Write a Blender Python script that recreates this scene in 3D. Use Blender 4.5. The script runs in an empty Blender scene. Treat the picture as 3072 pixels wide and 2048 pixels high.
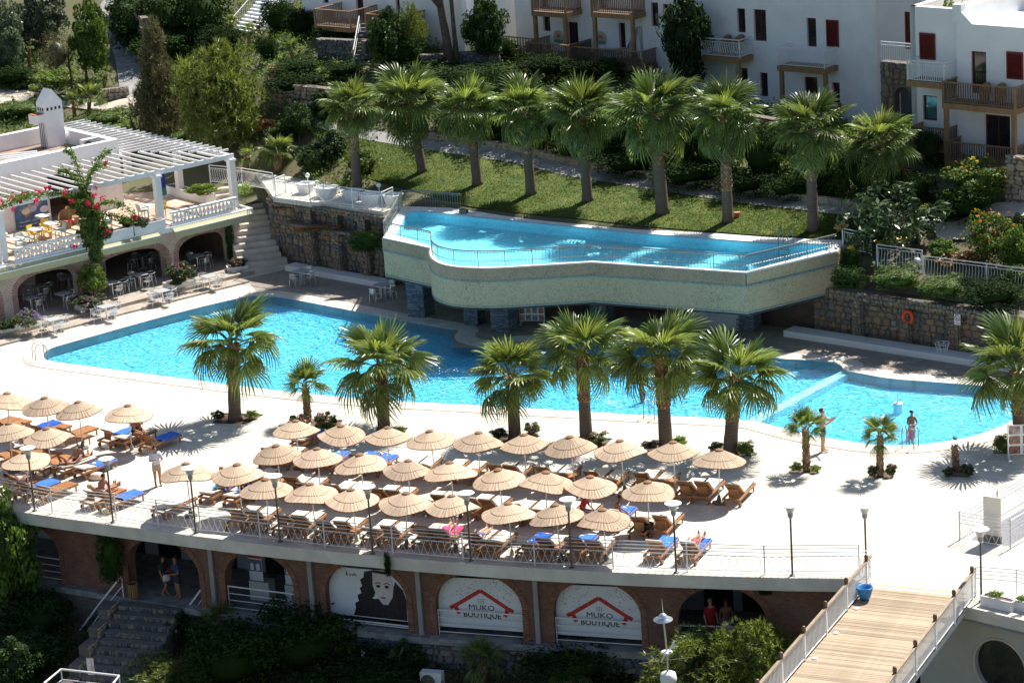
import bpy, math, random
import numpy as np
from mathutils import Vector, Matrix, Euler
from mathutils.geometry import tessellate_polygon
R = math.radians
rnd = random.Random(7)
S = bpy.context.scene
C = S.collection

# ---------------------------------------------------------------- camera, sky, sun, exposure
FPX, PITCH, ROLL, CAMH, CAMY = 8133.0, 0.28302, 0.06569, 36.0, -105.0
cd = bpy.data.cameras.new('camera'); cam = bpy.data.objects.new('camera', cd); C.objects.link(cam)
cd.sensor_width = 36.0; cd.lens = FPX / 3072 * 36.0; cd.clip_start = 1.0; cd.clip_end = 2000.0
cam.matrix_world = Matrix.Translation((0, CAMY, CAMH)) @ Euler((math.pi / 2 - PITCH, 0, 0)).to_matrix().to_4x4() @ Matrix.Rotation(-ROLL, 4, 'Z')
S.camera = cam
SUN_EL, SUN_AZ = R(53), R(43)          # azimuth from +Y towards +X
W = bpy.data.worlds.new('World'); S.world = W; W.use_nodes = True
nt = W.node_tree; sky = nt.nodes.new('ShaderNodeTexSky'); sky.sky_type = 'NISHITA'; sky.sun_disc = False
sky.sun_elevation = SUN_EL; sky.sun_rotation = SUN_AZ; sky.altitude = 20
bg = nt.nodes['Background']; bg.inputs['Strength'].default_value = 0.066
nt.links.new(sky.outputs[0], bg.inputs[0])
sl = bpy.data.lights.new('sun', 'SUN'); sl.energy = 5.0; sl.angle = R(0.5); sl.color = (1.0, 0.955, 0.88)
so = bpy.data.objects.new('sun', sl); C.objects.link(so)
sd = Vector((math.sin(SUN_AZ) * math.cos(SUN_EL), math.cos(SUN_AZ) * math.cos(SUN_EL), math.sin(SUN_EL)))
so.rotation_euler = sd.to_track_quat('Z', 'Y').to_euler(); so.location = sd * 150
vs = S.view_settings; vs.view_transform = 'Standard'; vs.look = 'None'; vs.gamma = 1.0; vs.exposure = 0.85; vs.use_curve_mapping = False
S.display_settings.display_device = 'sRGB'

# ---------------------------------------------------------------- survey helpers: picture point -> place on a level of the site
def q(r, zx, zy): return (768 * (r % 4) + zx / 3.0625, 512 * (r // 4) + zy / 3.0625)
def ray(px, py):
    dx, dy = px - 1536, py - 1024; c, s = math.cos(ROLL), math.sin(ROLL)
    u = (c * dx - s * dy) / FPX; v = (s * dx + c * dy) / FPX
    return Vector((u, math.cos(PITCH) - v * math.sin(PITCH), -math.sin(PITCH) - v * math.cos(PITCH)))
def un(px, py, z=0.0):
    d = ray(px, py); t = (z - CAMH) / d.z
    return Vector((d.x * t, d.y * t + CAMY, z))
def atd(px, py, zc):
    d = ray(px, py) * zc; return Vector((d.x, d.y + CAMY, d.z + CAMH))
def Q(r, zx, zy, z=0.0): return un(*q(r, zx, zy), z)
def pr(p):
    X, Y, Z = p[0], p[1] - CAMY, p[2] - CAMH
    zc = Y * math.cos(PITCH) - Z * math.sin(PITCH); yc = -(Y * math.sin(PITCH) + Z * math.cos(PITCH))
    u, v = FPX * X / zc, FPX * yc / zc; c, s = math.cos(ROLL), math.sin(ROLL)
    return (1536 + c * u + s * v, 1024 - s * u + c * v)
def zat(py, base):
    lo, hi = -20.0, 40.0
    for _ in range(50):
        m = (lo + hi) / 2
        if pr((base[0], base[1], m))[1] > py: lo = m
        else: hi = m
    return m
def along(B, d, px):
    lo, hi = -60.0, 60.0
    f = lambda t: pr((B[0] + d[0] * t, B[1] + d[1] * t, B[2]))[0] - px
    for _ in range(60):
        m = (lo + hi) / 2
        if f(lo) * f(m) <= 0: hi = m
        else: lo = m
    return m
def smooth(pts, n=2, closed=True):
    p = [Vector(a) for a in pts]
    for _ in range(n):
        o = []
        N = len(p)
        for i in range(N if closed else N - 1):
            a, b = p[i], p[(i + 1) % N]
            o += [a * .75 + b * .25, a * .25 + b * .75]
        if not closed: o = [p[0]] + o + [p[-1]]
        p = o
    return p

# ---------------------------------------------------------------- mesh builder
class MB:
    def __init__(s): s.v = []; s.f = []; s.mi = []
    def add(s, vs, fs, mi=0):
        o = len(s.v); s.v += [tuple(a) for a in vs]; s.f += [tuple(i + o for i in f) for f in fs]; s.mi += [mi] * len(fs); return s
    def box(s, c, d, rz=0, M=None, mi=0):
        x, y, z = d[0] / 2, d[1] / 2, d[2] / 2
        vs = [Vector((i * x, j * y, k * z)) for k in (-1, 1) for j in (-1, 1) for i in (-1, 1)]
        m = M if M is not None else Matrix.Rotation(rz, 3, 'Z')
        cc = Vector(c); vs = [m @ a + cc for a in vs]
        return s.add(vs, [(0, 2, 3, 1), (4, 5, 7, 6), (0, 1, 5, 4), (2, 6, 7, 3), (0, 4, 6, 2), (1, 3, 7, 5)], mi)
    def bar(s, a, b, w, h=None, up=(0, 0, 1), mi=0):
        a, b = Vector(a), Vector(b); h = h or w; d = b - a; L = d.length
        if L < 1e-6: return s
        d /= L; u = Vector(up)
        if abs(d.dot(u)) > .98: u = Vector((0, 1, 0))
        sx = d.cross(u).normalized(); sz = sx.cross(d)
        m = Matrix((sx, d, sz)).transposed()
        return s.box((a + b) / 2, (w, L, h), M=m, mi=mi)
    def tube(s, pts, r, n=6, mi=0, cap=True):
        pts = [Vector(p) for p in pts]; N = len(pts); rs = r if isinstance(r, (list, tuple)) else [r] * N
        vs = []; prev = None
        for i, p in enumerate(pts):
            t = (pts[min(i + 1, N - 1)] - pts[max(i - 1, 0)]).normalized()
            if prev is None: u = t.orthogonal().normalized()
            else: u = (prev - t * prev.dot(t)).normalized()
            prev = u; w = t.cross(u)
            vs += [p + (u * math.cos(2 * math.pi * k / n) + w * math.sin(2 * math.pi * k / n)) * rs[i] for k in range(n)]
        fs = [(i * n + k, i * n + (k + 1) % n, (i + 1) * n + (k + 1) % n, (i + 1) * n + k) for i in range(N - 1) for k in range(n)]
        if cap: fs += [tuple(range(n - 1, -1, -1)), tuple(range((N - 1) * n, N * n))]
        return s.add(vs, fs, mi)
    def lathe(s, prof, n=12, c=(0, 0, 0), mi=0, cap=True):
        vs = [(c[0] + r * math.cos(2 * math.pi * k / n), c[1] + r * math.sin(2 * math.pi * k / n), c[2] + z) for r, z in prof for k in range(n)]
        N = len(prof)
        fs = [(i * n + k, i * n + (k + 1) % n, (i + 1) * n + (k + 1) % n, (i + 1) * n + k) for i in range(N - 1) for k in range(n)]
        if cap: fs += [tuple(range(n - 1, -1, -1)), tuple(range((N - 1) * n, N * n))]
        return s.add(vs, fs, mi)
    def prism(s, poly, z0, z1, holes=(), mi=0, top=True, bottom=True, sides=True):
        loops = [[Vector((p[0], p[1], 0)) for p in poly]] + [[Vector((p[0], p[1], 0)) for p in h] for h in holes]
        tris = tessellate_polygon(loops); flat = [p for l in loops for p in l]
        def nrm(t): a, b, c = (flat[i] for i in t); return (b - a).cross(c - a).z
        if top: s.add([(p.x, p.y, z1) for p in flat], [t if nrm(t) > 0 else t[::-1] for t in tris], mi)
        if bottom: s.add([(p.x, p.y, z0) for p in flat], [t if nrm(t) < 0 else t[::-1] for t in tris], mi)
        if sides:
            for l in loops:
                n = len(l); s.add([(p.x, p.y, z) for z in (z0, z1) for p in l], [(i, (i + 1) % n, n + (i + 1) % n, n + i) for i in range(n)], mi)
        return s
    def build(s, name, mat, parent=None, world=False, sm=False):
        me = bpy.data.meshes.new(name); me.from_pydata(s.v, [], s.f)
        ms = mat if isinstance(mat, (list, tuple)) else [mat]
        for m in ms: me.materials.append(m)
        if len(ms) > 1: me.polygons.foreach_set('material_index', s.mi)
        if sm: me.polygons.foreach_set('use_smooth', [True] * len(s.f))
        me.update()
        return link(name, me, parent, world)
def link(name, me, parent=None, world=False):
    o = bpy.data.objects.new(name, me); C.objects.link(o)
    if parent is not None:
        o.parent = parent
        if world: o.matrix_parent_inverse = (Matrix.Translation(parent.location) @ parent.rotation_euler.to_matrix().to_4x4()).inverted()
    return o
def npmesh(name, v, f, mat, sm=False):
    me = bpy.data.meshes.new(name); v = np.asarray(v, np.float32); f = np.asarray(f, np.int32); k = f.shape[1]
    me.vertices.add(len(v)); me.vertices.foreach_set('co', v.ravel())
    me.loops.add(f.size); me.loops.foreach_set('vertex_index', f.ravel())
    me.polygons.add(len(f)); me.polygons.foreach_set('loop_start', np.arange(0, f.size, k, dtype=np.int32))
    me.polygons.foreach_set('loop_total', np.full(len(f), k, np.int32))
    me.materials.append(mat); me.update(calc_edges=True); return me
def tag(o, label, cat, group=None, kind=None):
    o['label'] = label
    if cat: o['category'] = cat
    if group: o['group'] = group
    if kind: o['kind'] = kind
    return o
def thing(name, label, cat, loc=(0, 0, 0), rz=0, group=None):
    o = bpy.data.objects.new(name, None); C.objects.link(o); o.empty_display_size = .2
    o.location = loc; o.rotation_euler = (0, 0, rz); return tag(o, label, cat, group)
def struct(o, kind='structure'): o['kind'] = kind; return o
KIDS = {}
def dup(root, loc, rz=None, label=None, group=None, sc=None, tilt=None):
    if root.name not in KIDS: KIDS[root.name] = [(c, list(c.children)) for c in root.children]
    r = root.copy(); C.objects.link(r); r.location = loc
    if rz is not None: r.rotation_euler = (tilt[0] if tilt else 0, tilt[1] if tilt else 0, rz)
    if sc: r.scale = (sc, sc, sc) if isinstance(sc, (int, float)) else sc
    if label: r['label'] = label
    if group: r['group'] = group
    for c, gs in KIDS[root.name]:
        k = c.copy(); C.objects.link(k); k.parent = r
        for g in gs:
            h = g.copy(); C.objects.link(h); h.parent = k
    return r

# ---------------------------------------------------------------- materials
MATS = {}
def nodes(name):
    m = bpy.data.materials.new(name); m.use_nodes = True; t = m.node_tree; t.nodes.clear()
    out = t.nodes.new('ShaderNodeOutputMaterial'); return m, t, out
def N(t, typ, **kw):
    n = t.nodes.new(typ)
    for k, v in kw.items():
        if k.startswith('i_'): n.inputs[k[2:].replace('_', ' ')].default_value = v
        else: setattr(n, k, v)
    return n
def ramp(t, stops, interp='LINEAR'):
    r = t.nodes.new('ShaderNodeValToRGB'); r.color_ramp.interpolation = interp; e = r.color_ramp.elements
    while len(e) < len(stops): e.new(0.5)
    for i, (p, c) in enumerate(stops): e[i].position = p; e[i].color = (*c, 1)
    return r
def c3(c, k): return tuple(min(1, x * k) for x in c)
def mat(name, col, rough=.65, var=.14, vs=2.0, bump=0., bs=25., rv=0., metal=0., spec=.4, col2=None, sub=None, stretch=None):
    m, t, out = nodes(name); b = N(t, 'ShaderNodeBsdfPrincipled'); b.inputs['Roughness'].default_value = rough
    b.inputs['Metallic'].default_value = metal; b.inputs['Specular IOR Level'].default_value = spec
    tc = N(t, 'ShaderNodeTexCoord'); co = tc.outputs['Object']
    if stretch:
        mp = N(t, 'ShaderNodeMapping'); mp.inputs['Scale'].default_value = stretch; t.links.new(co, mp.inputs[0]); co = mp.outputs[0]
    n = N(t, 'ShaderNodeTexNoise', i_Scale=vs, i_Detail=5.0, i_Roughness=.62); t.links.new(co, n.inputs['Vector'])
    r = ramp(t, [(.3, c3(col, 1 - var)), (.7, col2 or c3(col, 1 + var))]); t.links.new(n.outputs['Fac'], r.inputs[0]); c = r.outputs[0]
    if rv:
        oi = N(t, 'ShaderNodeObjectInfo'); mr = N(t, 'ShaderNodeMapRange'); mr.inputs[3].default_value = 1 - rv; mr.inputs[4].default_value = 1 + rv
        t.links.new(oi.outputs['Random'], mr.inputs[0]); h = N(t, 'ShaderNodeHueSaturation'); t.links.new(c, h.inputs['Color']); t.links.new(mr.outputs[0], h.inputs['Value']); c = h.outputs[0]
    t.links.new(c, b.inputs['Base Color'])
    if bump:
        n2 = N(t, 'ShaderNodeTexNoise', i_Scale=bs, i_Detail=4.0); t.links.new(co, n2.inputs['Vector'])
        bp = N(t, 'ShaderNodeBump'); bp.inputs['Strength'].default_value = bump; bp.inputs['Distance'].default_value = .03; t.links.new(n2.outputs['Fac'], bp.inputs['Height']); t.links.new(bp.outputs[0], b.inputs['Normal'])
    t.links.new(b.outputs[0], out.inputs[0]); MATS[name] = m; return m
def stone_mat(name, stops, rough=.85):
    m, t, out = nodes(name); b = N(t, 'ShaderNodeBsdfPrincipled'); b.inputs['Roughness'].default_value = rough; b.inputs['Specular IOR Level'].default_value = .25
    oi = N(t, 'ShaderNodeObjectInfo'); ge = N(t, 'ShaderNodeNewGeometry'); ad = N(t, 'ShaderNodeMath', operation='ADD'); fr = N(t, 'ShaderNodeMath', operation='FRACT')
    t.links.new(oi.outputs['Random'], ad.inputs[0]); t.links.new(ge.outputs['Random Per Island'], ad.inputs[1]); t.links.new(ad.outputs[0], fr.inputs[0])
    r = ramp(t, stops); t.links.new(fr.outputs[0], r.inputs[0])
    tc = N(t, 'ShaderNodeTexCoord'); n = N(t, 'ShaderNodeTexNoise', i_Scale=7.0, i_Detail=6.0, i_Roughness=.7); t.links.new(tc.outputs['Object'], n.inputs['Vector'])
    mr = N(t, 'ShaderNodeMapRange'); mr.inputs[1].default_value = .3; mr.inputs[2].default_value = .7; mr.inputs[3].default_value = .6; mr.inputs[4].default_value = 1.35
    t.links.new(n.outputs['Fac'], mr.inputs[0]); h = N(t, 'ShaderNodeHueSaturation'); t.links.new(r.outputs[0], h.inputs['Color']); t.links.new(mr.outputs[0], h.inputs['Value'])
    t.links.new(h.outputs[0], b.inputs['Base Color'])
    bp = N(t, 'ShaderNodeBump'); bp.inputs['Strength'].default_value = .6; bp.inputs['Distance'].default_value = .03; t.links.new(n.outputs['Fac'], bp.inputs['Height']); t.links.new(bp.outputs[0], b.inputs['Normal'])
    t.links.new(b.outputs[0], out.inputs[0]); MATS[name] = m; return m
def brick_mat(name, c1, c2, mortar, bw=.22, rh=.075, ms=.012, swap=True, var=.5, rough=.85):
    m, t, out = nodes(name); b = N(t, 'ShaderNodeBsdfPrincipled'); b.inputs['Roughness'].default_value = rough; b.inputs['Specular IOR Level'].default_value = .2
    tc = N(t, 'ShaderNodeTexCoord'); co = tc.outputs['Object']
    if swap:
        sp = N(t, 'ShaderNodeSeparateXYZ'); cb = N(t, 'ShaderNodeCombineXYZ'); t.links.new(co, sp.inputs[0]); t.links.new(sp.outputs[0], cb.inputs[0]); t.links.new(sp.outputs[2], cb.inputs[1]); co = cb.outputs[0]
    k = N(t, 'ShaderNodeTexBrick'); t.links.new(co, k.inputs['Vector']); k.inputs['Color1'].default_value = (*c1, 1); k.inputs['Color2'].default_value = (*c2, 1); k.inputs['Mortar'].default_value = (*mortar, 1)
    k.inputs['Scale'].default_value = 1.0; k.inputs['Brick Width'].default_value = bw; k.inputs['Row Height'].default_value = rh; k.inputs['Mortar Size'].default_value = ms
    n = N(t, 'ShaderNodeTexNoise', i_Scale=1.3, i_Detail=6.0, i_Roughness=.7); t.links.new(tc.outputs['Object'], n.inputs['Vector'])
    mr = N(t, 'ShaderNodeMapRange'); mr.inputs[1].default_value = .3; mr.inputs[2].default_value = .7; mr.inputs[3].default_value = 1 - var / 2; mr.inputs[4].default_value = 1 + var / 2
    t.links.new(n.outputs['Fac'], mr.inputs[0]); h = N(t, 'ShaderNodeHueSaturation'); t.links.new(k.outputs['Color'], h.inputs['Color']); t.links.new(mr.outputs[0], h.inputs['Value'])
    t.links.new(h.outputs[0], b.inputs['Base Color'])
    bp = N(t, 'ShaderNodeBump'); bp.inputs['Strength'].default_value = .5; bp.inputs['Distance'].default_value = .01; bp.invert = True; t.links.new(k.outputs['Fac'], bp.inputs['Height']); t.links.new(bp.outputs[0], b.inputs['Normal'])
    t.links.new(b.outputs[0], out.inputs[0]); MATS[name] = m; return m
def leaf_mat(name, a, b_, trans=.35, rough=.42, spec=.5, rv=.25):
    m, t, out = nodes(name); p = N(t, 'ShaderNodeBsdfPrincipled'); p.inputs['Roughness'].default_value = rough; p.inputs['Specular IOR Level'].default_value = spec
    ge = N(t, 'ShaderNodeNewGeometry'); oi = N(t, 'ShaderNodeObjectInfo'); tc = N(t, 'ShaderNodeTexCoord')
    n = N(t, 'ShaderNodeTexNoise', i_Scale=1.2, i_Detail=3.0); t.links.new(tc.outputs['Object'], n.inputs['Vector'])
    ad = N(t, 'ShaderNodeMath', operation='ADD'); t.links.new(ge.outputs['Random Per Island'], ad.inputs[0]); t.links.new(n.outputs['Fac'], ad.inputs[1])
    ha = N(t, 'ShaderNodeMath', operation='MULTIPLY'); ha.inputs[1].default_value = .5; t.links.new(ad.outputs[0], ha.inputs[0])
    r = ramp(t, [(.2, a), (.8, b_)]); t.links.new(ha.outputs[0], r.inputs[0])
    mr = N(t, 'ShaderNodeMapRange'); mr.inputs[3].default_value = 1 - rv; mr.inputs[4].default_value = 1 + rv; t.links.new(oi.outputs['Random'], mr.inputs[0])
    h = N(t, 'ShaderNodeHueSaturation'); t.links.new(r.outputs[0], h.inputs['Color']); t.links.new(mr.outputs[0], h.inputs['Value']); t.links.new(h.outputs[0], p.inputs['Base Color'])
    tr = N(t, 'ShaderNodeBsdfTranslucent'); h2 = N(t, 'ShaderNodeHueSaturation'); h2.inputs['Saturation'].default_value = 1.15; h2.inputs['Hue'].default_value = .485; h2.inputs['Value'].default_value = 1.5
    t.links.new(h.outputs[0], h2.inputs['Color']); t.links.new(h2.outputs[0], tr.inputs[0])
    mx = N(t, 'ShaderNodeMixShader'); mx.inputs[0].default_value = trans; t.links.new(p.outputs[0], mx.inputs[1]); t.links.new(tr.outputs[0], mx.inputs[2]); t.links.new(mx.outputs[0], out.inputs[0]); MATS[name] = m; return m
def water_mat(name, tint, bump=.5, sc=2.2):
    m, t, out = nodes(name); tr = N(t, 'ShaderNodeBsdfTransparent'); tr.inputs[0].default_value = (*tint, 1)
    gl = N(t, 'ShaderNodeBsdfGlossy'); gl.inputs['Roughness'].default_value = .09; gl.inputs[0].default_value = (1, 1, 1, 1)
    tc = N(t, 'ShaderNodeTexCoord'); a = N(t, 'ShaderNodeTexNoise', i_Scale=sc, i_Detail=3.0, i_Distortion=1.2); b = N(t, 'ShaderNodeTexNoise', i_Scale=sc * 4, i_Detail=2.0)
    t.links.new(tc.outputs['Object'], a.inputs['Vector']); t.links.new(tc.outputs['Object'], b.inputs['Vector'])
    ad = N(t, 'ShaderNodeMath', operation='MULTIPLY_ADD'); ad.inputs[1].default_value = .35; t.links.new(b.outputs['Fac'], ad.inputs[0]); t.links.new(a.outputs['Fac'], ad.inputs[2])
    bp = N(t, 'ShaderNodeBump'); bp.inputs['Strength'].default_value = bump; bp.inputs['Distance'].default_value = .25; t.links.new(ad.outputs[0], bp.inputs['Height']); t.links.new(bp.outputs[0], gl.inputs['Normal'])
    fr = N(t, 'ShaderNodeFresnel'); fr.inputs[0].default_value = 1.33; t.links.new(bp.outputs[0], fr.inputs['Normal'])
    mx = N(t, 'ShaderNodeMixShader'); t.links.new(fr.outputs[0], mx.inputs[0]); t.links.new(tr.outputs[0], mx.inputs[1]); t.links.new(gl.outputs[0], mx.inputs[2]); t.links.new(mx.outputs[0], out.inputs[0]); MATS[name] = m; return m
def glass_mat(name, col):
    return mat(name, col, rough=.06, var=.3, vs=1.5, spec=.8)
def cell_mat(name, size, stops, rough=.5, spec=.4, lo=.75, hi=1.25):
    # small mosaic: one colour for each cell of a fine lattice
    m, t, out = nodes(name); b = N(t, 'ShaderNodeBsdfPrincipled'); b.inputs['Roughness'].default_value = rough; b.inputs['Specular IOR Level'].default_value = spec
    tc = N(t, 'ShaderNodeTexCoord'); sn = N(t, 'ShaderNodeVectorMath', operation='SNAP'); sn.inputs[1].default_value = (size, size, size); t.links.new(tc.outputs['Object'], sn.inputs[0])
    w = N(t, 'ShaderNodeTexWhiteNoise'); t.links.new(sn.outputs[0], w.inputs['Vector']); n = N(t, 'ShaderNodeTexNoise', i_Scale=.8, i_Detail=4.0); t.links.new(tc.outputs['Object'], n.inputs['Vector'])
    r = ramp(t, stops); ad = N(t, 'ShaderNodeMath', operation='MULTIPLY_ADD'); ad.inputs[1].default_value = .55; t.links.new(w.outputs['Value'], ad.inputs[0]); mu = N(t, 'ShaderNodeMath', operation='MULTIPLY'); mu.inputs[1].default_value = .5; t.links.new(n.outputs['Fac'], mu.inputs[0]); t.links.new(mu.outputs[0], ad.inputs[2]); t.links.new(ad.outputs[0], r.inputs[0])
    t.links.new(r.outputs[0], b.inputs['Base Color']); t.links.new(b.outputs[0], out.inputs[0]); MATS[name] = m; return m

def deck_mat():
    m, t, out = nodes('travertine'); b = N(t, 'ShaderNodeBsdfPrincipled'); b.inputs['Roughness'].default_value = .6; b.inputs['Specular IOR Level'].default_value = .3
    tc = N(t, 'ShaderNodeTexCoord'); mp = N(t, 'ShaderNodeMapping'); mp.inputs['Rotation'].default_value = (0, 0, R(29)); t.links.new(tc.outputs['Object'], mp.inputs[0])
    k = N(t, 'ShaderNodeTexBrick'); t.links.new(mp.outputs[0], k.inputs['Vector']); k.inputs['Color1'].default_value = (.70, .655, .57, 1); k.inputs['Color2'].default_value = (.62, .575, .49, 1); k.inputs['Mortar'].default_value = (.45, .42, .37, 1)
    k.inputs['Scale'].default_value = 1.0; k.inputs['Brick Width'].default_value = .6; k.inputs['Row Height'].default_value = .3; k.inputs['Mortar Size'].default_value = .006
    n = N(t, 'ShaderNodeTexNoise', i_Scale=.6, i_Detail=7.0, i_Roughness=.7); t.links.new(mp.outputs[0], n.inputs['Vector'])
    mr = N(t, 'ShaderNodeMapRange'); mr.inputs[1].default_value = .3; mr.inputs[2].default_value = .7; mr.inputs[3].default_value = .68; mr.inputs[4].default_value = 1.08; t.links.new(n.outputs['Fac'], mr.inputs[0])
    h = N(t, 'ShaderNodeHueSaturation'); t.links.new(k.outputs['Color'], h.inputs['Color']); t.links.new(mr.outputs[0], h.inputs['Value']); t.links.new(h.outputs[0], b.inputs['Base Color'])
    t.links.new(b.outputs[0], out.inputs[0]); MATS['travertine'] = m; return m
deck_m = deck_mat()
white = mat('white_paint', (.78, .78, .77), .55, .05, 1.2, bump=.05)
plaster = mat('white_plaster', (.86, .86, .86), .8, .07, .7, bump=.15, bs=18)
wmetal = mat('white_metal', (.8, .8, .8), .35, .05, 4)
steel = mat('stainless_steel', (.24, .245, .23), .4, .1, 6, metal=.3)
alu = mat('aluminium', (.75, .76, .78), .3, .08, 6, metal=.85)
concrete = mat('concrete', (.68, .64, .57), .85, .18, .8, bump=.2)
pale_stone = mat('pale_stone', (.56, .5, .42), .75, .2, 1.4, bump=.15, rv=.1)
paving = cell_mat('grey_paving', .35, [(.2, (.2, .2, .2)), (.8, (.36, .35, .33))], .85, .2)
mortar = mat('mortar', (.16, .14, .12), .95, .3, 6, bump=.4)
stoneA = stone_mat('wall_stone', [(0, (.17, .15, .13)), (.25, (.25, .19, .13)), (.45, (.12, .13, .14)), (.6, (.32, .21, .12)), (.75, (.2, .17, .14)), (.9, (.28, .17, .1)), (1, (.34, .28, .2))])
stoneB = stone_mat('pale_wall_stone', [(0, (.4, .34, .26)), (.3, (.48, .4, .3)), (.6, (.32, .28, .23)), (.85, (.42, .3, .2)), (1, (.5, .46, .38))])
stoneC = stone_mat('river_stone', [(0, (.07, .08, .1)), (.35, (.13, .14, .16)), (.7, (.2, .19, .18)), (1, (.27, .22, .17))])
slate = stone_mat('blue_slate', [(0, (.06, .08, .12)), (.4, (.1, .13, .18)), (.7, (.14, .17, .2)), (1, (.2, .22, .24))], .6)
brick = brick_mat('red_brick', (.19, .09, .065), (.26, .125, .09), (.16, .12, .1))
brick2 = brick_mat('pink_brick', (.4, .27, .22), (.47, .34, .28), (.64, .59, .52), .2, .07, .018)
brickring = stone_mat('brick_ring', [(0, (.24, .12, .08)), (.5, (.3, .15, .1)), (1, (.2, .1, .07))])
brickring2 = stone_mat('pink_brick_ring', [(0, (.36, .24, .2)), (.5, (.42, .29, .24)), (1, (.32, .2, .17))])
teak = mat('teak', (.36, .165, .065), .5, .3, 3, rv=.22, stretch=(12, 1.5, 1.5), spec=.35)
pine_wood = mat('stained_wood', (.31, .18, .085), .6, .3, 2, rv=.12, stretch=(4, 4, .6))
dark_wood = mat('weathered_wood', (.2, .135, .09), .7, .3, 2, rv=.12)
deckwood = mat('bridge_plank', (.35, .265, .18), .75, .3, 2.5, rv=.25, stretch=(1, 8, 8))
cream = mat('cream_canvas', (.72, .66, .55), .85, .08, 3)
bluecloth = mat('blue_towel', (.04, .16, .62), .9, .2, 8, bump=.3, rv=.15)
redwood = mat('dark_red_wood', (.16, .02, .018), .45, .2, 5)
soil = mat('soil', (.13, .09, .06), .95, .4, 4, bump=.5)
earth = mat('dry_earth', (.2, .15, .1), .95, .45, .5, bump=.4, col2=(.1, .12, .045))
grass_m = mat('lawn_grass', (.045, .1, .012), .95, .3, 1.1, bump=1.0, bs=22, col2=(.12, .14, .03))
tilepool = cell_mat('pool_mosaic', .12, [(.15, (.12, .6, .9)), (.5, (.2, .7, .93)), (.85, (.4, .85, .96))], .35)
tilewall = cell_mat('pool_wall_mosaic', .12, [(.2, (.05, .42, .82)), (.8, (.12, .54, .88))], .35)
tilepale = cell_mat('pale_pool_mosaic', .12, [(.2, (.6, .78, .84)), (.8, (.8, .9, .92))], .35)
tileup = cell_mat('upper_pool_mosaic', .1, [(.2, (.28, .72, .88)), (.8, (.46, .84, .93))], .35)
facade_tile = cell_mat('green_stone_mosaic', .05, [(.15, (.24, .17, .09)), (.4, (.45, .35, .21)), (.6, (.5, .4, .26)), (.85, (.5, .33, .18))], .6)
facade_tile2 = cell_mat('brown_stone_mosaic', .055, [(.15, (.2, .14, .085)), (.5, (.36, .26, .165)), (.85, (.42, .29, .18))], .6)
trim_green = cell_mat('green_relief_tile', .07, [(.2, (.16, .2, .17)), (.8, (.3, .34, .3))], .5)
water_m = water_mat('pool_water', (.74, .955, .995), .75)
water2_m = water_mat('upper_pool_water', (.74, .95, .99), .25, 1.6)
black = mat('black_metal', (.02, .02, .02), .5, .1, 4)
darkpole = mat('bronze_pole', (.13, .115, .1), .45, .15, 5)
terracotta = mat('terracotta', (.45, .16, .07), .8, .2, 5)
dark_glass = glass_mat('dark_glass', (.02, .025, .03))
teal_glass = glass_mat('teal_glass', (.06, .14, .15))
curtain = mat('curtain', (.26, .27, .28), .9, .3, 3, stretch=(9, 9, .4))
# ---------------------------------------------------------------- ground and hillside
CP = [(-60, 45, 3), (-45, 42, 3), (-33, 40, 3), (-25, 38, 3), (-16, 42, 3.1), (-12, 39, 3.4), (-9, 36, 3.7), (-5, 32, 3.95), (0, 28, 4.05), (7, 23, 4.05), (13, 20, 4.05), (16, 19, 4.0),
      (2, 33, 4.7), (8, 29, 4.8), (15, 25, 4.8), (-4, 38, 4.8), (8, 33, 5.6), (8, 38, 8.6), (0, 45, 10), (15, 32, 7.4), (20, 24, 5.2), (25, 20, 6.6), (23, 14, 3.2), (30, 8, 2.6), (36, 14, 5), (40, 4, 2.4), (18, 15, 3.3),
      (-8, 44, 10.4), (-13, 50, 7.0), (-18, 52, 5.0), (-26, 55, 4.2), (-33, 60, 5.0), (-20, 68, 7.0), (-20, 85, 12), (-40, 80, 9), (0, 75, 15), (30, 40, 10), (30, 70, 16), (60, 20, 8), (60, 60, 16), (-60, 80, 9), (0, 140, 36), (-80, 140, 28), (80, 140, 36)]
def plane_at(P0, ang, r, x, y, d=0.):
    u = Vector((math.cos(R(ang)), math.sin(R(ang)), 0)); n = Vector((u.y, -u.x, 0)); dr = ray(*q(r, x, y)); c = Vector((0, CAMY, CAMH)); return c + dr * ((P0 + n * d - c).dot(n) / dr.dot(n))
MP = atd(*q(2, 525, 540), 158); RP0 = atd(*q(3, 1700, 900), 133); CP0 = atd(*q(1, 900, 250), 162)
for P_, an_, r_, x_, y_ in ((MP, -40, 2, 150, 540), (MP, -40, 2, 525, 560), (MP, -40, 2, 1145, 615), (MP, -40, 2, 1700, 850), (MP, -40, 2, 2200, 960), (MP, -40, 3, 300, 1060), (MP, -40, 3, 700, 1180), (RP0, -42, 3, 1400, 1330), (RP0, -42, 3, 1700, 1500), (RP0, -42, 3, 2260, 1560), (CP0, -40, 1, 560, 330), (CP0, -40, 1, 1000, 330), (CP0, -40, 1, 1500, 420)):
    for d_ in (.6, -5.0):
        a_ = plane_at(P_, an_, r_, x_, y_, .6); u_ = Vector((math.sin(R(an_)), -math.cos(R(an_)), 0)); a_ = a_ + u_ * (d_ - .6); CP.append((a_.x, a_.y, a_.z))
CP = [c for c in CP if tuple(c) not in [(8, 38, 8.6), (8, 33, 5.6), (15, 32, 7.4), (25, 20, 6.6), (0, 45, 10), (-8, 44, 10.4), (30, 40, 10), (20, 24, 5.2)]]
_c = np.array(CP); _n = len(_c)
def _phi(r): return np.where(r > 1e-9, r * r * np.log(np.maximum(r, 1e-9)), 0)
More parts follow.
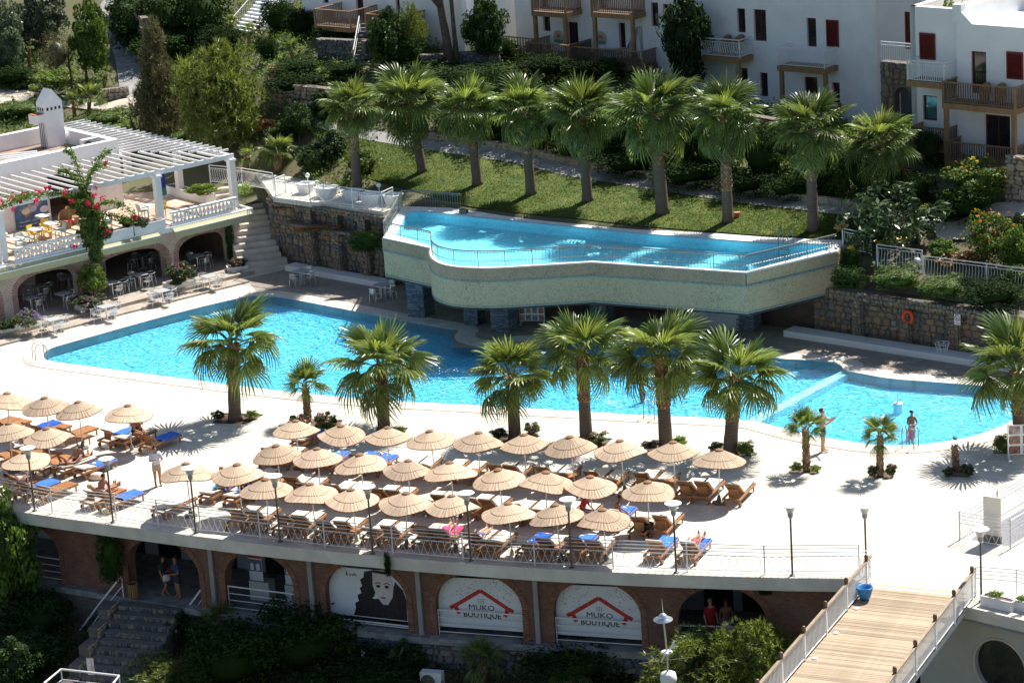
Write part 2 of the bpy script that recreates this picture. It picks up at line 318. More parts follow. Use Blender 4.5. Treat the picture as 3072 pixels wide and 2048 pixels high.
_A = np.zeros((_n + 3, _n + 3)); _A[:_n, :_n] = _phi(np.linalg.norm(_c[:, None, :2] - _c[None, :, :2], axis=2)) + np.eye(_n) * .5
_A[:_n, _n] = 1; _A[:_n, _n + 1:] = _c[:, :2]; _A[_n, :_n] = 1; _A[_n + 1:, :_n] = _c[:, :2].T
_w = np.linalg.solve(_A, np.r_[_c[:, 2], 0, 0, 0])
def hz(x, y):
    r = np.hypot(_c[:, 0] - x, _c[:, 1] - y); return float(_phi(r) @ _w[:_n] + _w[_n] + _w[_n + 1] * x + _w[_n + 2] * y)
def hit(px, py):
    d = ray(px, py); t = 105.0
    while t < 320:
        p = Vector((d.x * t, d.y * t + CAMY, d.z * t + CAMH))
        if p.z < hz(p.x, p.y): break
        t += .5
    lo, hi = t - .5, t
    for _ in range(12):
        m = (lo + hi) / 2; p = Vector((d.x * m, d.y * m + CAMY, d.z * m + CAMH))
        if p.z < hz(p.x, p.y): hi = m
        else: lo = m
    p.z = hz(p.x, p.y); return p
def Hq(r, zx, zy): return hit(*q(r, zx, zy))
b5 = Q(7, 640, 620, 4.0)
RW = [Q(7, 470, 1478), Q(7, 900, 1530), Q(11, 900, -15), Q(11, 1500, 75), Q(11, 1800, 118)]   # foot line of the right stone wall
WX = [-80, -45, -26, -19, -14.2, -13.2, -12.2, -9.85, -7.3, -6.6, -5.4, -2.1, 6.7, 12.4, 15.7, 16.2] + [RW[1].x, RW[4].x, 40, 80]
WY = [34, 34, 34, 36, 38.5, 39.0, 36.6, 34.6, 31.9, 31.3, 31.4, 28.9, 22.8, 19.5, 18.6, RW[0].y + .5] + [RW[1].y + .35, RW[4].y + .35, RW[4].y - 5, RW[4].y - 5]
def wy(x): return float(np.interp(x, WX, WY))
xs = sorted(set(list(np.arange(-80, 81, 1.0)) + WX)); offs = [0, .4, .8, 1.2, 1.6, 2, 2.5, 3, 4, 5, 6, 7, 8, 9, 10, 11, 12, 13, 14, 16, 18, 20, 23, 26, 30, 35, 40, 50, 60, 75, 95]
v = []; f = []
for x in xs:
    w = wy(x)
    for d in offs:
        v.append((x, w + d, hz(x, w + d) - .02 + .05 * math.sin(x * 2.1 + d) * min(1, d / 4)))
nr = len(offs)
for i in range(len(xs) - 1):
    for j in range(nr - 1): f.append((i * nr + j, (i + 1) * nr + j, (i + 1) * nr + j + 1, i * nr + j + 1))
me = npmesh('hillside', v, f, earth); hill = struct(link('hillside', me)); tag(hill, 'dry planted hillside rising behind the pools', None)
g = MB(); g.add([(-400, -400, -8.5), (400, -400, -8.5), (400, 400, -8.5), (-400, 400, -8.5)], [(0, 1, 2, 3)])
tag(struct(g.build('ground', earth)), 'dark planted ground below the terrace', None)
def drape(name, front, back, nu, nv, dz, m):
    # a sheet laid on the hillside between two lines
    def samp(P, t):
        L = [0]
        for a, b in zip(P, P[1:]): L.append(L[-1] + (b - a).length)
        s = t * L[-1]
        for i in range(len(P) - 1):
            if s <= L[i + 1] + 1e-9: return P[i].lerp(P[i + 1], (s - L[i]) / max(1e-6, L[i + 1] - L[i]))
        return P[-1]
    v = []; f = []
    for i in range(nu + 1):
        a, b = samp(front, i / nu), samp(back, i / nu)
        for j in range(nv + 1):
            p = a.lerp(b, j / nv); v.append((p.x, p.y, hz(p.x, p.y) + dz))
    for i in range(nu):
        for j in range(nv): f.append((i * (nv + 1) + j, (i + 1) * (nv + 1) + j, (i + 1) * (nv + 1) + j + 1, i * (nv + 1) + j + 1))
    return struct(link(name, npmesh(name, v, f, m, True)))

# ---------------------------------------------------------------- deck and main pool
POOL = [(8, 395, 130), (8, 410, 95), (8, 480, 60), (8, 560, 35), (4, 700, 1565), (4, 1000, 1480), (4, 1300, 1395), (4, 1700, 1290), (4, 2000, 1215), (4, 2250, 1160), (5, 40, 1146), (5, 200, 1158), (5, 400, 1195), (5, 900, 1290), (5, 1400, 1385), (5, 1700, 1435), (5, 1870, 1462),
        (5, 1860, 1485), (5, 1835, 1505), (5, 1828, 1540), (9, 1860, 0), (9, 1930, 28), (9, 2040, 45), (9, 2180, 42), (9, 2300, 25), (10, 30, 5), (10, 130, -8), (6, 800, 1600), (6, 1500, 1625), (7, 110, 1730), (7, 300, 1737), (7, 540, 1755), (7, 640, 1772), (7, 685, 1796), (7, 692, 1822), (11, 720, 270), (11, 870, 298), (11, 1100, 343), (11, 1500, 372), (11, 1870, 400), (11, 2200, 425), (11, 2370, 450), (11, 2450, 500), (11, 2440, 560), (11, 2380, 640),
        (11, 2240, 740), (11, 2050, 822), (11, 1850, 882), (11, 1600, 930), (11, 1300, 962), (11, 950, 955), (11, 700, 915), (11, 400, 868), (11, 150, 805), (11, 0, 765), (10, 2240, 735), (10, 1900, 707), (10, 1150, 677), (10, 600, 642), (10, 90, 614), (9, 2000, 588), (9, 1100, 542), (9, 600, 497), (9, 0, 432), (8, 1700, 347), (8, 1200, 283), (8, 700, 217), (8, 440, 183), (8, 405, 160)]
pool = smooth([Q(*a) for a in POOL], 2)
pc = [(p.x, p.y) for p in pool]
def offset(poly, d):
    n = len(poly); o = []; A = sum(poly[i][0] * poly[(i + 1) % n][1] - poly[(i + 1) % n][0] * poly[i][1] for i in range(n)); s = 1 if A > 0 else -1
    for i in range(n):
        a, b = Vector(poly[i - 1][:2]), Vector(poly[(i + 1) % n][:2]); t = (b - a).normalized(); o.append((poly[i][0] + s * t.y * d, poly[i][1] - s * t.x * d))
    return o
FASC = [(-45, 12), (-30, 4.6), (-19.95, -1.41), (-15.2, -4.1), (-10.35, -6.73), (-5.4, -9.0), (-.55, -10.98), (3.8, -12.44), (8.64, -13.76), (11.62, -14.41)]
FASC = [tuple(p[:2]) for p in smooth([Vector((a, b, 0)) for a, b in FASC], 1, False)]
BR0, BR1 = Q(15, 925, 680), Q(15, 1665, 745)           # where the bridge meets the deck
rt0 = Q(15, 1860, 868); rt1 = Q(15, 2352, 985)
rdir = (rt1 - rt0).normalized(); rt2 = rt0 + rdir * 30
outer = FASC + [(BR0.x, BR0.y - .1), (BR1.x, BR1.y - .1), (rt0.x, rt0.y), (rt2.x, rt2.y), (60, 5), (40, 30), (20, 36), (-13, 46), (-45, 46)]
PLANT = []   # square planting holes under the terrace palms, given as four picture corners
for c in [((8, 1940, 748), (8, 2262, 762), (8, 2430, 668), (8, 2060, 655)), ((11, 188, 1195), (11, 440, 1212), (11, 500, 1146), (11, 250, 1128)), ((11, 902, 1252), (11, 1110, 1260), (11, 1185, 1190), (11, 970, 1180)), ((11, 1620, 1240), (11, 1840, 1247), (11, 1905, 1180), (11, 1685, 1172)),
          ((9, 480, 800), (9, 740, 812), (9, 800, 720), (9, 520, 708)), ((9, 1080, 855), (9, 1340, 868), (9, 1400, 790), (9, 1130, 780)), ((9, 2130, 935), (10, 60, 950), (10, 270, 865), (9, 2220, 850)), ((10, 550, 960), (10, 830, 985), (10, 925, 888), (10, 610, 870)), ((10, 1190, 1005), (10, 1500, 1030), (10, 1615, 925), (10, 1290, 900)), ((10, 1800, 1030), (10, 2120, 1062), (10, 2230, 955), (10, 1880, 930)), ((11, 2110, 1025), (11, 2480, 1050), (11, 2560, 950), (11, 2190, 930))]:
    PLANT.append([tuple(Q(*a)[:2]) for a in c])
d = MB(); d.prism(outer, -.5, 0, [pc] + PLANT, bottom=False)
deck = struct(d.build('pool_deck', deck_m)); tag(deck, 'cream travertine pool terrace', None)
for h in PLANT:
    s = MB(); s.prism(h, -.4, -.06, sides=False, bottom=False); struct(s.build('planting_soil', soil))
# coping ring with the thin brown drain line
ring = MB(); ring.prism(offset(pc, .95), .004, .02, [offset(pc, -.02)], bottom=False)
tag(struct(ring.build('pool_coping', deck_m)), 'pale coping round the main pool', None)
dr = MB(); dr.prism(offset(pc, .985), .002, .012, [offset(pc, .955)], bottom=False); struct(dr.build('drain_line', mat('rust_line', (.42, .27, .17), .8)))
bs = MB(); n = len(pc); DEP = -.45
bs.add([(x, y, z) for z in (DEP, 0) for x, y in pc], [((i + 1) % n, i, n + i, n + (i + 1) % n) for i in range(n)], 1)
bs.prism(pc, DEP - .1, DEP, sides=False, bottom=False)
tag(struct(bs.build('pool_basin', [tilepool, tilewall])), 'blue mosaic basin of the main pool', None)
wt = MB(); wt.prism(offset(pc, -.005), -.1, -.055, sides=False, bottom=False)
tag(struct(wt.build('pool_water', water_m)), 'rippled turquoise water of the main pool', None)
# divider between main pool and children's pool
dv = MB(); a0, a1, a2, a3 = Q(11, 668, 285, -.2), Q(11, 752, 300, -.2), Q(11, 20, 700, -.2), Q(10, 2240, 690, -.2)
a0 = a0 + (a0 - a3).normalized() * .5; a1 = a1 + (a1 - a2).normalized() * .5; a2 = a2 + (a2 - a1).normalized() * 1.0; a3 = a3 + (a3 - a0).normalized() * 1.0
dv.prism([a0, a3, a2, a1], DEP, -.14); tag(struct(dv.build('pool_divider', tilepale)), 'pale submerged wall dividing the two pools', None)

# ---------------------------------------------------------------- upper pool
UP = [(5, 1165, 615), (5, 1215, 635), (5, 1600, 708)]
UZ = 4.0; UB = 2.05
curve = [Q(*a, UZ) for a in [(5, 1600, 708), (5, 1592, 760), (5, 1610, 805), (5, 1680, 850), (5, 1800, 878), (5, 1950, 890), (5, 2150, 893), (5, 2350, 883)]]
curve = smooth(curve, 2, False)
up_front = [Q(5, 1165, 615, UZ)] + curve + [Q(6, 730, 838, UZ), Q(6, 2150, 935, UZ), Q(7, 640, 738, UZ)]
up_back = [Q(7, 700, 640, UZ), Q(6, 2350, 612, UZ), Q(6, 1200, 525, UZ), Q(6, 0, 395, UZ), Q(5, 1890, 345, UZ), Q(5, 1330, 325, UZ), ]
upo = [(p.x, p.y) for p in up_front + up_back]
wf = []
for k_, p_ in enumerate(up_front):
    t_ = (up_front[min(k_ + 1, len(up_front) - 1)] - up_front[max(k_ - 1, 0)]).normalized(); wf.append(p_ + Vector((-t_.y, t_.x, 0)) * .2)
wf[0] = Q(5, 1285, 590, UZ); wf[-1] = Q(7, 560, 722, UZ)
wb = [Q(7, 540, 672, UZ), Q(6, 2350, 662, UZ), Q(6, 1200, 575, UZ), Q(6, 0, 455, UZ), Q(5, 1900, 408, UZ), Q(5, 1500, 368, UZ), Q(5, 1385, 385, UZ)]
wl = [(p.x, p.y) for p in wf + wb]
upool = thing('upper_pool_terrace', 'raised pool on columns with curved green mosaic front', 'raised pool', tuple(up_front[0][:2]) + (0,))
m = MB(); m.prism(upo, UZ - .06, UZ, [wl]); m.build('coping', white, upool, True)
m = MB(); m.prism(upo, UB - .1, UB + .05, sides=False, top=False); m.build('soffit', concrete, upool, True)
fr = [(p.x, p.y) for p in up_front]; fr = [(upo[-1][0], upo[-1][1])] + fr + [(up_back[0].x, up_back[0].y)]
def strip(mb, line, z0, z1, off):
    P = [Vector((x, y)) for x, y in line]; o = []
    for i, p in enumerate(P):
        t = (P[min(i + 1, len(P) - 1)] - P[max(i - 1, 0)]).normalized(); o.append((p.x + t.y * off, p.y - t.x * off))
    n = len(o); mb.add([(x, y, z) for z in (z0, z1) for x, y in o], [(i, i + 1, n + i + 1, n + i) for i in range(n - 1)])
    mb.add([(x, y, z1) for x, y in o] + [(p.x, p.y, z1) for p in P], [(i, i + 1, n + i + 1, n + i) for i in range(n - 1)])
    mb.add([(x, y, z0) for x, y in o] + [(p.x, p.y, z0) for p in P], [(i + 1, i, n + i, n + i + 1) for i in range(n - 1)])
m = MB(); strip(m, fr, UB, UZ - .62, .02); m.build('lower_front', facade_tile, upool, True)
m = MB(); strip(m, fr[:-2], UZ - .62, UZ - .06, .05); m.build('upper_front', facade_tile2, upool, True)
m = MB(); strip(m, fr[-3:], UZ - .62, UZ - .06, .02); m.build('upper_front', facade_tile, upool, True)
# raised relief bands: rope pieces along the edges
def band(z, off, L=.16, h=.09):
    mb = MB(); P = [Vector((x, y, 0)) for x, y in fr[1:-1]]
    for a, b in zip(P, P[1:]):
        t = (b - a); n_ = max(1, int(t.length / L)); u = t.normalized(); o = Vector((u.y, -u.x, 0))
        for k in range(n_):
            c = a + t * ((k + .5) / n_) + o * off; mb.bar(c - u * (t.length / n_ * .42) + Vector((0, 0, z - h * .35)), c + u * (t.length / n_ * .42) + Vector((0, 0, z + h * .35)), .03, h * .8)
    strip(mb, [(p.x, p.y) for p in P], z - h * .7, z + h * .7, off - .02)
    return mb
band(UB + .05, .03).build('relief_band', trim_green, upool, True)
band(UZ - .64, .055).build('relief_band', trim_green, upool, True)
m = MB(); n = len(wl); zb = UZ - .55
m.add([(x, y, z) for z in (zb, UZ) for x, y in wl], [((i + 1) % n, i, n + i, n + (i + 1) % n) for i in range(n)]); m.prism(wl, zb - .1, zb, sides=False, bottom=False)
m.build('basin', tileup, upool, True)
m = MB(); m.prism(offset(wl, -.005), UZ - .3, UZ - .13, sides=False, bottom=False); tag(struct(m.build('upper_pool_water', water2_m)), 'pale turquoise water of the raised pool', None)
# slate piers under the raised pool
def pier(c, w, dpt, h, rz, label):
    t = thing('stone_pier', label, 'pier', (c.x, c.y, 0), rz, 'slate piers under the raised pool'); core = MB(); core.box((0, 0, h / 2), (w - .06, dpt - .06, h)); core.build('core', mortar, t)
    sm_ = MB(); z = 0
    while z < h - .02:
        hh = rnd.uniform(.05, .09)
        for sx, L, nx in ((0, w, 1), (1, dpt, 0)):
            for sg in (-1, 1):
                u = -L / 2
                while u < L / 2 - .01:
                    l = min(rnd.uniform(.15, .45), L / 2 - u)
                    o_ = rnd.uniform(0, .025)
                    if nx: sm_.box((u + l / 2, sg * (dpt / 2 - .03 + o_), z + hh / 2), (l - .012, .07, hh - .012))
                    else: sm_.box((sg * (w / 2 - .03 + o_), u + l / 2, z + hh / 2), (.07, l - .012, hh - .012))
                    u += l
        z += hh
    struct(sm_.build('slate_courses', slate, t), 'stuff'); return t
pa = R(-30)
for (r_, x, y, w, lab) in [(5, 1500, 1350, .95, 'blue slate pier at the corner below the curved mosaic front'), (5, 1995, 1430, .75, 'short blue slate pier set back in the shade under the raised pool'), (5, 2270, 1490, .95, 'blue slate pier beside the photo display stand'), (6, 820, 1420, .85, 'slate pier under the bend of the raised pool front'), (6, 2170, 1480, .9, 'slate pier near the far right corner of the raised pool')]:
    pier(Q(r_, x, y) + Vector((.1, .45, 0)), w, w, UB, pa, lab)
# back wall behind the bar
uw0, uw1 = Q(5, 1390, 1110) + Vector((0, .6, 0)), RW[0] + Vector((0, .1, 0))
m = MB(); m.bar((uw0.x, uw0.y + 1.2, 1.0), (uw1.x, uw1.y + .1, 1.0), .3, 2.1); tag(m.build('bar_back_wall', mat('bar_wall_shade', (.07, .05, .04), .7, .3, 2)), 'dark recessed wall behind the pool bar', 'wall')  # near-black wall colour stands in for the shade under the raised pool

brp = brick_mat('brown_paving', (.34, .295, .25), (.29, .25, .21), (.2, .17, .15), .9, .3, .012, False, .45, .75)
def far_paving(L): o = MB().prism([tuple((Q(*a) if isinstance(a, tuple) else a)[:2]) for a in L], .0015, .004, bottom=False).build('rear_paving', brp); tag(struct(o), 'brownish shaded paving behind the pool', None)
far_paving([(4, 2260, 990), (5, 0, 1112), (5, 200, 1120), (5, 400, 1152), (5, 900, 1248), (5, 1400, 1340), (5, 1900, 1425), (5, 1790, 1480), (9, 1820, 60), (9, 2350, 60), (6, 900, 1570), (6, 2250, 1592), (7, 110, 1688), (7, 300, 1695), (7, 560, 1712), (7, 730, 1762), (11, 900, 232), (11, 1500, 318), (11, 1900, 345), (11, 2500, 400), (11, 2500, 250), (11, 370, -20), RW[0] + Vector((0, .2, 0)), uw1 + Vector((0, .5, 0)), uw0 + Vector((0, 1.2, 0)), (5, 530, 930), (5, 310, 900)])  # own brown paving; under the raised pool it also stands in for shade
# ---------------------------------------------------------------- stone walls: single stones on a mortar bed
STONES = []
for k in range(7):
    b = MB(); rr = random.Random(k); n_ = rr.choice((6, 7, 8)); an = sorted(2 * math.pi * (i + rr.uniform(-.28, .28)) / n_ for i in range(n_))
    o = [(math.copysign(min(1, abs(math.cos(a)) * 1.25), math.cos(a)) * .5, math.copysign(min(1, abs(math.sin(a)) * 1.25), math.sin(a)) * .5) for a in an]
    b.add([(x, .3, z) for x, z in o] + [(x, -.15, z) for x, z in o] + [(x * .78, -.5, z * .78) for x, z in o],
          [((i + 1) % n_, i, n_ + i, n_ + (i + 1) % n_) for i in range(n_)] + [(n_ + (i + 1) % n_, n_ + i, 2 * n_ + i, 2 * n_ + (i + 1) % n_) for i in range(n_)] + [tuple(2 * n_ + i for i in range(n_ - 1, -1, -1))])
    b.f = [t[::-1] for t in b.f]
    STONES.append(b)
STONE_ME = {}
def stone_face(parent, A, B, z0, z1, size, mat_, limit, proud=.07, world=True, seed=1, ztop=None):
    """cover a vertical face from A to B (facing the right-hand side of A->B) with stones; first `limit` as objects, rest joined"""
    rr = random.Random(seed); A, B = Vector((A[0], A[1], 0)), Vector((B[0], B[1], 0)); L = (B - A).length; u = (B - A).normalized(); o = Vector((u.y, -u.x, 0)); cnt = 0; rest = MB()
    if mat_.name not in STONE_ME:
        l = []
        for b in STONES:
            me = bpy.data.meshes.new('stone'); me.from_pydata(b.v, [], b.f); me.materials.append(mat_); me.update(); l.append(me)
        STONE_ME[mat_.name] = l
    z = z0; rot = math.atan2(u.y, u.x)
    cells = []
    while z < z1 - .04:
        h = min(size * rr.uniform(.55, 1.05), z1 - z); x = 0
        while x < L - .02:
            w = min(size * rr.uniform(.45, 1.7), L - x)
            if w < size * .35 and cells: w = L - x
            top = (ztop(x + w / 2) if ztop else z1)
            if z + h * .5 < top: cells.append((x + w / 2, z + h / 2, w, h))
            x += w
        z += h
    rr.shuffle(cells); cells.sort(key=lambda c: -c[2] * c[3])
    for (x, zc, w, h) in cells:
        k = rr.randrange(7); c = A + u * x + o * proud * .35 + Vector((0, 0, zc + rr.uniform(-.12, .12) * h)); sx, sy, sz = w * rr.uniform(.84, 1.04), proud * rr.uniform(.8, 2.0), h * rr.uniform(.84, 1.1)
        if cnt < limit:
            s = bpy.data.objects.new('stone', STONE_ME[mat_.name][k]); C.objects.link(s); s.parent = parent
            if world: s.matrix_parent_inverse = (Matrix.Translation(parent.location) @ parent.rotation_euler.to_matrix().to_4x4()).inverted()
            s.location = c; s.rotation_euler = (rr.uniform(-.1, .1), rr.uniform(-.35, .35), rot + rr.uniform(-.08, .08)); s.scale = (sx, sy, sz); cnt += 1
        else:
            m_ = Matrix.Rotation(rot, 3, 'Z'); rest.add([m_ @ Vector((p[0] * sx, p[1] * sy, p[2] * sz)) + c for p in STONES[k].v], STONES[k].f)
    if rest.v: struct(rest.build('small_stones', mat_, parent, world), 'stuff')
    return cnt
def wall_core(name, parent, A, B, z0, z1, th, m_):
    mb = MB(); A, B = Vector((A[0], A[1], 0)), Vector((B[0], B[1], 0)); u = (B - A).normalized(); i_ = Vector((-u.y, u.x, 0)); c = (A + B) / 2 + i_ * (th / 2 + .01)
    mb.box((c.x, c.y, (z0 + z1) / 2), ((B - A).length, th, z1 - z0), math.atan2(u.y, u.x)); return mb.build(name, m_, parent, True)

# left garden wall between the stairs and the raised pool
LW0, LW1 = Q(5, 130, 870), Q(5, 1330, 1085)
LW0 = LW0 + Vector((.1, .9, 0)); LW1 = LW1 + Vector((0, 1.0, 0))
lu = (LW1 - LW0).normalized(); lo_ = Vector((lu.y, -lu.x, 0))
lwall = thing('stone_garden_wall', 'tall rubble stone wall with pilasters left of the raised pool', 'wall', tuple(LW0))
LH = 3.65
wall_core('mortar_bed', lwall, LW0, LW1, 0, LH, .5, mortar)
stone_face(lwall, LW0, LW1, 0, LH, .33, stoneA, 250, seed=3)
for t_ in (.36, .57, .78, .97):
    c = LW0.lerp(LW1, t_) + lo_ * .22; mb = MB(); mb.box((c.x, c.y, 1.25), (.55, .5, 2.5), math.atan2(lu.y, lu.x)); mb.box((c.x, c.y, 3.0), (.5, .4, .9), math.atan2(lu.y, lu.x)); mb.build('pilaster', mortar, lwall, True)
    P0, P1 = c + lo_ * .26 - lu * .28, c + lo_ * .26 + lu * .28; stone_face(lwall, P0, P1, 0, 2.5, .26, stoneA, 12, .05, seed=int(t_ * 99))
    stone_face(lwall, c + lo_ * .25 + lu * .28, c - lo_ * .2 + lu * .28, 0, 2.5, .26, stoneA, 0, .05, seed=int(t_ * 77))
    stone_face(lwall, P0 - lo_ * .05, P1 - lo_ * .05, 2.55, 3.45, .26, stoneA, 0, .05, seed=int(t_ * 55))
mb = MB()   # planted ledge half-way up and rough cornice
for z, h, dp in ((2.5, .14, .75), (3.5, .28, .5)):
    a, b = LW0.lerp(LW1, .2) + lo_ * dp / 2, LW1 + lo_ * dp / 2; mb.bar((a.x, a.y, z), (b.x, b.y, z), dp, h)
mb.build('ledge', mortar, lwall, True)
a, b = LW0.lerp(LW1, .05) + lo_ * .52, LW1 + lo_ * .52; stone_face(lwall, a, b, 3.36, 3.66, .2, stoneA, 20, .06, seed=8)
a, b = LW0.lerp(LW1, .2) + lo_ * .77, LW1 + lo_ * .77; stone_face(lwall, a, b, 2.42, 2.6, .18, stoneA, 10, .05, seed=9)
mb = MB(); a, b = LW0.lerp(LW1, .22) + lo_ * .75, LW1 + lo_ * .75; mb.bar((a.x, a.y, .15), (b.x, b.y, .15), .75, .3); tag(mb.build('wall_bench', white), 'white plastered low bench along the foot of the left stone wall', 'bench')
# terrace on top of that wall
tp = [Q(5, 160, 245, 3.85), Q(5, 500, 290, 3.85), Q(5, 620, 290, 3.85), Q(5, 1170, 380, 3.85), Q(5, 1300, 330, 3.85), Q(5, 1340, 210, 3.85), Q(5, 800, 130, 3.85), Q(5, 350, 60, 3.85), Q(5, 0, 20, 3.85)]
mb = MB(); mb.prism([(p.x, p.y) for p in tp][::-1], 3.6, 3.85); tag(struct(mb.build('upper_terrace_paving', deck_m)), 'narrow paved terrace above the left stone wall', None)

# right garden wall
rwall = thing('stone_garden_wall', 'dark rubble stone wall with life ring, right of the raised pool', 'wall', tuple(RW[0]))
RH = 2.25; RA, RB = RW[0] + Vector((-.2, .1, 0)), RW[4] + (RW[4] - RW[0]).normalized() * 7
ru = (RB - RA).normalized(); ro = Vector((ru.y, -ru.x, 0))
wall_core('mortar_bed', rwall, RA, RB, 0, RH, .6, mortar)
stone_face(rwall, RA, RB, 0, RH - .25, .34, stoneA, 220, seed=5)
mb = MB(); a, b = RA + ro * .18, RB + ro * .18; mb.bar((a.x, a.y, RH - .08), (b.x, b.y, RH - .08), .7, .3); mb.build('ledge', mortar, rwall, True)
stone_face(rwall, RA + ro * .55, RB + ro * .55, RH - .25, RH + .12, .2, stoneA, 40, .06, seed=6)
for px in (q(7, 855, 0)[0], q(7, 1295, 0)[0], q(7, 1745, 0)[0], 3080):
    t_ = along(RA, ru, px); c = RA + ru * t_ + ro * .15; mb = MB(); mb.box((c.x, c.y, 1.0), (.5, .4, 2.0), math.atan2(ru.y, ru.x)); mb.build('pilaster', mortar, rwall, True)
    stone_face(rwall, c + ro * .2 - ru * .25, c + ro * .2 + ru * .25, 0, 2.0, .24, stoneA, 14, .05, seed=int(px)); stone_face(rwall, c + ro * .18 + ru * .26, c - ro * .2 + ru * .26, 0, 2.0, .24, stoneA, 0, .05, seed=3)
mb = MB(); a, b = RA + ro * .95 - ru * .8, RB + ro * .95; mb.bar((a.x, a.y, .15), (b.x, b.y, .15), .9, .3); tag(mb.build('wall_bench', white), 'white plastered ledge along the foot of the right stone wall', 'bench')
# ---------------------------------------------------------------- left building: brick arcade, terrace, pergola
LO = Vector((-25.37, 28.62, 0)); LA = R(38.5); LX = Vector((math.cos(LA), math.sin(LA), 0)); LB = Vector((-math.sin(LA), math.cos(LA), 0))
def LL(s, d, z): return LO + LX * s + LB * d + Vector((0, 0, z))
def arch_pts(x0, x1, zs, zc, zb, n=18, e=2.4):
    c, a = (x0 + x1) / 2, (x1 - x0) / 2; P = [(x0, zb)]
    for i in range(n + 1):
        t = math.pi * (1 - i / n); cx, sx = math.cos(t), math.sin(t)
        P.append((c + a * math.copysign(abs(cx) ** (2 / e), cx), zs + (zc - zs) * abs(sx) ** (2 / e)))
    P.append((x1, zb)); return P
def arcade_panel(L0, L1, z0, z1, arches, th):
    """wall in local x/z with arches cut from below, thickness towards +y"""
    out = [(L0, z0)]
    for a in arches: out += arch_pts(*a)
    out += [(L1, z0), (L1, z1), (L0, z1)]
    mb = MB(); mb.prism(out, 0, th); mb.v = [(x, z, y) for x, y, z in mb.v]; mb.f = [f[::-1] for f in mb.f]; return mb
def ring_bricks(arches, w=.085, h=.3, y=-.03, dp=.2, n=None):
    mb = MB()
    for a in arches:
        P = [Vector((x, 0, z)) for x, z in arch_pts(*a[:5], 40, a[6] if len(a) > 6 else 2.4)]
        Ls = [0]
        for p, p2 in zip(P, P[1:]): Ls.append(Ls[-1] + (p2 - p).length)
        cnt = int(Ls[-1] / w)
        for k in range(cnt):
            s = (k + .5) / cnt * Ls[-1]
            i = max(j for j in range(len(P) - 1) if Ls[j] <= s + 1e-9); t = (P[i + 1] - P[i]).normalized(); p = P[i] + t * (s - Ls[i]); o = Vector((-t.z, 0, t.x))
            if o.z < 0 and abs(o.x) < .5: o = -o
            m_ = Matrix((t, Vector((0, 1, 0)), o)).transposed(); mb.box(p + o * h / 2 + Vector((0, y + dp / 2, 0)), (w * .82, dp, h), M=m_)
    return mb
pb = thing('brick_arcade_building', 'brick arcade carrying a white terrace beside the pool', 'building', LO, LA)
ARL = [(-4.6, -.7, 1.25, 2.1, .2), (.45, 4.05, 1.25, 2.1, .2), (5.1, 9.42, 1.25, 2.1, .2), (10.2, 13.42, 1.25, 2.1, .2)]
arcade_panel(-12, 14.2, .2, 2.75, ARL, .6).build('arcade_wall', brick2, pb)
struct(ring_bricks(ARL).build('arch_bricks', brickring2, pb), 'stuff')
mb = MB(); mb.box((1, 4.5, .1), (26.4, 14.2, .2)); mb.box((1, -3.35, .05), (22, 1.0, .1)) ; mb.build('arcade_floor', mat('shade_toned_floor', (.36, .31, .26), .7, .2, 1), pb)  # floor colour darkened to deepen the shade inside the arches
inn = MB(); inn.box((1, 8.0, 1.5), (26, .3, 2.6)); inn.build('inner_wall', dark_wood, pb)
for s_ in (-1.2, 2.9, 7.2, 11.6):
    c = MB(); c.box((s_, 3.6, 1.45), (.9, .6, 2.5)); c.build('inner_pier', brick2, pb)
c = MB(); c.box((13.9, 4, 1.45), (.3, 7.4, 2.5)); c.build('end_wall', dark_wood, pb)
sl_ = MB(); sl_.prism([(-20, -.55), (14.8, -.55), (15.4, 16), (-20, 16)], 2.75, 3.0); sl_.build('terrace_slab', plaster, pb)
fl = MB(); fl.prism([(-20, -.3), (14.55, -.3), (15.2, 15.9), (-20, 15.9)], 3.0, 3.006, bottom=False); fl.build('terrace_floor', mat('terracotta_paving', (.5, .37, .28), .8, .25, 1.2), pb)
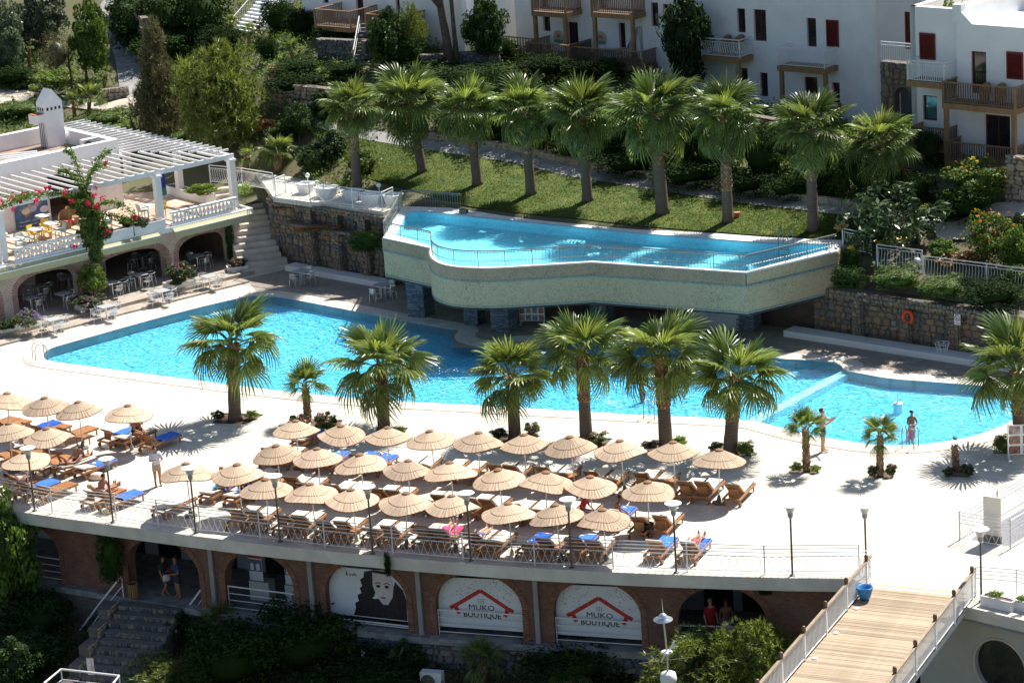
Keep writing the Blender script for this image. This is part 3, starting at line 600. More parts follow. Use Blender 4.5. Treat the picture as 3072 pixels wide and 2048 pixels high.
# striped valances over the arches
def stripes_mat():
    m, t, out = nodes('striped_awning'); b = N(t, 'ShaderNodeBsdfPrincipled'); b.inputs['Roughness'].default_value = .8
    tc = N(t, 'ShaderNodeTexCoord'); sp = N(t, 'ShaderNodeSeparateXYZ'); t.links.new(tc.outputs['Object'], sp.inputs[0]); mu = N(t, 'ShaderNodeMath', operation='MULTIPLY'); mu.inputs[1].default_value = 9; t.links.new(sp.outputs[0], mu.inputs[0])
    fr_ = N(t, 'ShaderNodeMath', operation='FRACT'); t.links.new(mu.outputs[0], fr_.inputs[0]); r = ramp(t, [(0, (.42, .42, .22)), (.6, (.5, .49, .33))], 'CONSTANT'); t.links.new(fr_.outputs[0], r.inputs[0]); t.links.new(r.outputs[0], b.inputs['Base Color']); t.links.new(b.outputs[0], out.inputs[0]); return m
awn = stripes_mat()
for i, (a, b_, lab) in enumerate([(-5.5, 4.35, 'pale green striped valance over the leftmost visible brick arch'), (4.95, 8.75, 'pale green striped valance over the middle brick arch'), (9.65, 14.6, 'pale green striped valance over the brick arch nearest the stairs')]):
    t = thing('awning_valance', lab, 'awning', LL(a, -.75, 2.4), LA, 'awnings on the brick arcade'); w = b_ - a
    m = MB(); n_ = int(w / .22)
    for k in range(n_):
        m.box((w * (k + .5) / n_, 0, .17 + .01 * (k % 2)), (w / n_ - .002, .02, .34)); m.lathe([(.09, 0), (.085, .012)], 8, (w * (k + .5) / n_, 0, -.01)) if False else None
    m.build('valance', awn, t)
    m = MB(); m.add([(0, -.01, .36), (w, -.01, .36), (w, .22, .56), (0, .22, .56)], [(0, 1, 2, 3)]); m.build('canopy_roof', awn, t)
    m = MB(); m.bar((0, -.02, .36), (w, -.02, .36), .05, .05); m.build('front_bar', wmetal, t)
# balustrades
prof = [(.085, 0), (.085, .04), (.05, .06), (.05, .1), (.095, .2), (.1, .26), (.07, .36), (.045, .44), (.045, .48), (.075, .5), (.075, .54)]
bme = MB().lathe(prof, 10)
bal_me = None
for (a, b_, lab) in [(-6, -.25, 'white turned balustrade left of the first pergola column'), (.35, 4.6, 'white turned balustrade between the first column and the bougainvillea'), (9.8, 13.95, 'white turned balustrade between the second and the corner column')]:
    t = thing('balustrade', lab, 'balustrade', LL(a, -.3, 3.0), LA, 'terrace balustrades'); w = b_ - a
    m = MB(); m.box((w / 2, 0, .06), (w, .26, .12)); m.build('plinth', white, t); m = MB(); m.box((w / 2, 0, .7), (w, .24, .1)); m.build('handrail', white, t)
    n_ = int(w / .235)
    for k in range(n_):
        if bal_me is None:
            o = MB().lathe(prof, 10).build('baluster', white, t, sm=True); bal_me = o.data
        else: o = link('baluster', bal_me, t)
        o.location = (w * (k + .5) / n_, 0, .12)
# planter boxes on the terrace edge
def planter(loc, w, d_, h, rz, lab, group=None, m_=None):
    t = thing('planter_box', lab, 'planter', loc, rz, group); m = MB(); iw, id_ = w - .1, d_ - .1
    m.prism([(-w / 2, -d_ / 2), (w / 2, -d_ / 2), (w / 2, d_ / 2), (-w / 2, d_ / 2)], 0, h, [[(-iw / 2, -id_ / 2), (iw / 2, -id_ / 2), (iw / 2, id_ / 2), (-iw / 2, id_ / 2)]]); m.build('box', m_ or white, t)
    m = MB(); m.box((0, 0, h - .06), (iw, id_, .04)); m.build('soil', soil, t); return t
PLT = [planter(LL(6.3, -.3, 3.0), 2.0, .45, .5, LA, 'white trough planter beside the bougainvillea on the terrace edge'), planter(LL(8.35, -.3, 3.0), 1.9, .45, .5, LA, 'white trough planter left of the second pergola column'), planter(LL(14.0, 4.4, 3.0), 4.2, .6, .5, LA + R(90), 'long white trough planter at the right end of the pergola terrace')]
# pergola
pg = thing('pergola', 'white slatted pergola on square columns above the brick arcade', 'pergola', LO, LA)
PZ = 5.75
def column(x, y, z0=3.0, z1=PZ, w=.34):
    m = MB(); m.box((x, y, (z0 + z1) / 2), (w, w, z1 - z0)); m.box((x, y, z0 + .06), (w + .14, w + .14, .12)); m.box((x, y, z1 - .1), (w + .12, w + .12, .1)); m.build('column', white, pg)
for x, y in [(-9.3, .3), (.1, .3), (9.5, .3), (14.2, .3), (13.9, 5.2), (13.8, 10.4), (13.7, 15.6)]: column(x, y)
m = MB(); m.bar((-14, .3, PZ + .1), (14.4, .3, PZ + .1), .16, .24); m.build('front_beam', white, pg)
m = MB(); m.bar((14.2, .3, PZ + .1), (13.7, 16, PZ + .1), .16, .24); m.build('side_beam', white, pg)
m = MB(); m.bar((10.85, 5.6, PZ + .1), (10.85, 15.5, PZ + .1), .1, .2); m.build('wall_plate', white, pg)
BX, BY = 10.7, 5.85
slat_me = {}
def slat(a, b_):
    a, b_ = Vector(a), Vector(b_); L = round((b_ - a).length, 1)
    if L not in slat_me: slat_me[L] = MB().box((L / 2, 0, 0), (L, .07, .11)).build('slat', white, pg).data; o = bpy.data.objects[-1] if False else None
    o = link('slat', slat_me[L], pg); o.location = a; o.rotation_euler = (0, 0, math.atan2(b_.y - a.y, b_.x - a.x)); return o
for k in range(44):                      # front strip: slats from the front beam back to the white block
    x = -13.4 + k * .62
    if x > 14.3: break
    yend = BY if x <= BX else .3 + (14.4 - x) / (14.4 - BX) * (BY - .3)
    if yend > .6: slat((x, -.15, PZ + .27), (x, yend, PZ + .27))
for k in range(24):                      # right strip
    y = 1.2 + k * .62; x0 = BX if y > BY else 14.4 - (y - .3) / (BY - .3) * (14.4 - BX)
    slat((x0, y, PZ + .265), (14.75 - .03 * y, y, PZ + .265))
for k in range(34):                      # strip behind the block
    x = -9 + k * .62; slat((x, 12.6, PZ + .26), (x, 15.9, PZ + .26))
for o in [c for c in pg.children if c.name.startswith('slat') and c.location.length < 1e-6]: bpy.data.objects.remove(o)
m = MB(); m.bar((-12, 15.6, PZ + .1), (13.8, 15.6, PZ + .1), .14, .22); m.build('rear_beam', white, pg)
# white block inside the pergola
wb_ = thing('white_roof_block', 'white plastered block with parapet roof inside the pergola', 'building', LL(0, BY, 3.0), LA)
def lb(mb, x0, x1, y0, y1, z0, z1): mb.box(((x0 + x1) / 2, (y0 + y1) / 2 - BY, (z0 + z1) / 2 - 3.0), (x1 - x0, y1 - y0, z1 - z0)); return mb
T = 12.4; Z6 = 6.75
lb(MB(), -20, BX, BY, BY + .35, 5.55, Z6).build('front_parapet', plaster, wb_); lb(MB(), BX - .35, BX, BY + .35, T, 5.55, Z6).build('side_parapet', plaster, wb_); lb(MB(), -20, BX - .35, T - .35, T, 5.55, Z6 + .1).build('rear_parapet', plaster, wb_)
lb(MB(), -19.9, BX - .36, BY + .36, T - .36, 5.6, 5.95).build('roof', mat('roof_felt', (.3, .2, .15), .9, .4, 1.0), wb_)
mat('pink_plaster', (.76, .7, .67), .8, .08, 1)
for (x0, x1) in [(-20, -6), (-3.6, -2.9), (3.2, 6.15), (8.2, BX)]: lb(MB(), x0, x1, BY + .05, BY + .4, 3.0, 5.55).build('front_wall', MATS['pink_plaster'], wb_)
lb(MB(), BX - .3, BX - .02, BY + .4, T, 3.0, 5.55).build('side_wall', MATS['pink_plaster'], wb_); lb(MB(), -19, BX - .4, BY + 3.5, BY + 3.7, 3.0, 5.5).build('inner_wall', dark_wood, wb_)
for k in range(5):
    x = -12 + k * 4.3; lb(MB(), x, x + 3.4, BY + .9, BY + 3.2 + (k % 2), 6.02 + .05 * (k % 3), 6.06 + .05 * (k % 3)).build('roof_sheet', mat('zinc_sheet', (.5, .5, .5), .5, .25, 1.5, rv=.2) if 'zinc_sheet' not in MATS else MATS['zinc_sheet'], wb_)
for k in range(4):
    a = Vector((8.2 - k * .3, .8 + k * .7, 3.35)); m = MB(); m.tube([a, a + Vector((-3.2, 1.2, .05)), a + Vector((-6, .6, 0))], .05, 6); m.build('roof_pipe', white, wb_)
# chimney tower
cx = thing('chimney_tower', 'white gabled chimney tower with small square vents on the roof', 'chimney', LL(9.6, 11.0, 5.9), LA)
m = MB(); W2, D2, HT = 1.15, .85, 2.55
m.prism([(-W2 / 2, -D2 / 2), (W2 / 2, -D2 / 2), (W2 / 2, D2 / 2), (-W2 / 2, D2 / 2)], 0, HT); m.build('shaft', plaster, cx)
for k in range(4):
    for sy in (0,):
        h = MB(); h.box((-W2 / 2 + .2 + k * .25, -D2 / 2 - .003, HT - .35), (.12, .02, .17)); h.build('vent', black, cx)
for k in range(3):
    h = MB(); h.box((-W2 / 2 - .003, -D2 / 2 + .17 + k * .25, HT - .35), (.02, .11, .17)); h.build('vent', black, cx)
m = MB(); m.add([(-W2 / 2, -D2 / 2, HT), (W2 / 2, -D2 / 2, HT), (W2 / 2, D2 / 2, HT), (-W2 / 2, D2 / 2, HT), (0, -D2 / 2, HT + .72), (0, D2 / 2, HT + .72)], [(0, 1, 4), (1, 2, 5, 4), (2, 3, 5), (3, 0, 4, 5)]); m.build('gable', plaster, cx)
m = MB(); m.box((-W2 / 2 - .3, 0, HT - .85), (.6, .7, .5)); m.build('side_box', plaster, cx); m = MB(); m.box((-W2 / 2 - .3, 0, HT - .58), (.56, .66, .03)); m.build('rusty_lid', terracotta, cx)
m = MB(); [m.tube([(-W2 / 2 - .15 - .1 * k, -.36, -.1), (-W2 / 2 - .15 - .1 * k, -.36, 1.5)], .02, 5) for k in range(3)]; m.build('cables', black, cx)
def aircon(loc, rz, lab):
    t = thing('air_conditioner', lab, 'air conditioner', loc, rz); m = MB(); m.box((0, 0, .4), (.85, .35, .72)); m.build('case', white, t); m = MB(); m.lathe([(.28, 0), (.28, .02)], 20); m.v = [(x - .12, -z - .176, y + .4) for x, y, z in m.v]; m.build('fan_grille', darkpole, t)
    m = MB(); [m.box((x, 0, .02), (.06, .34, .04)) for x in (-.3, .3)]; m.build('feet', darkpole, t); return t
aircon(LL(9.85, 7.6, 5.95), LA, 'white outdoor air conditioner on the roof beside the chimney tower')
# signs on the terrace
def text_mesh(s, size, m_, parent, loc, rot, name='lettering', sx=1.0, extr=.004, bold=0):
    cu = bpy.data.curves.new('t', 'FONT'); cu.body = s; cu.size = size; cu.extrude = extr; cu.align_x = 'CENTER'; cu.offset = bold; cu.resolution_u = 2
    o = bpy.data.objects.new('t', cu); C.objects.link(o); dg = bpy.context.evaluated_depsgraph_get(); me = bpy.data.meshes.new_from_object(o.evaluated_get(dg)); bpy.data.objects.remove(o)
    me.materials.clear(); me.materials.append(m_); o = link(name, me, parent); o.location = loc; o.rotation_euler = rot; o.scale = (sx, 1, 1); return o
bp_ = thing('billiard_poster', 'blue poster of billiard balls in a rack on the terrace wall', 'poster', LL(4.95, BY - .02, 3.06), LA); bp_.scale = (1, 1, .72)
m = MB(); m.box((0, 0, .95), (2.0, .05, 1.9)); m.build('board', mat('poster_blue', (.07, .13, .25), .5, .5, 1.2), bp_)
def disc(parent, name, x, z, r, y, m_, n=20, sq=1.0):
    mb = MB(); mb.lathe([(r, 0), (r * .98, .006)], n); mb.v = [(a * sq + x, -c - y, b + z) for a, b, c in mb.v]; return mb.build(name, m_, parent)
def poly_on(parent, name, pts, y, m_):
    mb = MB(); mb.prism(pts, 0, .006); mb.v = [(a, -c - y, b) for a, b, c in mb.v]; return mb.build(name, m_, parent)
poly_on(bp_, 'rack', [(-.75, 1.45), (.85, 1.85), (-.35, .7)], .028, mat('rack_wood', (.3, .2, .16), .5)); poly_on(bp_, 'rack_inside', [(-.6, 1.4), (.55, 1.72), (-.28, .92)], .034, mat('rack_felt', (.2, .16, .2), .6))
for k, (x, z, r_, c_) in enumerate([(-.35, 1.25, .26, (.62, .58, .34)), (.08, 1.33, .24, (.42, .38, .5)), (-.45, 1.5, .14, (.16, .22, .42)), (.35, 1.62, .13, (.4, .4, .42)), (-.1, 1.55, .14, (.5, .3, .2)), (.76, 1.12, .26, (.7, .65, .66))]):
    disc(bp_, 'ball', x, z, r_, .042, mat('ball_%d' % k, c_, .3))
text_mesh('• BILLIARD  • INTERNET', .15, white, bp_, (-.05, -.03, .42), (R(90), 0, 0)); text_mesh('• PLAY STATION 2 • CAFE', .15, white, bp_, (-.03, -.03, .14), (R(90), 0, 0))
bsg = thing('notice_board', 'blue and green upright board at the back of the pergola terrace', 'sign', Q(4, 1495, 245, 3.0), LA + R(12)); m = MB(); m.box((0, 0, .7), (.62, .05, 1.2)); m.build('panel', mat('sign_blue', (.03, .05, .35), .4), bsg)
poly_on(bsg, 'green_shape', [(-.3, .12), (.3, .12), (.3, .55), (.1, .5), (-.1, .3), (-.3, .28)], .03, mat('sign_green', (.03, .3, .08), .4)); m = MB(); m.box((0, 0, .05), (.8, .4, .1)); m.build('foot', white, bsg)
# stairs between arcade and stone wall
st = thing('garden_stairs', 'pale stone stairs climbing between the brick arcade and the stone wall', 'stairs', Q(4, 2300, 960), 0)
s0, s1 = Q(4, 2230, 965), Q(5, 310, 905)
sdir = (s1 - s0).normalized(); sb = Vector((-sdir.y, sdir.x, 0)); sw = (s1 - s0).length
for k in range(14):
    a = s0 + sb * (.45 * k + (.0 if k > 1 else -.0)) + sdir * (.0 if k else 0); wd = sw if k < 2 else sw * .92
    m = MB(); c = a + sdir * wd / 2 + sb * .25; m.box((c.x, c.y, (k + 1) * .125), (wd, .5, (k + 1) * .25), math.atan2(sdir.y, sdir.x)); m.build('step', pale_stone, st, True)
# ---------------------------------------------------------------- terrace front: slab edge, brick arcade, railing
AZ = -3.4
arc = thing('terrace_arcade', 'red brick arcade of wide arches below the pool terrace', 'arcade', (-4, -9, AZ))
fas = [Vector((x, y, 0)) for x, y in FASC]
def inset(line, d):
    o = []
    for i, p in enumerate(line):
        t = (line[min(i + 1, len(line) - 1)] - line[max(i - 1, 0)]).normalized(); o.append(p + Vector((-t.y, t.x, 0)) * d)
    return o
AW = [Vector((x, y, 0)) for x, y in [(-30, 5.6), (-17.8, -1.35), (-12.5, -4.55), (-8.39, -6.63), (-4.12, -8.62), (.28, -10.2), (5.2, -11.9), (11.0, -13.4)]]
# fascia of the slab
fm = MB(); n = len(fas); fm.add([(p.x, p.y, z) for z in (-.5, -.003) for p in inset(fas, -.01)], [(i, i + 1, n + i + 1, n + i) for i in range(n - 1)])
bk = inset(fas, 2.5); fm.add([(p.x, p.y, -.5) for p in inset(fas, -.01)] + [(p.x, p.y, -.5) for p in bk], [(i + 1, i, n + i, n + i + 1) for i in range(n - 1)])
tag(struct(fm.build('terrace_edge', concrete)), 'grey concrete edge beam of the pool terrace', None)
# brick bays: (wall segment, arch pixel span)
def seg_panel(A, B, arches, name='bay_wall'):
    u = (B - A).normalized(); rz = math.atan2(u.y, u.x); L = (B - A).length
    mb = arcade_panel(0, L, AZ, -.5, arches, .5); o = mb.build(name, brick); o.location = (A.x, A.y, 0); o.rotation_euler = (0, 0, rz); o.parent = arc; o.matrix_parent_inverse = Matrix.Translation(arc.location).inverted()
    if arches:
        r_ = ring_bricks(arches, .08, .24, -.035, .2).build('arch_bricks', brickring); r_.location = o.location; r_.rotation_euler = o.rotation_euler; r_.parent = arc; r_.matrix_parent_inverse = Matrix.Translation(arc.location).inverted(); struct(r_, 'stuff')
    return o
ASPAN = [[], [(12, 1190, 1850)], [(12, 2085, 2352 + 365)], [(13, 655, 1400)], [(13, 1665, 2352 + 105)], [(14, 395, 1195)], [(14, 1510, 2345), ], []]
BAYS = []
for i in range(len(AW) - 1):
    A, B = AW[i], AW[i + 1]; u = (B - A).normalized(); ar = []
    for (r_, xa, xb) in ASPAN[i]:
        P0 = Vector((A.x, A.y, AZ + .5)); x0, x1 = along(P0, u, q(r_, xa, 0)[0]), along(P0, u, q(r_, xb, 0)[0]); L = (B - A).length
        x0, x1 = max(.25, x0), min(L - .25, x1); ar.append((x0, x1, -2.1, -.78, AZ, 18, 2.0)); BAYS.append((A, u, x0, x1))
    if i == 0: ar = [(3.0, 6.5, -2.1, -.78, AZ, 18, 2.0), (8.2, 12.6, -2.1, -.78, AZ, 18, 2.0)]
    seg_panel(A, B, ar)
# walkway floor, back wall, ceiling light is none
wk = inset(AW, -.35); wi = inset(AW, 4.2)
fl = MB(); fl.prism([(p.x, p.y) for p in wk] + [(p.x, p.y) for p in wi[::-1]], AZ - .25, AZ); tag(struct(fl.build('arcade_walkway', paving)), 'paved walkway inside the brick arcade', None)
bw_ = MB()
for a, b in zip(wi, wi[1:]): bw_.bar((a.x, a.y, AZ / 2 - .3), (b.x, b.y, AZ / 2 - .3), .2, 3.0)
bw_.build('shop_wall', mat('grey_plaster', (.4, .42, .44), .8, .15, 1), arc, True)
for (r_, x) in [(12, 380), (12, 1230), (12, 1560), (13, 200), (13, -300), (14, 1900), (14, 2250)]:
    A, B = (wi[1], wi[2]) if r_ == 12 else ((wi[2], wi[3]) if r_ == 13 else (wi[6 - 0], wi[7]))
    u = (B - A).normalized(); t_ = along(Vector((A.x, A.y, AZ + 1)), u, q(r_, x, 0)[0]); c = A + u * t_ - Vector((-u.y, u.x, 0)) * .12
    m = MB(); m.box((c.x, c.y, AZ + 1.1), (1.0, .06, 2.2), math.atan2(u.y, u.x)); m.build('shop_door', dark_glass, arc, True)
    for e in (-.52, .52): m = MB(); m.box((c.x + u.x * e, c.y + u.y * e, AZ + 1.12), (.08, .1, 2.24), math.atan2(u.y, u.x)); m.build('door_post', black, arc, True)
# grey rain pipes between the arches
for (r_, x, y) in [(12, 1935, 330), (13, 495, 440), (13, 1490, 550), (14, 215, 620)]:
    P0 = min(((a + (b - a).normalized() * along(Vector((a.x, a.y, -.8)), (b - a).normalized(), q(r_, x, y)[0]), a, b) for a, b in zip(AW, AW[1:])), key=lambda k: abs((k[0] - k[1]).length + (k[0] - k[2]).length - (k[2] - k[1]).length))
    u = (P0[2] - P0[1]).normalized(); c = P0[0] - Vector((-u.y, u.x, 0)) * .08; m = MB(); m.box((c.x, c.y, (AZ - .5) / 2), (.18, .12, -AZ - .52), math.atan2(u.y, u.x)); m.build('rain_pipe', mat('grey_pipe', (.3, .3, .31), .5) if 'grey_pipe' not in MATS else MATS['grey_pipe'], arc, True)
# stone base under the walkway
base = thing('stone_base_wall', 'rubble stone base wall below the brick arcade', 'wall', (-4, -9.3, -6))
bl = inset(AW, -.25)
for i in range(2, len(bl) - 1):
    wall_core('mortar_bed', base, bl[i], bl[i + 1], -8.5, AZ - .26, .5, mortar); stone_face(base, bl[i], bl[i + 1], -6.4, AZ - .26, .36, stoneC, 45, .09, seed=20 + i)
wall_core('mortar_bed', base, bl[0], Vector((-15.6, -2.9, 0)), -8.5, AZ - .26, .5, mortar)
# plain white rails across the arches
def arch_rail(A, u, x0, x1, lab, zs=(.12, .42, .7, 1.0)):
    t = thing('arch_railing', lab, 'railing', A + u * x0 + Vector((0, 0, AZ)), math.atan2(u.y, u.x), 'white rails across the arcade openings'); w = x1 - x0; m = MB()
    for z in zs[:-1]:
        m = MB(); m.tube([(0, .12, z), (w, .12, z)], .018, 6); m.build('rail', wmetal, t)
    m = MB(); m.tube([(0, .12, zs[-1]), (w, .12, zs[-1])], .032, 6); m.build('handrail', wmetal, t)
    for x in (.02, w - .02): m = MB(); m.tube([(x, .12, 0), (x, .12, zs[-1])], .022, 6); m.build('post', wmetal, t)
for i, (A, u, x0, x1) in enumerate(BAYS):
    if i == 0: continue
    arch_rail(A, u, x0, x1, ['', 'white pipe railing across the arch right of the stairs', 'low white pipe rail below the portrait banner', 'white pipe railing before the first boutique banner', 'white pipe railing before the second boutique banner', 'white pipe railing before the dark arch by the bridge'][i], (.12, .2) if i == 2 else (.12, .42, .7, 1.0))
A, u = AW[0], (AW[1] - AW[0]).normalized(); Lx = (AW[1] - AW[0]).length
arch_rail(A, u, 8.2, Lx, 'white pipe railing of the dark walkway left of the stairs')
A, u = AW[1], (AW[2] - AW[1]).normalized(); arch_rail(A, u, -.9, .35, 'short white railing beside the top of the stone stairs')
# banners in the arches
cloth_w = mat('banner_vinyl', (.72, .74, .78), .6, .08, 1.5, bump=.25, bs=3)
redp = mat('banner_red', (.5, .03, .03), .5); blk = mat('print_black', (.012, .012, .014), .6)
def banner(bay, lab, zb, name='boutique_banner'):
    A, u, x0, x1 = bay; w = x1 - x0; t = thing(name, lab, 'banner', A + u * (x0 + w / 2) + Vector((-u.y, u.x, 0)) * .3 + Vector((0, 0, AZ)), math.atan2(u.y, u.x), 'banners hung in the arches')
    o = arch_pts(-w / 2 - .05, w / 2 + .05, 1.3, 2.66, zb, 24, 2.0); top = 2.3; o = [(x, min(z, top + .06 * x / w)) for x, z in o]
    mb = MB(); mb.prism(o, 0, .02); mb.v = [(a, c, b) for a, b, c in mb.v]; mb.f = [f[::-1] for f in mb.f]; mb.build('sheet', cloth_w, t); return t, w
def mb_line(parent, pts, w_, y, m_, name):
    mb = MB()
    for a, b in zip(pts, pts[1:]): mb.bar((a[0], y, a[1]), (b[0], y, b[1]), .008, w_, up=(0, 1, 0)) if False else mb.bar((a[0], y, a[1]), (b[0], y, b[1]), w_, .008, up=(0, 1, 0))
    return mb.build(name, m_, parent)
for i, lab in ((3, 'white boutique banner with red roof mark, left of the two'), (4, 'white boutique banner with red roof mark, partly covered by creeper')):
    t, w = banner(BAYS[i], lab, .25)
    mb_line(t, [(-1.28, 1.05), (-1.06, 1.15), (0, 1.82), (1.06, 1.15), (1.28, 1.05)], .15, -.008, redp, 'red_roof_mark'); mb_line(t, [(-1.06, 1.15), (-.92, .82)], .15, -.012, redp, 'red_roof_mark'); mb_line(t, [(1.06, 1.15), (.92, .82)], .15, -.012, redp, 'red_roof_mark')
    text_mesh('MUKO', .3, blk, t, (0, -.006, 1.03), (R(90), 0, 0), sx=1.2); text_mesh('BOUTIQUE', .3, blk, t, (0, -.006, .72), (R(90), 0, 0), sx=1.02, bold=.003)
    mb = MB(); rr = random.Random(i)
    for k in range(90):
        x, z = rr.uniform(-w / 2 + .2, w / 2 - .2), rr.uniform(1.35, 2.25)
        if abs(x) < 1.0 and z < 1.85 - .6 * abs(x): continue
        if (x / (w / 2)) ** 2 + ((z - 1.3) / 1.3) ** 2 < .9: mb.box((x, -.004, z), (.03, .006, .025))
    for k in range(9): mb.box(((k % 3 - 1) * .09, -.004, 1.32 + (k // 3) * .07), (.04, .006, .03))
    struct(mb.build('printed_dots', blk, t), 'stuff')
t, w = banner(BAYS[2], 'banner with a dark haired portrait in the arch left of the boutique banners', .3, 'portrait_banner')
skp = mat('print_skin', (.62, .56, .57), .6); hairp = mat('print_hair', (.02, .018, .025), .6, .5, 5)
poly_on(t, 'dark_clothes', [(-.75, .34), (1.55, .34), (1.58, 1.2), (1.45, 1.6), (1.15, 1.9), (.95, 1.3), (.2, 1.1), (-.2, 1.25), (-.55, .9)], .004, hairp)
poly_on(t, 'hair', [(-.62, .62), (-.66, .85), (-.48, .95), (-.52, 1.2), (-.34, 1.3), (-.4, 1.5), (-.28, 1.6), (-.36, 1.85), (-.2, 1.95), (-.15, 2.2), (.25, 2.3), (.9, 2.28), (.35, 1.9), (.3, 1.5), (.2, 1.2), (-.1, 1.05), (-.3, .7)], .006, hairp)
poly_on(t, 'face', [(.2, 2.2), (.95, 2.15), (1.08, 1.7), (1.0, 1.25), (.78, .92), (.56, .92), (.34, 1.2), (.18, 1.65)], .012, skp)
for ex in (.42, .78): disc(t, 'eye', ex, 1.66, .06, .02, blk, 12, 1.5); mb_line(t, [(ex - .13, 1.76), (ex + .02, 1.82), (ex + .13, 1.77)], .03, -.024, hairp, 'eyebrow')
mb_line(t, [(.6, 1.36), (.68, 1.35)], .025, -.022, mat('print_shade', (.45, .37, .38), .6), 'nose'); disc(t, 'lips', .6, 1.2, .05, .02, mat('print_lips', (.4, .16, .22), .5), 14, 2.4)
mb_line(t, [(-.92, 1.98), (-.92, 2.14)], .02, -.006, blk, 'lettering'); text_mesh('la pelle', .17, blk, t, (-.72, -.006, 1.98), (R(90), 0, 0), sx=1.0)
# small house-for-sale posters behind the second arch
A, u, x0, x1 = BAYS[1]
for k, (off, lab) in enumerate(((.7, 'window poster of a white house with red strip, near the stairs'), (2.35, 'window poster with red strip near the portrait banner'))):
    t = thing('window_poster', lab, 'poster', A + u * (x0 + off) + Vector((-u.y, u.x, 0)) * 1.2 + Vector((0, 0, AZ + .9)), math.atan2(u.y, u.x)); m = MB(); m.box((0, 0, .6), (.62, .03, 1.2)); m.build('sheet', cloth_w, t); poly_on(t, 'red_strip', [(-.3, .95), (.3, .95), (.3, 1.1), (-.3, 1.1)], .018, redp); poly_on(t, 'house_picture', [(-.3, .4), (.3, .4), (.3, .9), (-.3, .9)], .018, mat('print_blue', (.12, .16, .24), .5) if 'print_blue' not in MATS else MATS['print_blue'])
    for a_ in (-.15, .12): poly_on(t, 'house_arch', [(a_ - .08, .45), (a_ + .08, .45), (a_ + .08, .7), (a_, .76), (a_ - .08, .7)], .024, cloth_w)
    mm = MB(); mm.box((0, .35, -.5), (.9, .5, .8)); mm.build('sill_box', concrete, t)

# ornate terrace railing
FP = [(0, 1507.6), (157.3, 1538.6), (349, 1558), (475, 1577), (602.4, 1594.8), (781, 1616), (975.3, 1640.5), (1179.4, 1661.7), (1390, 1679.7), (1605, 1695), (1840, 1704), (2062, 1714), (2295, 1722), (2578, 1719)]
FW = [un(*p) for p in FP]; FW = [Vector((-26.6, 3.4, 0)), Vector((-24.1, 1.8, 0))] + FW + [Vector((12.2, -15.0, 0))]
rail = thing('terrace_railing', 'white wrought iron railing with looped lattice along the terrace edge', 'railing', tuple(FW[6]))
post_me = None
def ornate(parent, A, B, first=True, zb=.1, z3=.68, tops=(.83, .97, 1.1), unit=.27):
    L = (B - A).length; u = (B - A).normalized(); P = lambda x, z: A + u * x + Vector((0, 0, z))
    m = MB()
    for z in tops + (z3, zb): m = m.tube([P(0, z), P(L, z)], .017, 5)
    m.build('rails', wmetal, parent, True)
    m = MB(); n_ = max(1, int(L / unit)); w = L / n_; r_ = .0085
    for k in range(n_):
        x = (k + .5) * w; top = z3 - .02; zx = .5
        for sg in (-1, 1):
            m.tube([P(x + sg * w * .5, zb), P(x + sg * w * .03, .44), P(x - sg * w * .05, .5), P(x - sg * w * .05, .56)], r_, 4, cap=False)
            m.tube([P(x + sg * w * .06, .53), P(x + sg * w * .16, .57), P(x + sg * w * .17, .64), P(x + sg * w * .3, .665), P(x + sg * w * .5, .64)], r_, 4, cap=False)
    m.build('lattice_panel', wmetal, parent, True)
for a, b in zip(FW, FW[1:]):
    ornate(rail, a, b)
    m = MB(); m.tube([(a.x, a.y, 0), (a.x, a.y, 1.12)], .028, 8); m.build('post', wmetal, rail, True)
# ---------------------------------------------------------------- stone stairs down from the arcade
sA, sB = Q(12, 1130, 815, AZ), Q(12, 1690, 860, AZ); s_u = (sB - sA).normalized(); s_d = Vector((s_u.y, -s_u.x, 0)); SWD = (sB - sA).length
fs = thing('stone_stairs', 'broad stairs of dark round stones going down from the arcade', 'stairs', tuple(sA))
rr = random.Random(5)
cob_me = None
for k in range(13):
    z = AZ - .02 - k * .2; a = sA + s_d * (k * .42); m = MB(); c = a + s_u * SWD / 2 + s_d * .21 + Vector((0, 0, z - .6)); m.box((c.x, c.y, z - .55), (SWD, .44, 1.1), math.atan2(s_u.y, s_u.x)); tr_ = m.build('tread', mortar, fs, True)
    x = 0
    while x < SWD - .12:
        w = min(rr.uniform(.22, .5), SWD - x)
        for row in (0, 1):
            b = STONES[rr.randrange(7)]; c = a + s_u * (x + w / 2) + s_d * (.1 + row * .2) + Vector((0, 0, z + .0))
            M3 = Matrix((s_u, s_d * -1, Vector((0, 0, 1)))).transposed()
            o = bpy.data.objects.new('stone', STONE_ME[stoneC.name][rr.randrange(7)]); C.objects.link(o); o.parent = fs; o.matrix_parent_inverse = Matrix.Translation(fs.location).inverted()
            rot = math.atan2(s_u.y, s_u.x)
            o.matrix_basis = Matrix.Translation(c) @ Matrix.Rotation(rot, 4, 'Z') @ Matrix.Rotation(R(-90), 4, 'X') @ Matrix.Diagonal((w * .94, .12, .2, 1))
        x += w
    stone_face(fs, a + s_d * .42 , a + s_d * .42 + s_u * SWD, z - .2, z - .01, .24, stoneC, 6, .06, seed=40 + k)
def handrail(pts, lab, posts, r_=.04, low=True):
    t = thing('stair_handrail', lab, 'handrail', tuple(pts[0]), 0, 'white stair handrails'); m = MB(); m.tube(pts, r_, 8); m.build('handrail', wmetal, t, True)
    if low: m = MB(); m.tube([p - Vector((0, 0, .42)) for p in pts], .022, 6); m.build('lower_rail', wmetal, t, True)
    for i, L in posts: m = MB(); p = pts[i]; m.tube([p - Vector((0, 0, L)), p], .03, 6); m.build('post', wmetal, t, True)
    return t
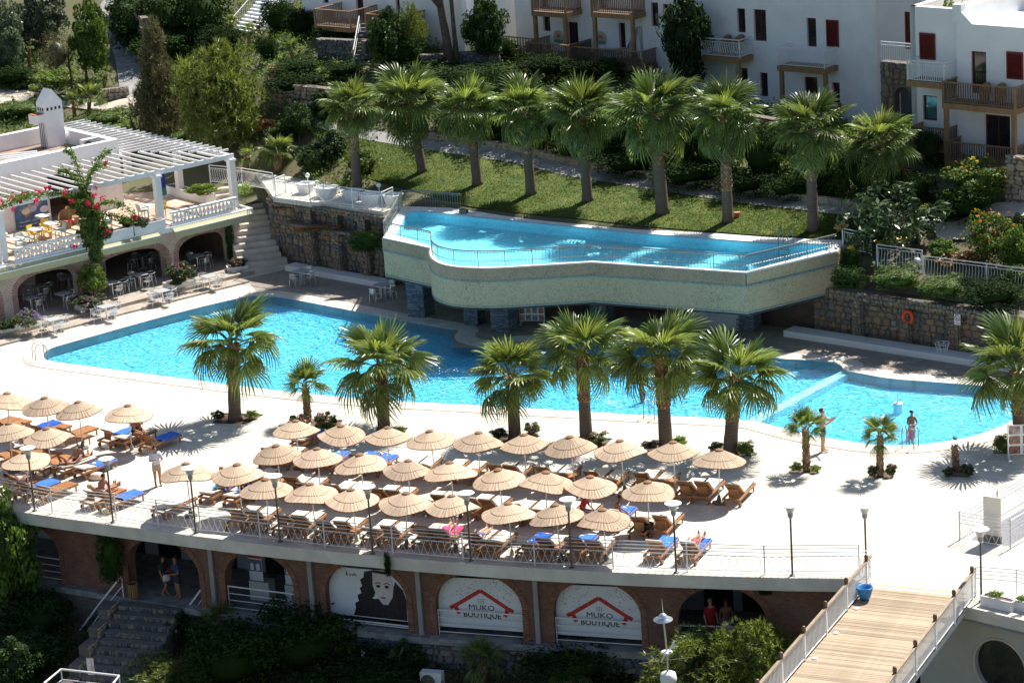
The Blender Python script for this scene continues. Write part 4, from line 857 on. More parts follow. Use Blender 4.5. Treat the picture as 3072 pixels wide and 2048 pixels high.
def pz(r_, x, y, z): return Q(r_, x, y, z)
handrail([pz(12, 1115, 585, AZ + .9), pz(12, 905, 850, AZ - .35), pz(12, 730, 1090, AZ - 1.5), pz(12, 690, 1150, AZ - 1.75), pz(12, 850, 1195, AZ - 1.75)], 'white handrail on the left side of the stone stairs', [(0, .9), (2, .9), (4, .9)])
handrail([pz(12, 1890, 650, AZ + .9), pz(12, 1700, 910, AZ - .3), pz(12, 1470, 1240, AZ - 1.9), pz(12, 1310, 1275, AZ - 1.9), pz(12, 1298, 1300, AZ - 2.0)], 'white handrail on the right side of the stone stairs', [(0, .9), (2, .9), (3, .9)])
handrail([pz(12, 405, 1568, AZ), pz(12, 560, 1440, AZ), pz(12, 1095, 1500, AZ), pz(12, 1040, 1568, AZ), pz(12, 1000, 1650, AZ)], 'white handrail corner at the bottom edge of the picture', [(1, 5.0), (2, 5.0)])
lp = Q(12, 835, 1425, AZ)
t = thing('notice_sign', 'small framed notice hung on the stair handrail', 'sign', lp, R(-12)); m = MB(); m.box((0, 0, .05), (.34, .03, .74)); m.build('frame', black, t); m = MB(); m.box((0, -.012, .05), (.29, .02, .68)); m.build('sheet', mat('notice_paper', (.6, .55, .58), .6, .1, 3), t); m = MB(); m.box((.05, -.024, .22), (.04, .004, .24)); m.box((.07, -.024, .0), (.12, .004, .18)); m.build('print', mat('print_grey', (.4, .38, .45), .6), t)
def globe_lamp(loc, lab, h=.55, r_=.15, grp='white globe lamps'):
    t = thing('globe_lamp', lab, 'lamp', loc, 0, grp); m = MB(); m.tube([(0, 0, 0), (0, 0, h)], .025, 6); m.build('stem', wmetal, t); m = MB(); m.lathe([(.03, -r_ * .98), (r_ * .6, -r_ * .8), (r_ * .93, -r_ * .35), (r_, 0), (r_ * .93, r_ * .35), (r_ * .6, r_ * .8), (.02, r_)], 14, (0, 0, h + r_)); m.build('globe', white, t, sm=True); return t
globe_lamp(Q(12, 700, 1310, AZ - 2.6), 'white globe lamp at the foot of the left stair handrail', .35); globe_lamp(Q(12, 1490, 1390, AZ - 2.6), 'white globe lamp behind the clipped conifer by the stairs', .3)
# low rubble wall along the left of the stairs
sw_ = thing('stair_side_wall', 'low rubble wall beside the stone stairs', 'wall', tuple(sA)); a = sA - s_u * .25
for k in range(6):
    p0, p1 = a + s_d * (k * .9), a + s_d * ((k + 1) * .9); z = AZ - .15 - k * .43
    wall_core('mortar_bed', sw_, p1, p0, z - 1.5, z + .12, .4, mortar); stone_face(sw_, p0 + s_u * .02, p1 + s_u * .02, z - .6, z + .1, .25, stoneB, 0, .06, seed=60 + k); stone_face(sw_, p1, p0, z - .6, z + .1, .25, stoneB, 8, .06, seed=70 + k)

# ---------------------------------------------------------------- bridge at the lower right
bd = (un(*q(15, 145, 1590)) - un(*q(15, 910, 690))).normalized(); bo = Vector((-bd.y, bd.x, 0))    # towards the camera; to the right
bL0 = un(*q(15, 910, 690)); bWid = 3.85
br = thing('wooden_bridge', 'plank footbridge leading onto the pool terrace', 'bridge', tuple(bL0))
rbz = math.atan2(bo.y, bo.x); plank_me = MB().box((0, 0, 0), (bWid, .135, .05)).build('plank', deckwood, br); 
pm = plank_me.data; bpy.data.objects.remove(plank_me)
for k in range(130):
    o = link('plank', pm, br); c = bL0 + bo * bWid / 2 + bd * (-.35 + k * .145); o.matrix_parent_inverse = Matrix.Translation(br.location).inverted(); o.location = (c.x, c.y, -.027 + rnd.uniform(-.004, .004)); o.rotation_euler = (0, 0, rbz)
m = MB()
for e in (.15, bWid - .15): a = bL0 + bo * e; m.bar((a.x, a.y, -.2), tuple((a + bd * 19)[:2]) + (-.2,), .14, .28)
m.build('girder', wmetal, br, True)
for side, e, lab in ((0, .0, 'white bridge railing with timber handrail, on the left of the planks'), (1, bWid, 'white bridge railing with timber handrail, on the right of the planks')):
    a = bL0 + bo * e - bd * (.55 if side == 0 else .35); t = thing('bridge_railing', lab, 'railing', tuple(a), math.atan2(bd.y, bd.x), 'bridge railings')
    L = 19.0
    m = MB(); m.box((L / 2, 0, 1.0), (L, .11, .045)); m.build('handrail', deckwood, t); m = MB(); m.box((L / 2, 0, .93), (L, .035, .035)); m.box((L / 2, 0, .1), (L, .04, .04)); m.build('rails', wmetal, t)
    m = MB(); [m.box((.07 + k * .125, 0, .51), (.022, .022, .82)) for k in range(int(L / .125))]; m.build('bars', wmetal, t)
    for k in range(9):
        x = .55 + k * 2.27 if side == 0 else .45 + k * 2.27
        if x > L: break
        m = MB(); m.box((x, 0, .48), (.07, .07, 1.0)); p_ = m.build('post', wmetal, t); m = MB(); m.lathe([(.055, 0), (.075, .06), (.075, .16), (.05, .22), (.02, .235)], 8, (x, 0, 1.02)); m.build('finial', mat('finial_wood', (.16, .1, .06), .5) if 'finial_wood' not in MATS else MATS['finial_wood'], p_)
for k in range(4):
    a = bL0 + bd * (2.0 + k * 2.27) + bo * .25; t = thing('deck_lamp', 'round white deck light, %s from the blue pot' % ('first', 'second', 'third', 'fourth')[k], 'lamp', (a.x, a.y, 0), 0, 'deck lights on the bridge'); m = MB(); m.lathe([(.1, 0), (.1, .03), (.05, .05)], 14); m.build('lens', white, t)
pot = thing('flower_pot', 'empty blue glazed pot standing on the bridge planks', 'pot', Q(15, 890, 800), 0); m = MB(); m.lathe([(.15, 0), (.22, .15), (.27, .34), (.26, .4), (.3, .42), (.3, .48), (.25, .48), (.22, .3), (.1, .25)], 24); m.build('pot', mat('blue_glaze', (.03, .18, .42), .3, .15, 3), pot, sm=True)

# ---------------------------------------------------------------- building right of the bridge
rb = thing('round_window_building', 'grey plastered building with a big round window below the right terrace', 'building', tuple(rt0))
ra = math.atan2(rdir.y, rdir.x); Mloc = lambda x, y, z: rt0 + rdir * x + Vector((-rdir.y, rdir.x, 0)) * y + Vector((0, 0, z))
m = MB()
cw = Q(15, 2140, 1430, -3.0); 
A = Mloc(-.9, .55, 0); xw = along(Vector((A.x, A.y, -3)), rdir, q(15, 2135, 0)[0]); zc_ = zat(q(15, 0, 1425)[1], A + rdir * xw); RADW = 1.02
pts = [(-1.6, -9), (14, -9), (14, -.35), (-1.6, -.35)]; circ = [(xw + RADW * math.cos(k * math.pi / 20), zc_ + RADW * math.sin(k * math.pi / 20)) for k in range(40)]
mb = MB(); mb.prism(pts, 0, .35, [circ]); mb.v = [(x, z, y) for x, y, z in mb.v]; mb.f = [f[::-1] for f in mb.f]; o = mb.build('wall', mat('cream_plaster', (.5, .49, .46), .8, .1, .8), rb); o.matrix_parent_inverse = Matrix.Translation(rb.location).inverted(); o.location = A; o.rotation_euler = (0, 0, ra)
mb = MB(); mb.lathe([(RADW + .02, 0), (RADW + .02, .02)], 40); mb.v = [(x + xw, .2 + z, y + zc_) for x, y, z in mb.v]; w_ = mb.build('window', dark_glass, rb); w_.matrix_parent_inverse = o.matrix_parent_inverse; w_.location = A; w_.rotation_euler = (0, 0, ra)
mb = MB(); mb.tube([(xw + (RADW + .03) * math.cos(k * math.pi / 24), -.02, zc_ + (RADW + .03) * math.sin(k * math.pi / 24)) for k in range(49)], .04, 6); f_ = mb.build('window_frame', concrete, rb); f_.matrix_parent_inverse = o.matrix_parent_inverse; f_.location = A; f_.rotation_euler = (0, 0, ra)
m = MB(); a, b = Mloc(-1.1, .3, -.2), Mloc(14, .3, -.2); m.bar((a.x, a.y, -.225), (b.x, b.y, -.225), .7, .44); m.build('edge_beam', concrete, rb, True)
m = MB(); a, b = Mloc(-1.0, -.04, -.5), Mloc(14, -.04, -.5); m.tube([(a.x, a.y, -.52), (b.x, b.y, -.52)], .04, 6); m.build('gutter', MATS['grey_pipe'], rb, True)
pc_ = Q(15, 1665, 1300, -2.5); colm = thing('bridge_column', 'round white steel column carrying the bridge end', 'column', (pc_.x, pc_.y, -8.5)); m = MB(); m.lathe([(.17, 0), (.17, 8.2)], 16); m.build('shaft', wmetal, colm, sm=True)
m = MB(); m.lathe([(.25, 8.2), (.25, 8.27)], 16); m.build('cap_plate', wmetal, colm)
# railing, trough planters and deck on that side
RP = [Q(15, 1910, 770), Q(15, 1960, 790), Q(15, 2285, 800), Q(15, 2285, 800) + rdir * 5]
rr_ = thing('terrace_railing', 'white railing beside the bridge landing, behind the trough planters', 'railing', tuple(RP[0]))
for a, b in ((RP[0], RP[2]), (RP[2], RP[3])):
    ornate(rr_, a, b); m = MB(); m.tube([a, a + Vector((0, 0, 1.1))], .028, 8); m.build('post', wmetal, rr_, True)
PLT2 = [planter(Q(15, 2120, 870), 1.25, .36, .36, ra, 'white trough planter with grass beside the bridge landing'), planter(Q(15, 2360, 895) + rdir * .2, 1.25, .36, .36, ra, 'white trough planter at the right picture edge')]
# stair enclosure with ornate railing at the far right, and its notice panel
def z3(x, y, z=0): return un(2780 + x / 5.226, 1450 + y / 5.226, z)
en = thing('stairwell_railing', 'white ornate railing round the stairwell at the right edge', 'railing', tuple(z3(518, 885)))
E0, E1 = z3(518, 885), z3(1315, 1025); e_u = (E1 - E0).normalized(); e_b = Vector((-e_u.y, e_u.x, 0)); E2 = E0 + (z3(1110, 540) - E0) * 1.0; E3 = E2 + (E2 - E0); E4 = E1 + (E2 - E0) * 2
for a, b in ((E0, E1), (E0, E2), (E2, E3), (E1, E4)):
    ornate(en, a, b)
    for p in (a, b):
        m = MB(); m.tube([p, p + Vector((0, 0, 1.12))], .03, 8); m.build('post', wmetal, en, True)
np_ = thing('notice_sign', 'grey back of a notice panel standing at the stairwell', 'sign', tuple(z3(960, 800))); c0, c1 = E0.lerp(E1, .42), E0.lerp(E1, .76); m = MB(); m.bar(c0 + e_b * .25 + Vector((0, 0, 1.05)), c1 + e_b * .25 + Vector((0, 0, 1.05)), .05, 1.5); m.build('panel', concrete, np_, True)
m = MB(); m.bar(c0 + e_b * .25 + Vector((0, 0, .15)), c1 + e_b * .25 + Vector((0, 0, .15)), .12, .3); m.build('foot', darkpole, np_, True)
sc_ = E0 + (E1 - E0) * .52 + (E2 - E0) * .9; struct(MB().prism([tuple((E0 + e_u * .3 + (E2 - E0).normalized() * .3)[:2]), tuple((E1 - e_u * .2 + (E2 - E0).normalized() * .3)[:2]), tuple((E4 - e_u * .2)[:2]), tuple((E3 + e_u * .3)[:2])], .004, .008, bottom=False).build('stairwell_floor', mat('wet_grey', (.2, .2, .22), .8, .2, 1)))
# ---------------------------------------------------------------- lawn, paths
lawnf = [Hq(5, 1000, 60), Hq(5, 1420, 180), Hq(5, 1930, 330), Hq(6, 0, 385), Hq(6, 1200, 515), Hq(6, 2350, 602), Hq(7, 640, 625)]
pathf = [Hq(1, 540, 1180), Hq(1, 1000, 1290), Hq(1, 1560, 1380), Hq(1, 2352, 1500), Hq(6, 640, 80), Hq(6, 1300, 185), Hq(6, 1960, 285), Hq(7, 200, 355), Hq(7, 700, 420), Hq(7, 1000, 470)]
pathb = [Hq(1, 540, 1100), Hq(1, 1000, 1200), Hq(1, 1560, 1270), Hq(1, 2352, 1385), Hq(6, 640, -35), Hq(6, 1300, 75), Hq(6, 1960, 185), Hq(7, 200, 265), Hq(7, 700, 330), Hq(7, 1000, 380)]
lawn = drape('lawn', lawnf, pathf, 40, 14, .03, grass_m); tag(lawn, 'sloping lawn under the row of palms', None)
path = drape('garden_path', pathf, pathb, 60, 3, .05, paving); tag(path, 'grey paved path behind the lawn', None)
p0a = [Hq(0, 1360, 900), Hq(0, 1350, 600), Hq(0, 1200, 330), Hq(0, 1090, 120), Hq(0, 1030, -60)]; p0b = [Hq(0, 1110, 900), Hq(0, 1070, 600), Hq(0, 1000, 330), Hq(0, 900, 60), Hq(0, 870, -60)]
tag(drape('garden_path', p0b, p0a, 30, 3, .05, paving), 'grey paved path climbing between hedge and trees', None)
p1a = [Hq(0, -50, 960), Hq(0, 300, 960), Hq(0, 700, 1000), Hq(0, 1000, 1030), Hq(0, 1350, 960)]; p1b = [Hq(0, -50, 830), Hq(0, 250, 840), Hq(0, 640, 950), Hq(0, 950, 950), Hq(0, 1300, 880)]
tag(drape('garden_path', p1a, p1b, 30, 3, .06, mat('sandy_paving', (.5, .43, .35), .85, .2, 1.5)), 'sunlit sandy path behind the white roof block', None)
p2a = [Hq(0, 690, 180), Hq(0, 700, 60), Hq(0, 720, -60)]; p2b = [Hq(0, 860, 180), Hq(0, 890, 60), Hq(0, 900, -60)]
struct(drape('sandy_ground', p2a, p2b, 10, 3, .045, MATS['sandy_paving']))
p3a = [Hq(7, 1560, 640), Hq(7, 1820, 640), Hq(7, 2060, 440), Hq(7, 2400, 420)]; p3b = [Hq(7, 1500, 500), Hq(7, 1750, 470), Hq(7, 2100, 300), Hq(7, 2400, 300)]
tag(drape('garden_path', p3a, p3b, 20, 3, .05, MATS['sandy_paving']), 'short paved path between the shrubs on the right', None)
# stone edging behind the path
ed = thing('stone_edging', 'low edging of squared stones behind the grey path', 'edging', tuple(pathb[4]))
for i in range(2, len(pathb) - 1):
    a, b = pathb[i], pathb[i + 1]; n_ = max(1, int((b - a).length / .75))
    for k in range(n_):
        p0, p1 = a.lerp(b, k / n_), a.lerp(b, (k + 1) / n_); c = (p0 + p1) / 2; m = MB(); m.box((c.x, c.y + .15, c.z + .12), ((p1 - p0).length * .96, .35, .4 + rnd.uniform(-.06, .06)), math.atan2(p1.y - p0.y, p1.x - p0.x)); m.build('stone', stoneB, ed, True)
def rubble_wall(lab, A, B, h, m_, size=.32, lim=20, th=.4, seed=1, dz=-.6):
    t = thing('garden_wall', lab, 'wall', tuple(A)); z0 = min(A.z, B.z) + dz; wall_core('mortar_bed', t, A, B, z0, max(A.z, B.z) + h, th, mortar); stone_face(t, A, B, z0 + max(0, -dz - .1), max(A.z, B.z) + h, size, m_, lim, .07, seed=seed); return t
rubble_wall('tan rubble wall climbing beside the grey path', Hq(0, 1060, 110), Hq(0, 1350, 560), .9, stoneB, .36, 60, seed=71)
rubble_wall('low curved stone wall by the bend of the path', Hq(0, 940, 950), Hq(0, 1190, 880), .55, stoneB, .3, 30, seed=72)
rubble_wall('tan rubble retaining wall behind the leftmost lawn palms', Hq(1, 130, 960), Hq(1, 700, 1090), 1.3, stoneB, .4, 60, seed=73)
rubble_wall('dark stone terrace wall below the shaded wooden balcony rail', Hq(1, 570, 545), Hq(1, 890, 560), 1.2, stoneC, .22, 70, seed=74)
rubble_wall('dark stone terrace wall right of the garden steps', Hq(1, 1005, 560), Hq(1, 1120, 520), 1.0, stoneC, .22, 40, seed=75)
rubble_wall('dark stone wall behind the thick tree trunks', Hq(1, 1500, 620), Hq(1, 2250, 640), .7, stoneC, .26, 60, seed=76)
rubble_wall('grey stone terrace wall behind the palm with the bare trunk', Hq(2, 2150, 1350), Hq(3, 300, 1400), 1.5, stoneA, .3, 60, seed=77)
rubble_wall('pale rubble wall at the right edge below the wooden balcony', Hq(7, 2180, 280), Hq(7, 2420, 330), 2.2, stoneB, .34, 30, seed=78)
# ---------------------------------------------------------------- houses on the slope
class House:
    def __init__(s, name, lab, P0, ang, group='white houses on the slope'):
        s.P0 = P0; s.a = R(ang); s.u = Vector((math.cos(s.a), math.sin(s.a), 0)); s.n = Vector((s.u.y, -s.u.x, 0)); s.t = thing(name, lab, 'house', tuple(P0), s.a, group)
    def on(s, r_, x, y, d=0):
        """picture point -> (along, height) on the facade plane moved out by d"""
        dr_ = ray(*q(r_, x, y)); c = Vector((0, CAMY, CAMH)); k = ((s.P0 + s.n * d - c).dot(s.n)) / dr_.dot(s.n); p = c + dr_ * k - s.P0; return (p.dot(s.u), p.z)
    def rect(s, r_, x0, y0, x1, y1, d=0):
        a, b = s.on(r_, x0, y1, d), s.on(r_, x1, y0, d); a2, b2 = s.on(r_, x0, y0, d), s.on(r_, x1, y1, d)
        return ((a[0] + a2[0]) / 2, (a[1] + b2[1]) / 2, (b[0] + b2[0]) / 2, (b[1] + a2[1]) / 2)
    def wall(s, x0, x1, z0, z1, y, th, openings=(), m_=None, name='wall'):
        mb = MB(); mb.prism([(x0, z0), (x1, z0), (x1, z1), (x0, z1)], y, y + th, [[(a, b), (c, b), (c, d), (a, d)] for a, b, c, d in openings]); mb.v = [(x, z, yy) for x, yy, z in mb.v]; mb.f = [f[::-1] for f in mb.f]; return mb.build(name, m_ or plaster, s.t)
    def window(s, o, y, kind):
        a, b, c, d = o; w, h = c - a, d - b
        f = MB(); k = .07
        f.box((a + k / 2, y, (b + d) / 2), (k, .1, h)); f.box((c - k / 2, y, (b + d) / 2), (k, .1, h)); f.box(((a + c) / 2, y, b + k / 2), (w - 2 * k, .1, k)); f.box(((a + c) / 2, y, d - k / 2), (w - 2 * k, .1, k))
        if kind in ('door', 'window'): f.box(((a + c) / 2, y, (b + d) / 2), (.05, .08, h - 2 * k))
        fo = f.build('door' if kind == 'door' else ('shutter' if kind == 'shutter' else 'window'), redwood, s.t)
        if kind == 'shutter':
            n_ = int((h - .14) / .07)
            m = MB(); [m.box(((a + c) / 2, y, b + .1 + i * .07), (w - .14, .035, .05), M=Matrix.Rotation(.5, 3, 'X')) for i in range(n_)]; struct(m.build('louvres', redwood, fo), 'stuff'); m = MB(); m.box(((a + c) / 2, y + .04, (b + d) / 2), (w - .1, .02, h - .1)); m.build('panel', redwood, fo)
        else:
            m = MB(); m.box(((a + c) / 2, y + .02, (b + d) / 2), (w - .1, .02, h - .1)); m.build('pane', teal_glass if kind == 'teal' else dark_glass, fo)
            m = MB(); m.box((a + w * .72, y + .06, (b + d) / 2), (w * .4, .02, h - .12)); m.build('curtain', curtain, fo)
        return fo
def bent_bars(mb, A, B, z0, z1, bulge, out, step=.115, r_=.017):
    u = (B - A).normalized(); n_ = max(2, int((B - A).length / step)); h = z1 - z0
    for k in range(n_):
        p = A + (B - A) * ((k + .5) / n_)
        mb.tube([p + Vector((0, 0, z0)), p + out * bulge * .75 + Vector((0, 0, z0 + h * .2)), p + out * bulge + Vector((0, 0, z0 + h * .35)), p + out * bulge * .2 + Vector((0, 0, z0 + h * .6)), p - out * bulge * .2 + Vector((0, 0, z0 + h * .8)), p + Vector((0, 0, z1))], r_, 4, cap=False)
def balcony(lab, H, x0, x1, z, dpt, kind, posts=(), zg=None, h=1.0, group='balconies on the white houses'):
    t = thing('balcony', lab, 'balcony', H.P0 + H.u * x0 + Vector((0, 0, z)) - Vector((0, 0, H.P0.z)), H.a, group); w = x1 - x0; wd = kind == 'wood'
    m = MB(); m.box((w / 2, -dpt / 2, -.1), (w, dpt, .2)); m.build('floor', dark_wood, t); m = MB(); m.box((w / 2, -dpt - .03, -.14), (w + .1, .06, .28)); m.build('edge_beam', pine_wood, t); m = MB(); m.box((w + .03, -dpt / 2, -.14), (.06, dpt, .28)); m.build('edge_beam', pine_wood, t)
    fm = dark_wood if wd else wmetal
    lines = [(Vector((0, -dpt, 0)), Vector((w, -dpt, 0)), Vector((0, -1, 0))), (Vector((w, -dpt, 0)), Vector((w, 0, 0)), Vector((1, 0, 0))), (Vector((0, 0, 0)), Vector((0, -dpt, 0)), Vector((-1, 0, 0)))]
    for a, b, o in lines:
        m = MB(); m.bar(a + Vector((0, 0, h)), b + Vector((0, 0, h)), .09 if wd else .05, .06 if wd else .05); m.build('handrail', pine_wood if wd else wmetal, t)
        m = MB(); m.bar(a + Vector((0, 0, .08)), b + Vector((0, 0, .08)), .05 if wd else .03, .05 if wd else .03)
        if not wd: m.bar(a + Vector((0, 0, h - .16)), b + Vector((0, 0, h - .16)), .025, .025)
        if wd:
            n_ = int((b - a).length / .13); [m.box(a + (b - a) * ((k + .5) / n_) + Vector((0, 0, h / 2)), (.045, .045, h - .06)) for k in range(n_)]
        elif kind == 'bent': bent_bars(m, a, b, .09, h - .16, .13, o)
        else:
            n_ = int((b - a).length / .12); [m.box(a + (b - a) * ((k + .5) / n_) + Vector((0, 0, h / 2 - .04)), (.028, .028, h - .22)) for k in range(n_)]
        m.build('bars', fm, t)
    for px_, py_ in ((0, -dpt), (w, -dpt)):
        m = MB(); m.box((px_, py_, h / 2), (.1 if wd else .05, .1 if wd else .05, h + .03)); m.build('corner_post', pine_wood if wd else wmetal, t)
    for xx in posts:
        L = z - (zg if zg is not None else z - 2.8); m = MB(); m.box((xx - x0, -dpt + .06, -.2 - L / 2), (.2, .2, L)); m.build('support_post', pine_wood, t)
    return t
def towel_rail(H, r_, x, y):
    a = H.on(r_, x, y); t = thing('towel_rack', 'wall drying rack on the white house, at %s' % ('the lower wall by the glazed door' if y > 900 else ('the upper wall beside the shutter' if r_ == 3 else 'the shaded wall')), 'rack', H.P0 + H.u * a[0] + Vector((0, 0, a[1])), H.a, 'drying racks'); m = MB()
    for k in range(3): m.tube([(0, -.1 - .08 * k, 0), (.75, -.1 - .08 * k, 0)], .01, 4)
    for x_ in (0, .75): m.box((x_, -.15, 0), (.03, .3, .18))
    m.build('bars', alu, t)
# middle house: one stepped facade turned away from the sun
HM = House('white_house', 'long white house with wooden and white balconies behind the palms', MP, -40)
on = HM.on; ZT = max(on(2, 40, 0)[1], on(2, 1235, 0)[1]) + .35; ZT2 = max(on(2, 1235, 0, .35)[1], on(3, 1035, 0, .5)[1]) + .35
xl, xm, xr = on(2, 40, 300)[0], on(2, 1235, 300)[0], on(3, 1035, 500)[0]
opl = [HM.rect(2, 515, 205, 610, 490), HM.rect(2, 985, 212, 1042, 445), HM.rect(2, 1160, 245, 1245, 560), HM.rect(2, 285, 110, 350, 290)]
HM.wall(xl, xm, -4, ZT, 0, .35, opl)
for o, k in zip(opl, ('door', 'single', 'door', 'single')): HM.window(o, .22, k)
E1 = -.35
opr = [HM.rect(2, 1280, 25, 1345, 245, .35), HM.rect(2, 1390, 40, 1450, 205, .35), HM.rect(2, 2068, 80, 2143, 302, .35), HM.rect(2, 2222, 90, 2335, 380, .35), HM.rect(3, 357, 168, 443, 432, .35), HM.rect(3, 540, 185, 651, 430, .35), HM.rect(2, 2055, 625, 2165, 745, .35), HM.rect(2, 2280, 670, 2350, 890, .35), HM.rect(3, 335, 710, 455, 858, .35), HM.rect(3, 590, 760, 660, 950, .35)]
HM.wall(xm, on(3, 720, 500, .35)[0], -6, ZT2, E1, .4, opr)
for o, k in zip(opr, ('single', 'single', 'single', 'door', 'single', 'shutter', 'window', 'single', 'window', 'single')): HM.window(o, E1 + .2 if k != 'shutter' else E1 - .02, k)
x7 = on(3, 720, 500, .35)[0]; HM.wall(x7 + .003, xr, -7, ZT2, E1 - .12, .5, [])
mb = MB(); mb.box(((xl + xm) / 2, 3.4, ZT / 2 - 2), (xm - xl, 6, ZT + 4)); mb.build('rear_block', plaster, HM.t); mb = MB(); mb.box(((xm + xr) / 2 + .2, 3.4, ZT2 / 2 - 3), (xr - xm - .4, 6, ZT2 + 6)); mb.build('rear_block', plaster, HM.t)
for (x, y) in ((430, 340), (820, 350)):
    a = HM.on(2, x, y); t = thing('wall_plaque', 'round painted shell plaque %s' % ('beside the first dark red door' if x < 600 else 'between the two wooden posts'), 'plaque', HM.P0 + HM.u * a[0] + Vector((0, 0, a[1] - .45)) + HM.n * .02, HM.a, 'round wall plaques'); disc(t, 'plate', 0, .45, .4, .0, mat('plaque_cream', (.5, .45, .36), .7, .2, 4) if 'plaque_cream' not in MATS else MATS['plaque_cream']); poly_on(t, 'green_base', [(-.36, .12), (.36, .12), (.3, .3), (-.3, .3)], .01, mat('plaque_green', (.12, .3, .2), .7) if 'plaque_green' not in MATS else MATS['plaque_green']); poly_on(t, 'motif', [(-.2, .4), (.2, .4), (.1, .62), (-.12, .6)], .012, terracotta)
def bal_on(H, lab, r_, xa, xb, yfl, dpt, kind, posts=(), zg=None, h=1.0):
    a, b = H.on(r_, xa, yfl, dpt), H.on(r_, xb, yfl, dpt); return balcony(lab, H, a[0], b[0], H.P0.z + (H.on(r_, (xa + xb) / 2, yfl, dpt)[1]), dpt, kind, posts, zg, h)
g0 = MP.z
a1, b1 = on(2, 190, 90, 1.5)[0], on(2, 490, 90, 1.5)[0]
bal_on(HM, 'upper wooden balcony at the left end of the long white house', 2, 190, 490, 112, 1.5, 'wood', (a1 + .1, b1 - .1), g0 - .5)
a1, b1 = on(2, 735, 90, 1.5)[0], on(2, 1110, 90, 1.5)[0]
bal_on(HM, 'upper wooden balcony with red towel, second on the long white house', 2, 735, 1110, 125, 1.5, 'wood', (a1 + .1, b1 - .1), g0 - .8)
bal_on(HM, 'white bulging balcony beside the climbing tree', 2, 1745, 2092, 525, 1.6, 'bent', (on(2, 2092, 525, 1.6)[0] - .1,), g0 - 2.2)
bal_on(HM, 'white bulging balcony in front of the dark red shutter', 3, 95, 520, 620, 1.6, 'bent', (on(3, 110, 600, 1.6)[0] + .05, on(3, 535, 600, 1.6)[0] - .1), g0 - 4)
bal_on(HM, 'wooden ground floor rail of the long white house, left bay', 2, 140, 520, 540, 2.2, 'wood', (), None, .85)
bal_on(HM, 'wooden ground floor rail of the long white house, right bay', 2, 560, 1200, 590, 1.7, 'wood', (), None, .85)
bal_on(HM, 'wooden ground floor rail behind the two rightmost lawn palms', 3, 75, 560, 1110, 1.6, 'wood', (), None, .85)
# right house
HR = House('white_house', 'white house with dark red shutters at the right edge', RP0, -42)
on = HR.on
xa, xb, xc = on(3, 1312, 500)[0], on(3, 1757, 500)[0], on(3, 2600, 500)[0]
top1 = on(3, 1420, 65)[1]; o1 = [HR.rect(3, 1397, 305, 1540, 548), HR.rect(3, 1425, 880, 1552, 1108)]
HR.wall(xa, xb, -5, top1, 0, .35, o1); HR.window(o1[0], -.02, 'shutter'); HR.window(o1[1], .15, 'teal')
top2 = on(3, 1900, 215)[1]; o2 = [HR.rect(3, 1868, 475, 2006, 862, .25), HR.rect(3, 2196, 478, 2346, 728, .25), HR.rect(3, 1995, 1060, 2225, 1470, .25)]
HR.wall(xb, xc, -6, top2, -.25, .4, o2); HR.window(o2[0], -.1, 'single'); HR.window(o2[1], -.27, 'shutter'); HR.window(o2[2], -.1, 'door')
m = MB(); m.box((xb - .15, 4, (top1 - 5) / 2), (.3, 7.3, top1 + 5)); m.build('side_wall', plaster, HR.t)
m = MB(); m.box(((xa + xb) / 2, 4.2, top1 - .75), (xb - xa - .02, 7.6, .4)); m.build('roof', mat('roof_terrace', (.62, .54, .46), .8, .15, 1), HR.t); m = MB(); m.box(((xb + xc) / 2, 4.2, top2 - .6), (xc - xb, 8, .4)); m.build('roof', white, HR.t)
m = MB(); m.box((xb + .06, -.05, top2 + .45), (.5, .45, .9)); m.build('parapet_horn', plaster, HR.t); m = MB(); m.prism([(xb + .3, 0), (xb + .9, 0), (xb + .3, .55)], -.24, .1); m.v = [(x, z, y + top2) for x, y, z in m.v]; m.build('parapet_curve', plaster, HR.t)
m = MB(); m.box((xa + .15, 4, (top1 - 5) / 2), (.3, 8, top1 + 5)); m.build('side_wall', plaster, HR.t)
m = MB(); m.box((xb + 1.2, 7.8, top2 + 1.2), (6, .4, 2.4)); m.build('rear_parapet', plaster, HR.t)
aw_, bw2 = on(3, 1615, 930, 1.5)[0], on(3, 2270, 930, 1.5)[0]
bal_on(HR, 'weathered wooden balcony with cane chairs on the right house', 3, 1612, 2270, 975, 1.5, 'wood', (aw_ + .1, bw2 - .1), RP0.z - 3.6, 1.02)
bal_on(HR, 'white straight barred balcony on the right house', 3, 1283, 1620, 755, 1.2, 'straight')
bal_on(HR, 'wooden ground floor rail below the weathered balcony', 3, 1650, 2260, 1500, 1.5, 'wood', (), None, .9)
bal_on(HR, 'wooden ground floor rail behind the right house window', 3, 1330, 1640, 1340, 1.0, 'wood', (), None, .9)
# passage with stone arch between the houses
HP = House('stone_gate', 'rubble stone gate with arched opening between the white houses', atd(*q(3, 1180, 900), 138), -42, None); HP.t['category'] = 'gate'
on = HP.on; x0, x1, zt = on(3, 1035, 700)[0], on(3, 1330, 700)[0], on(3, 1180, 578)[1]; ax0, ax1, azc = on(3, 1160, 900)[0], on(3, 1318, 900)[0], on(3, 1240, 800)[1]
mb = arcade_panel(x0, x1, -5, zt, [(ax0, ax1 - .01, azc - .6, azc, -5, 14, 2.0)], .5); mb.build('wall_core', mortar, HP.t)
A_, B_ = HP.P0 + HP.u * x0, HP.P0 + HP.u * ax0; stone_face(HP.t, A_, B_, HP.P0.z - 2.5, HP.P0.z + zt, .4, stoneA, 40, .07, seed=91)
A_, B_ = HP.P0 + HP.u * ax0, HP.P0 + HP.u * x1; stone_face(HP.t, A_, B_, HP.P0.z + azc + .12, HP.P0.z + zt, .3, stoneA, 20, .07, seed=92)
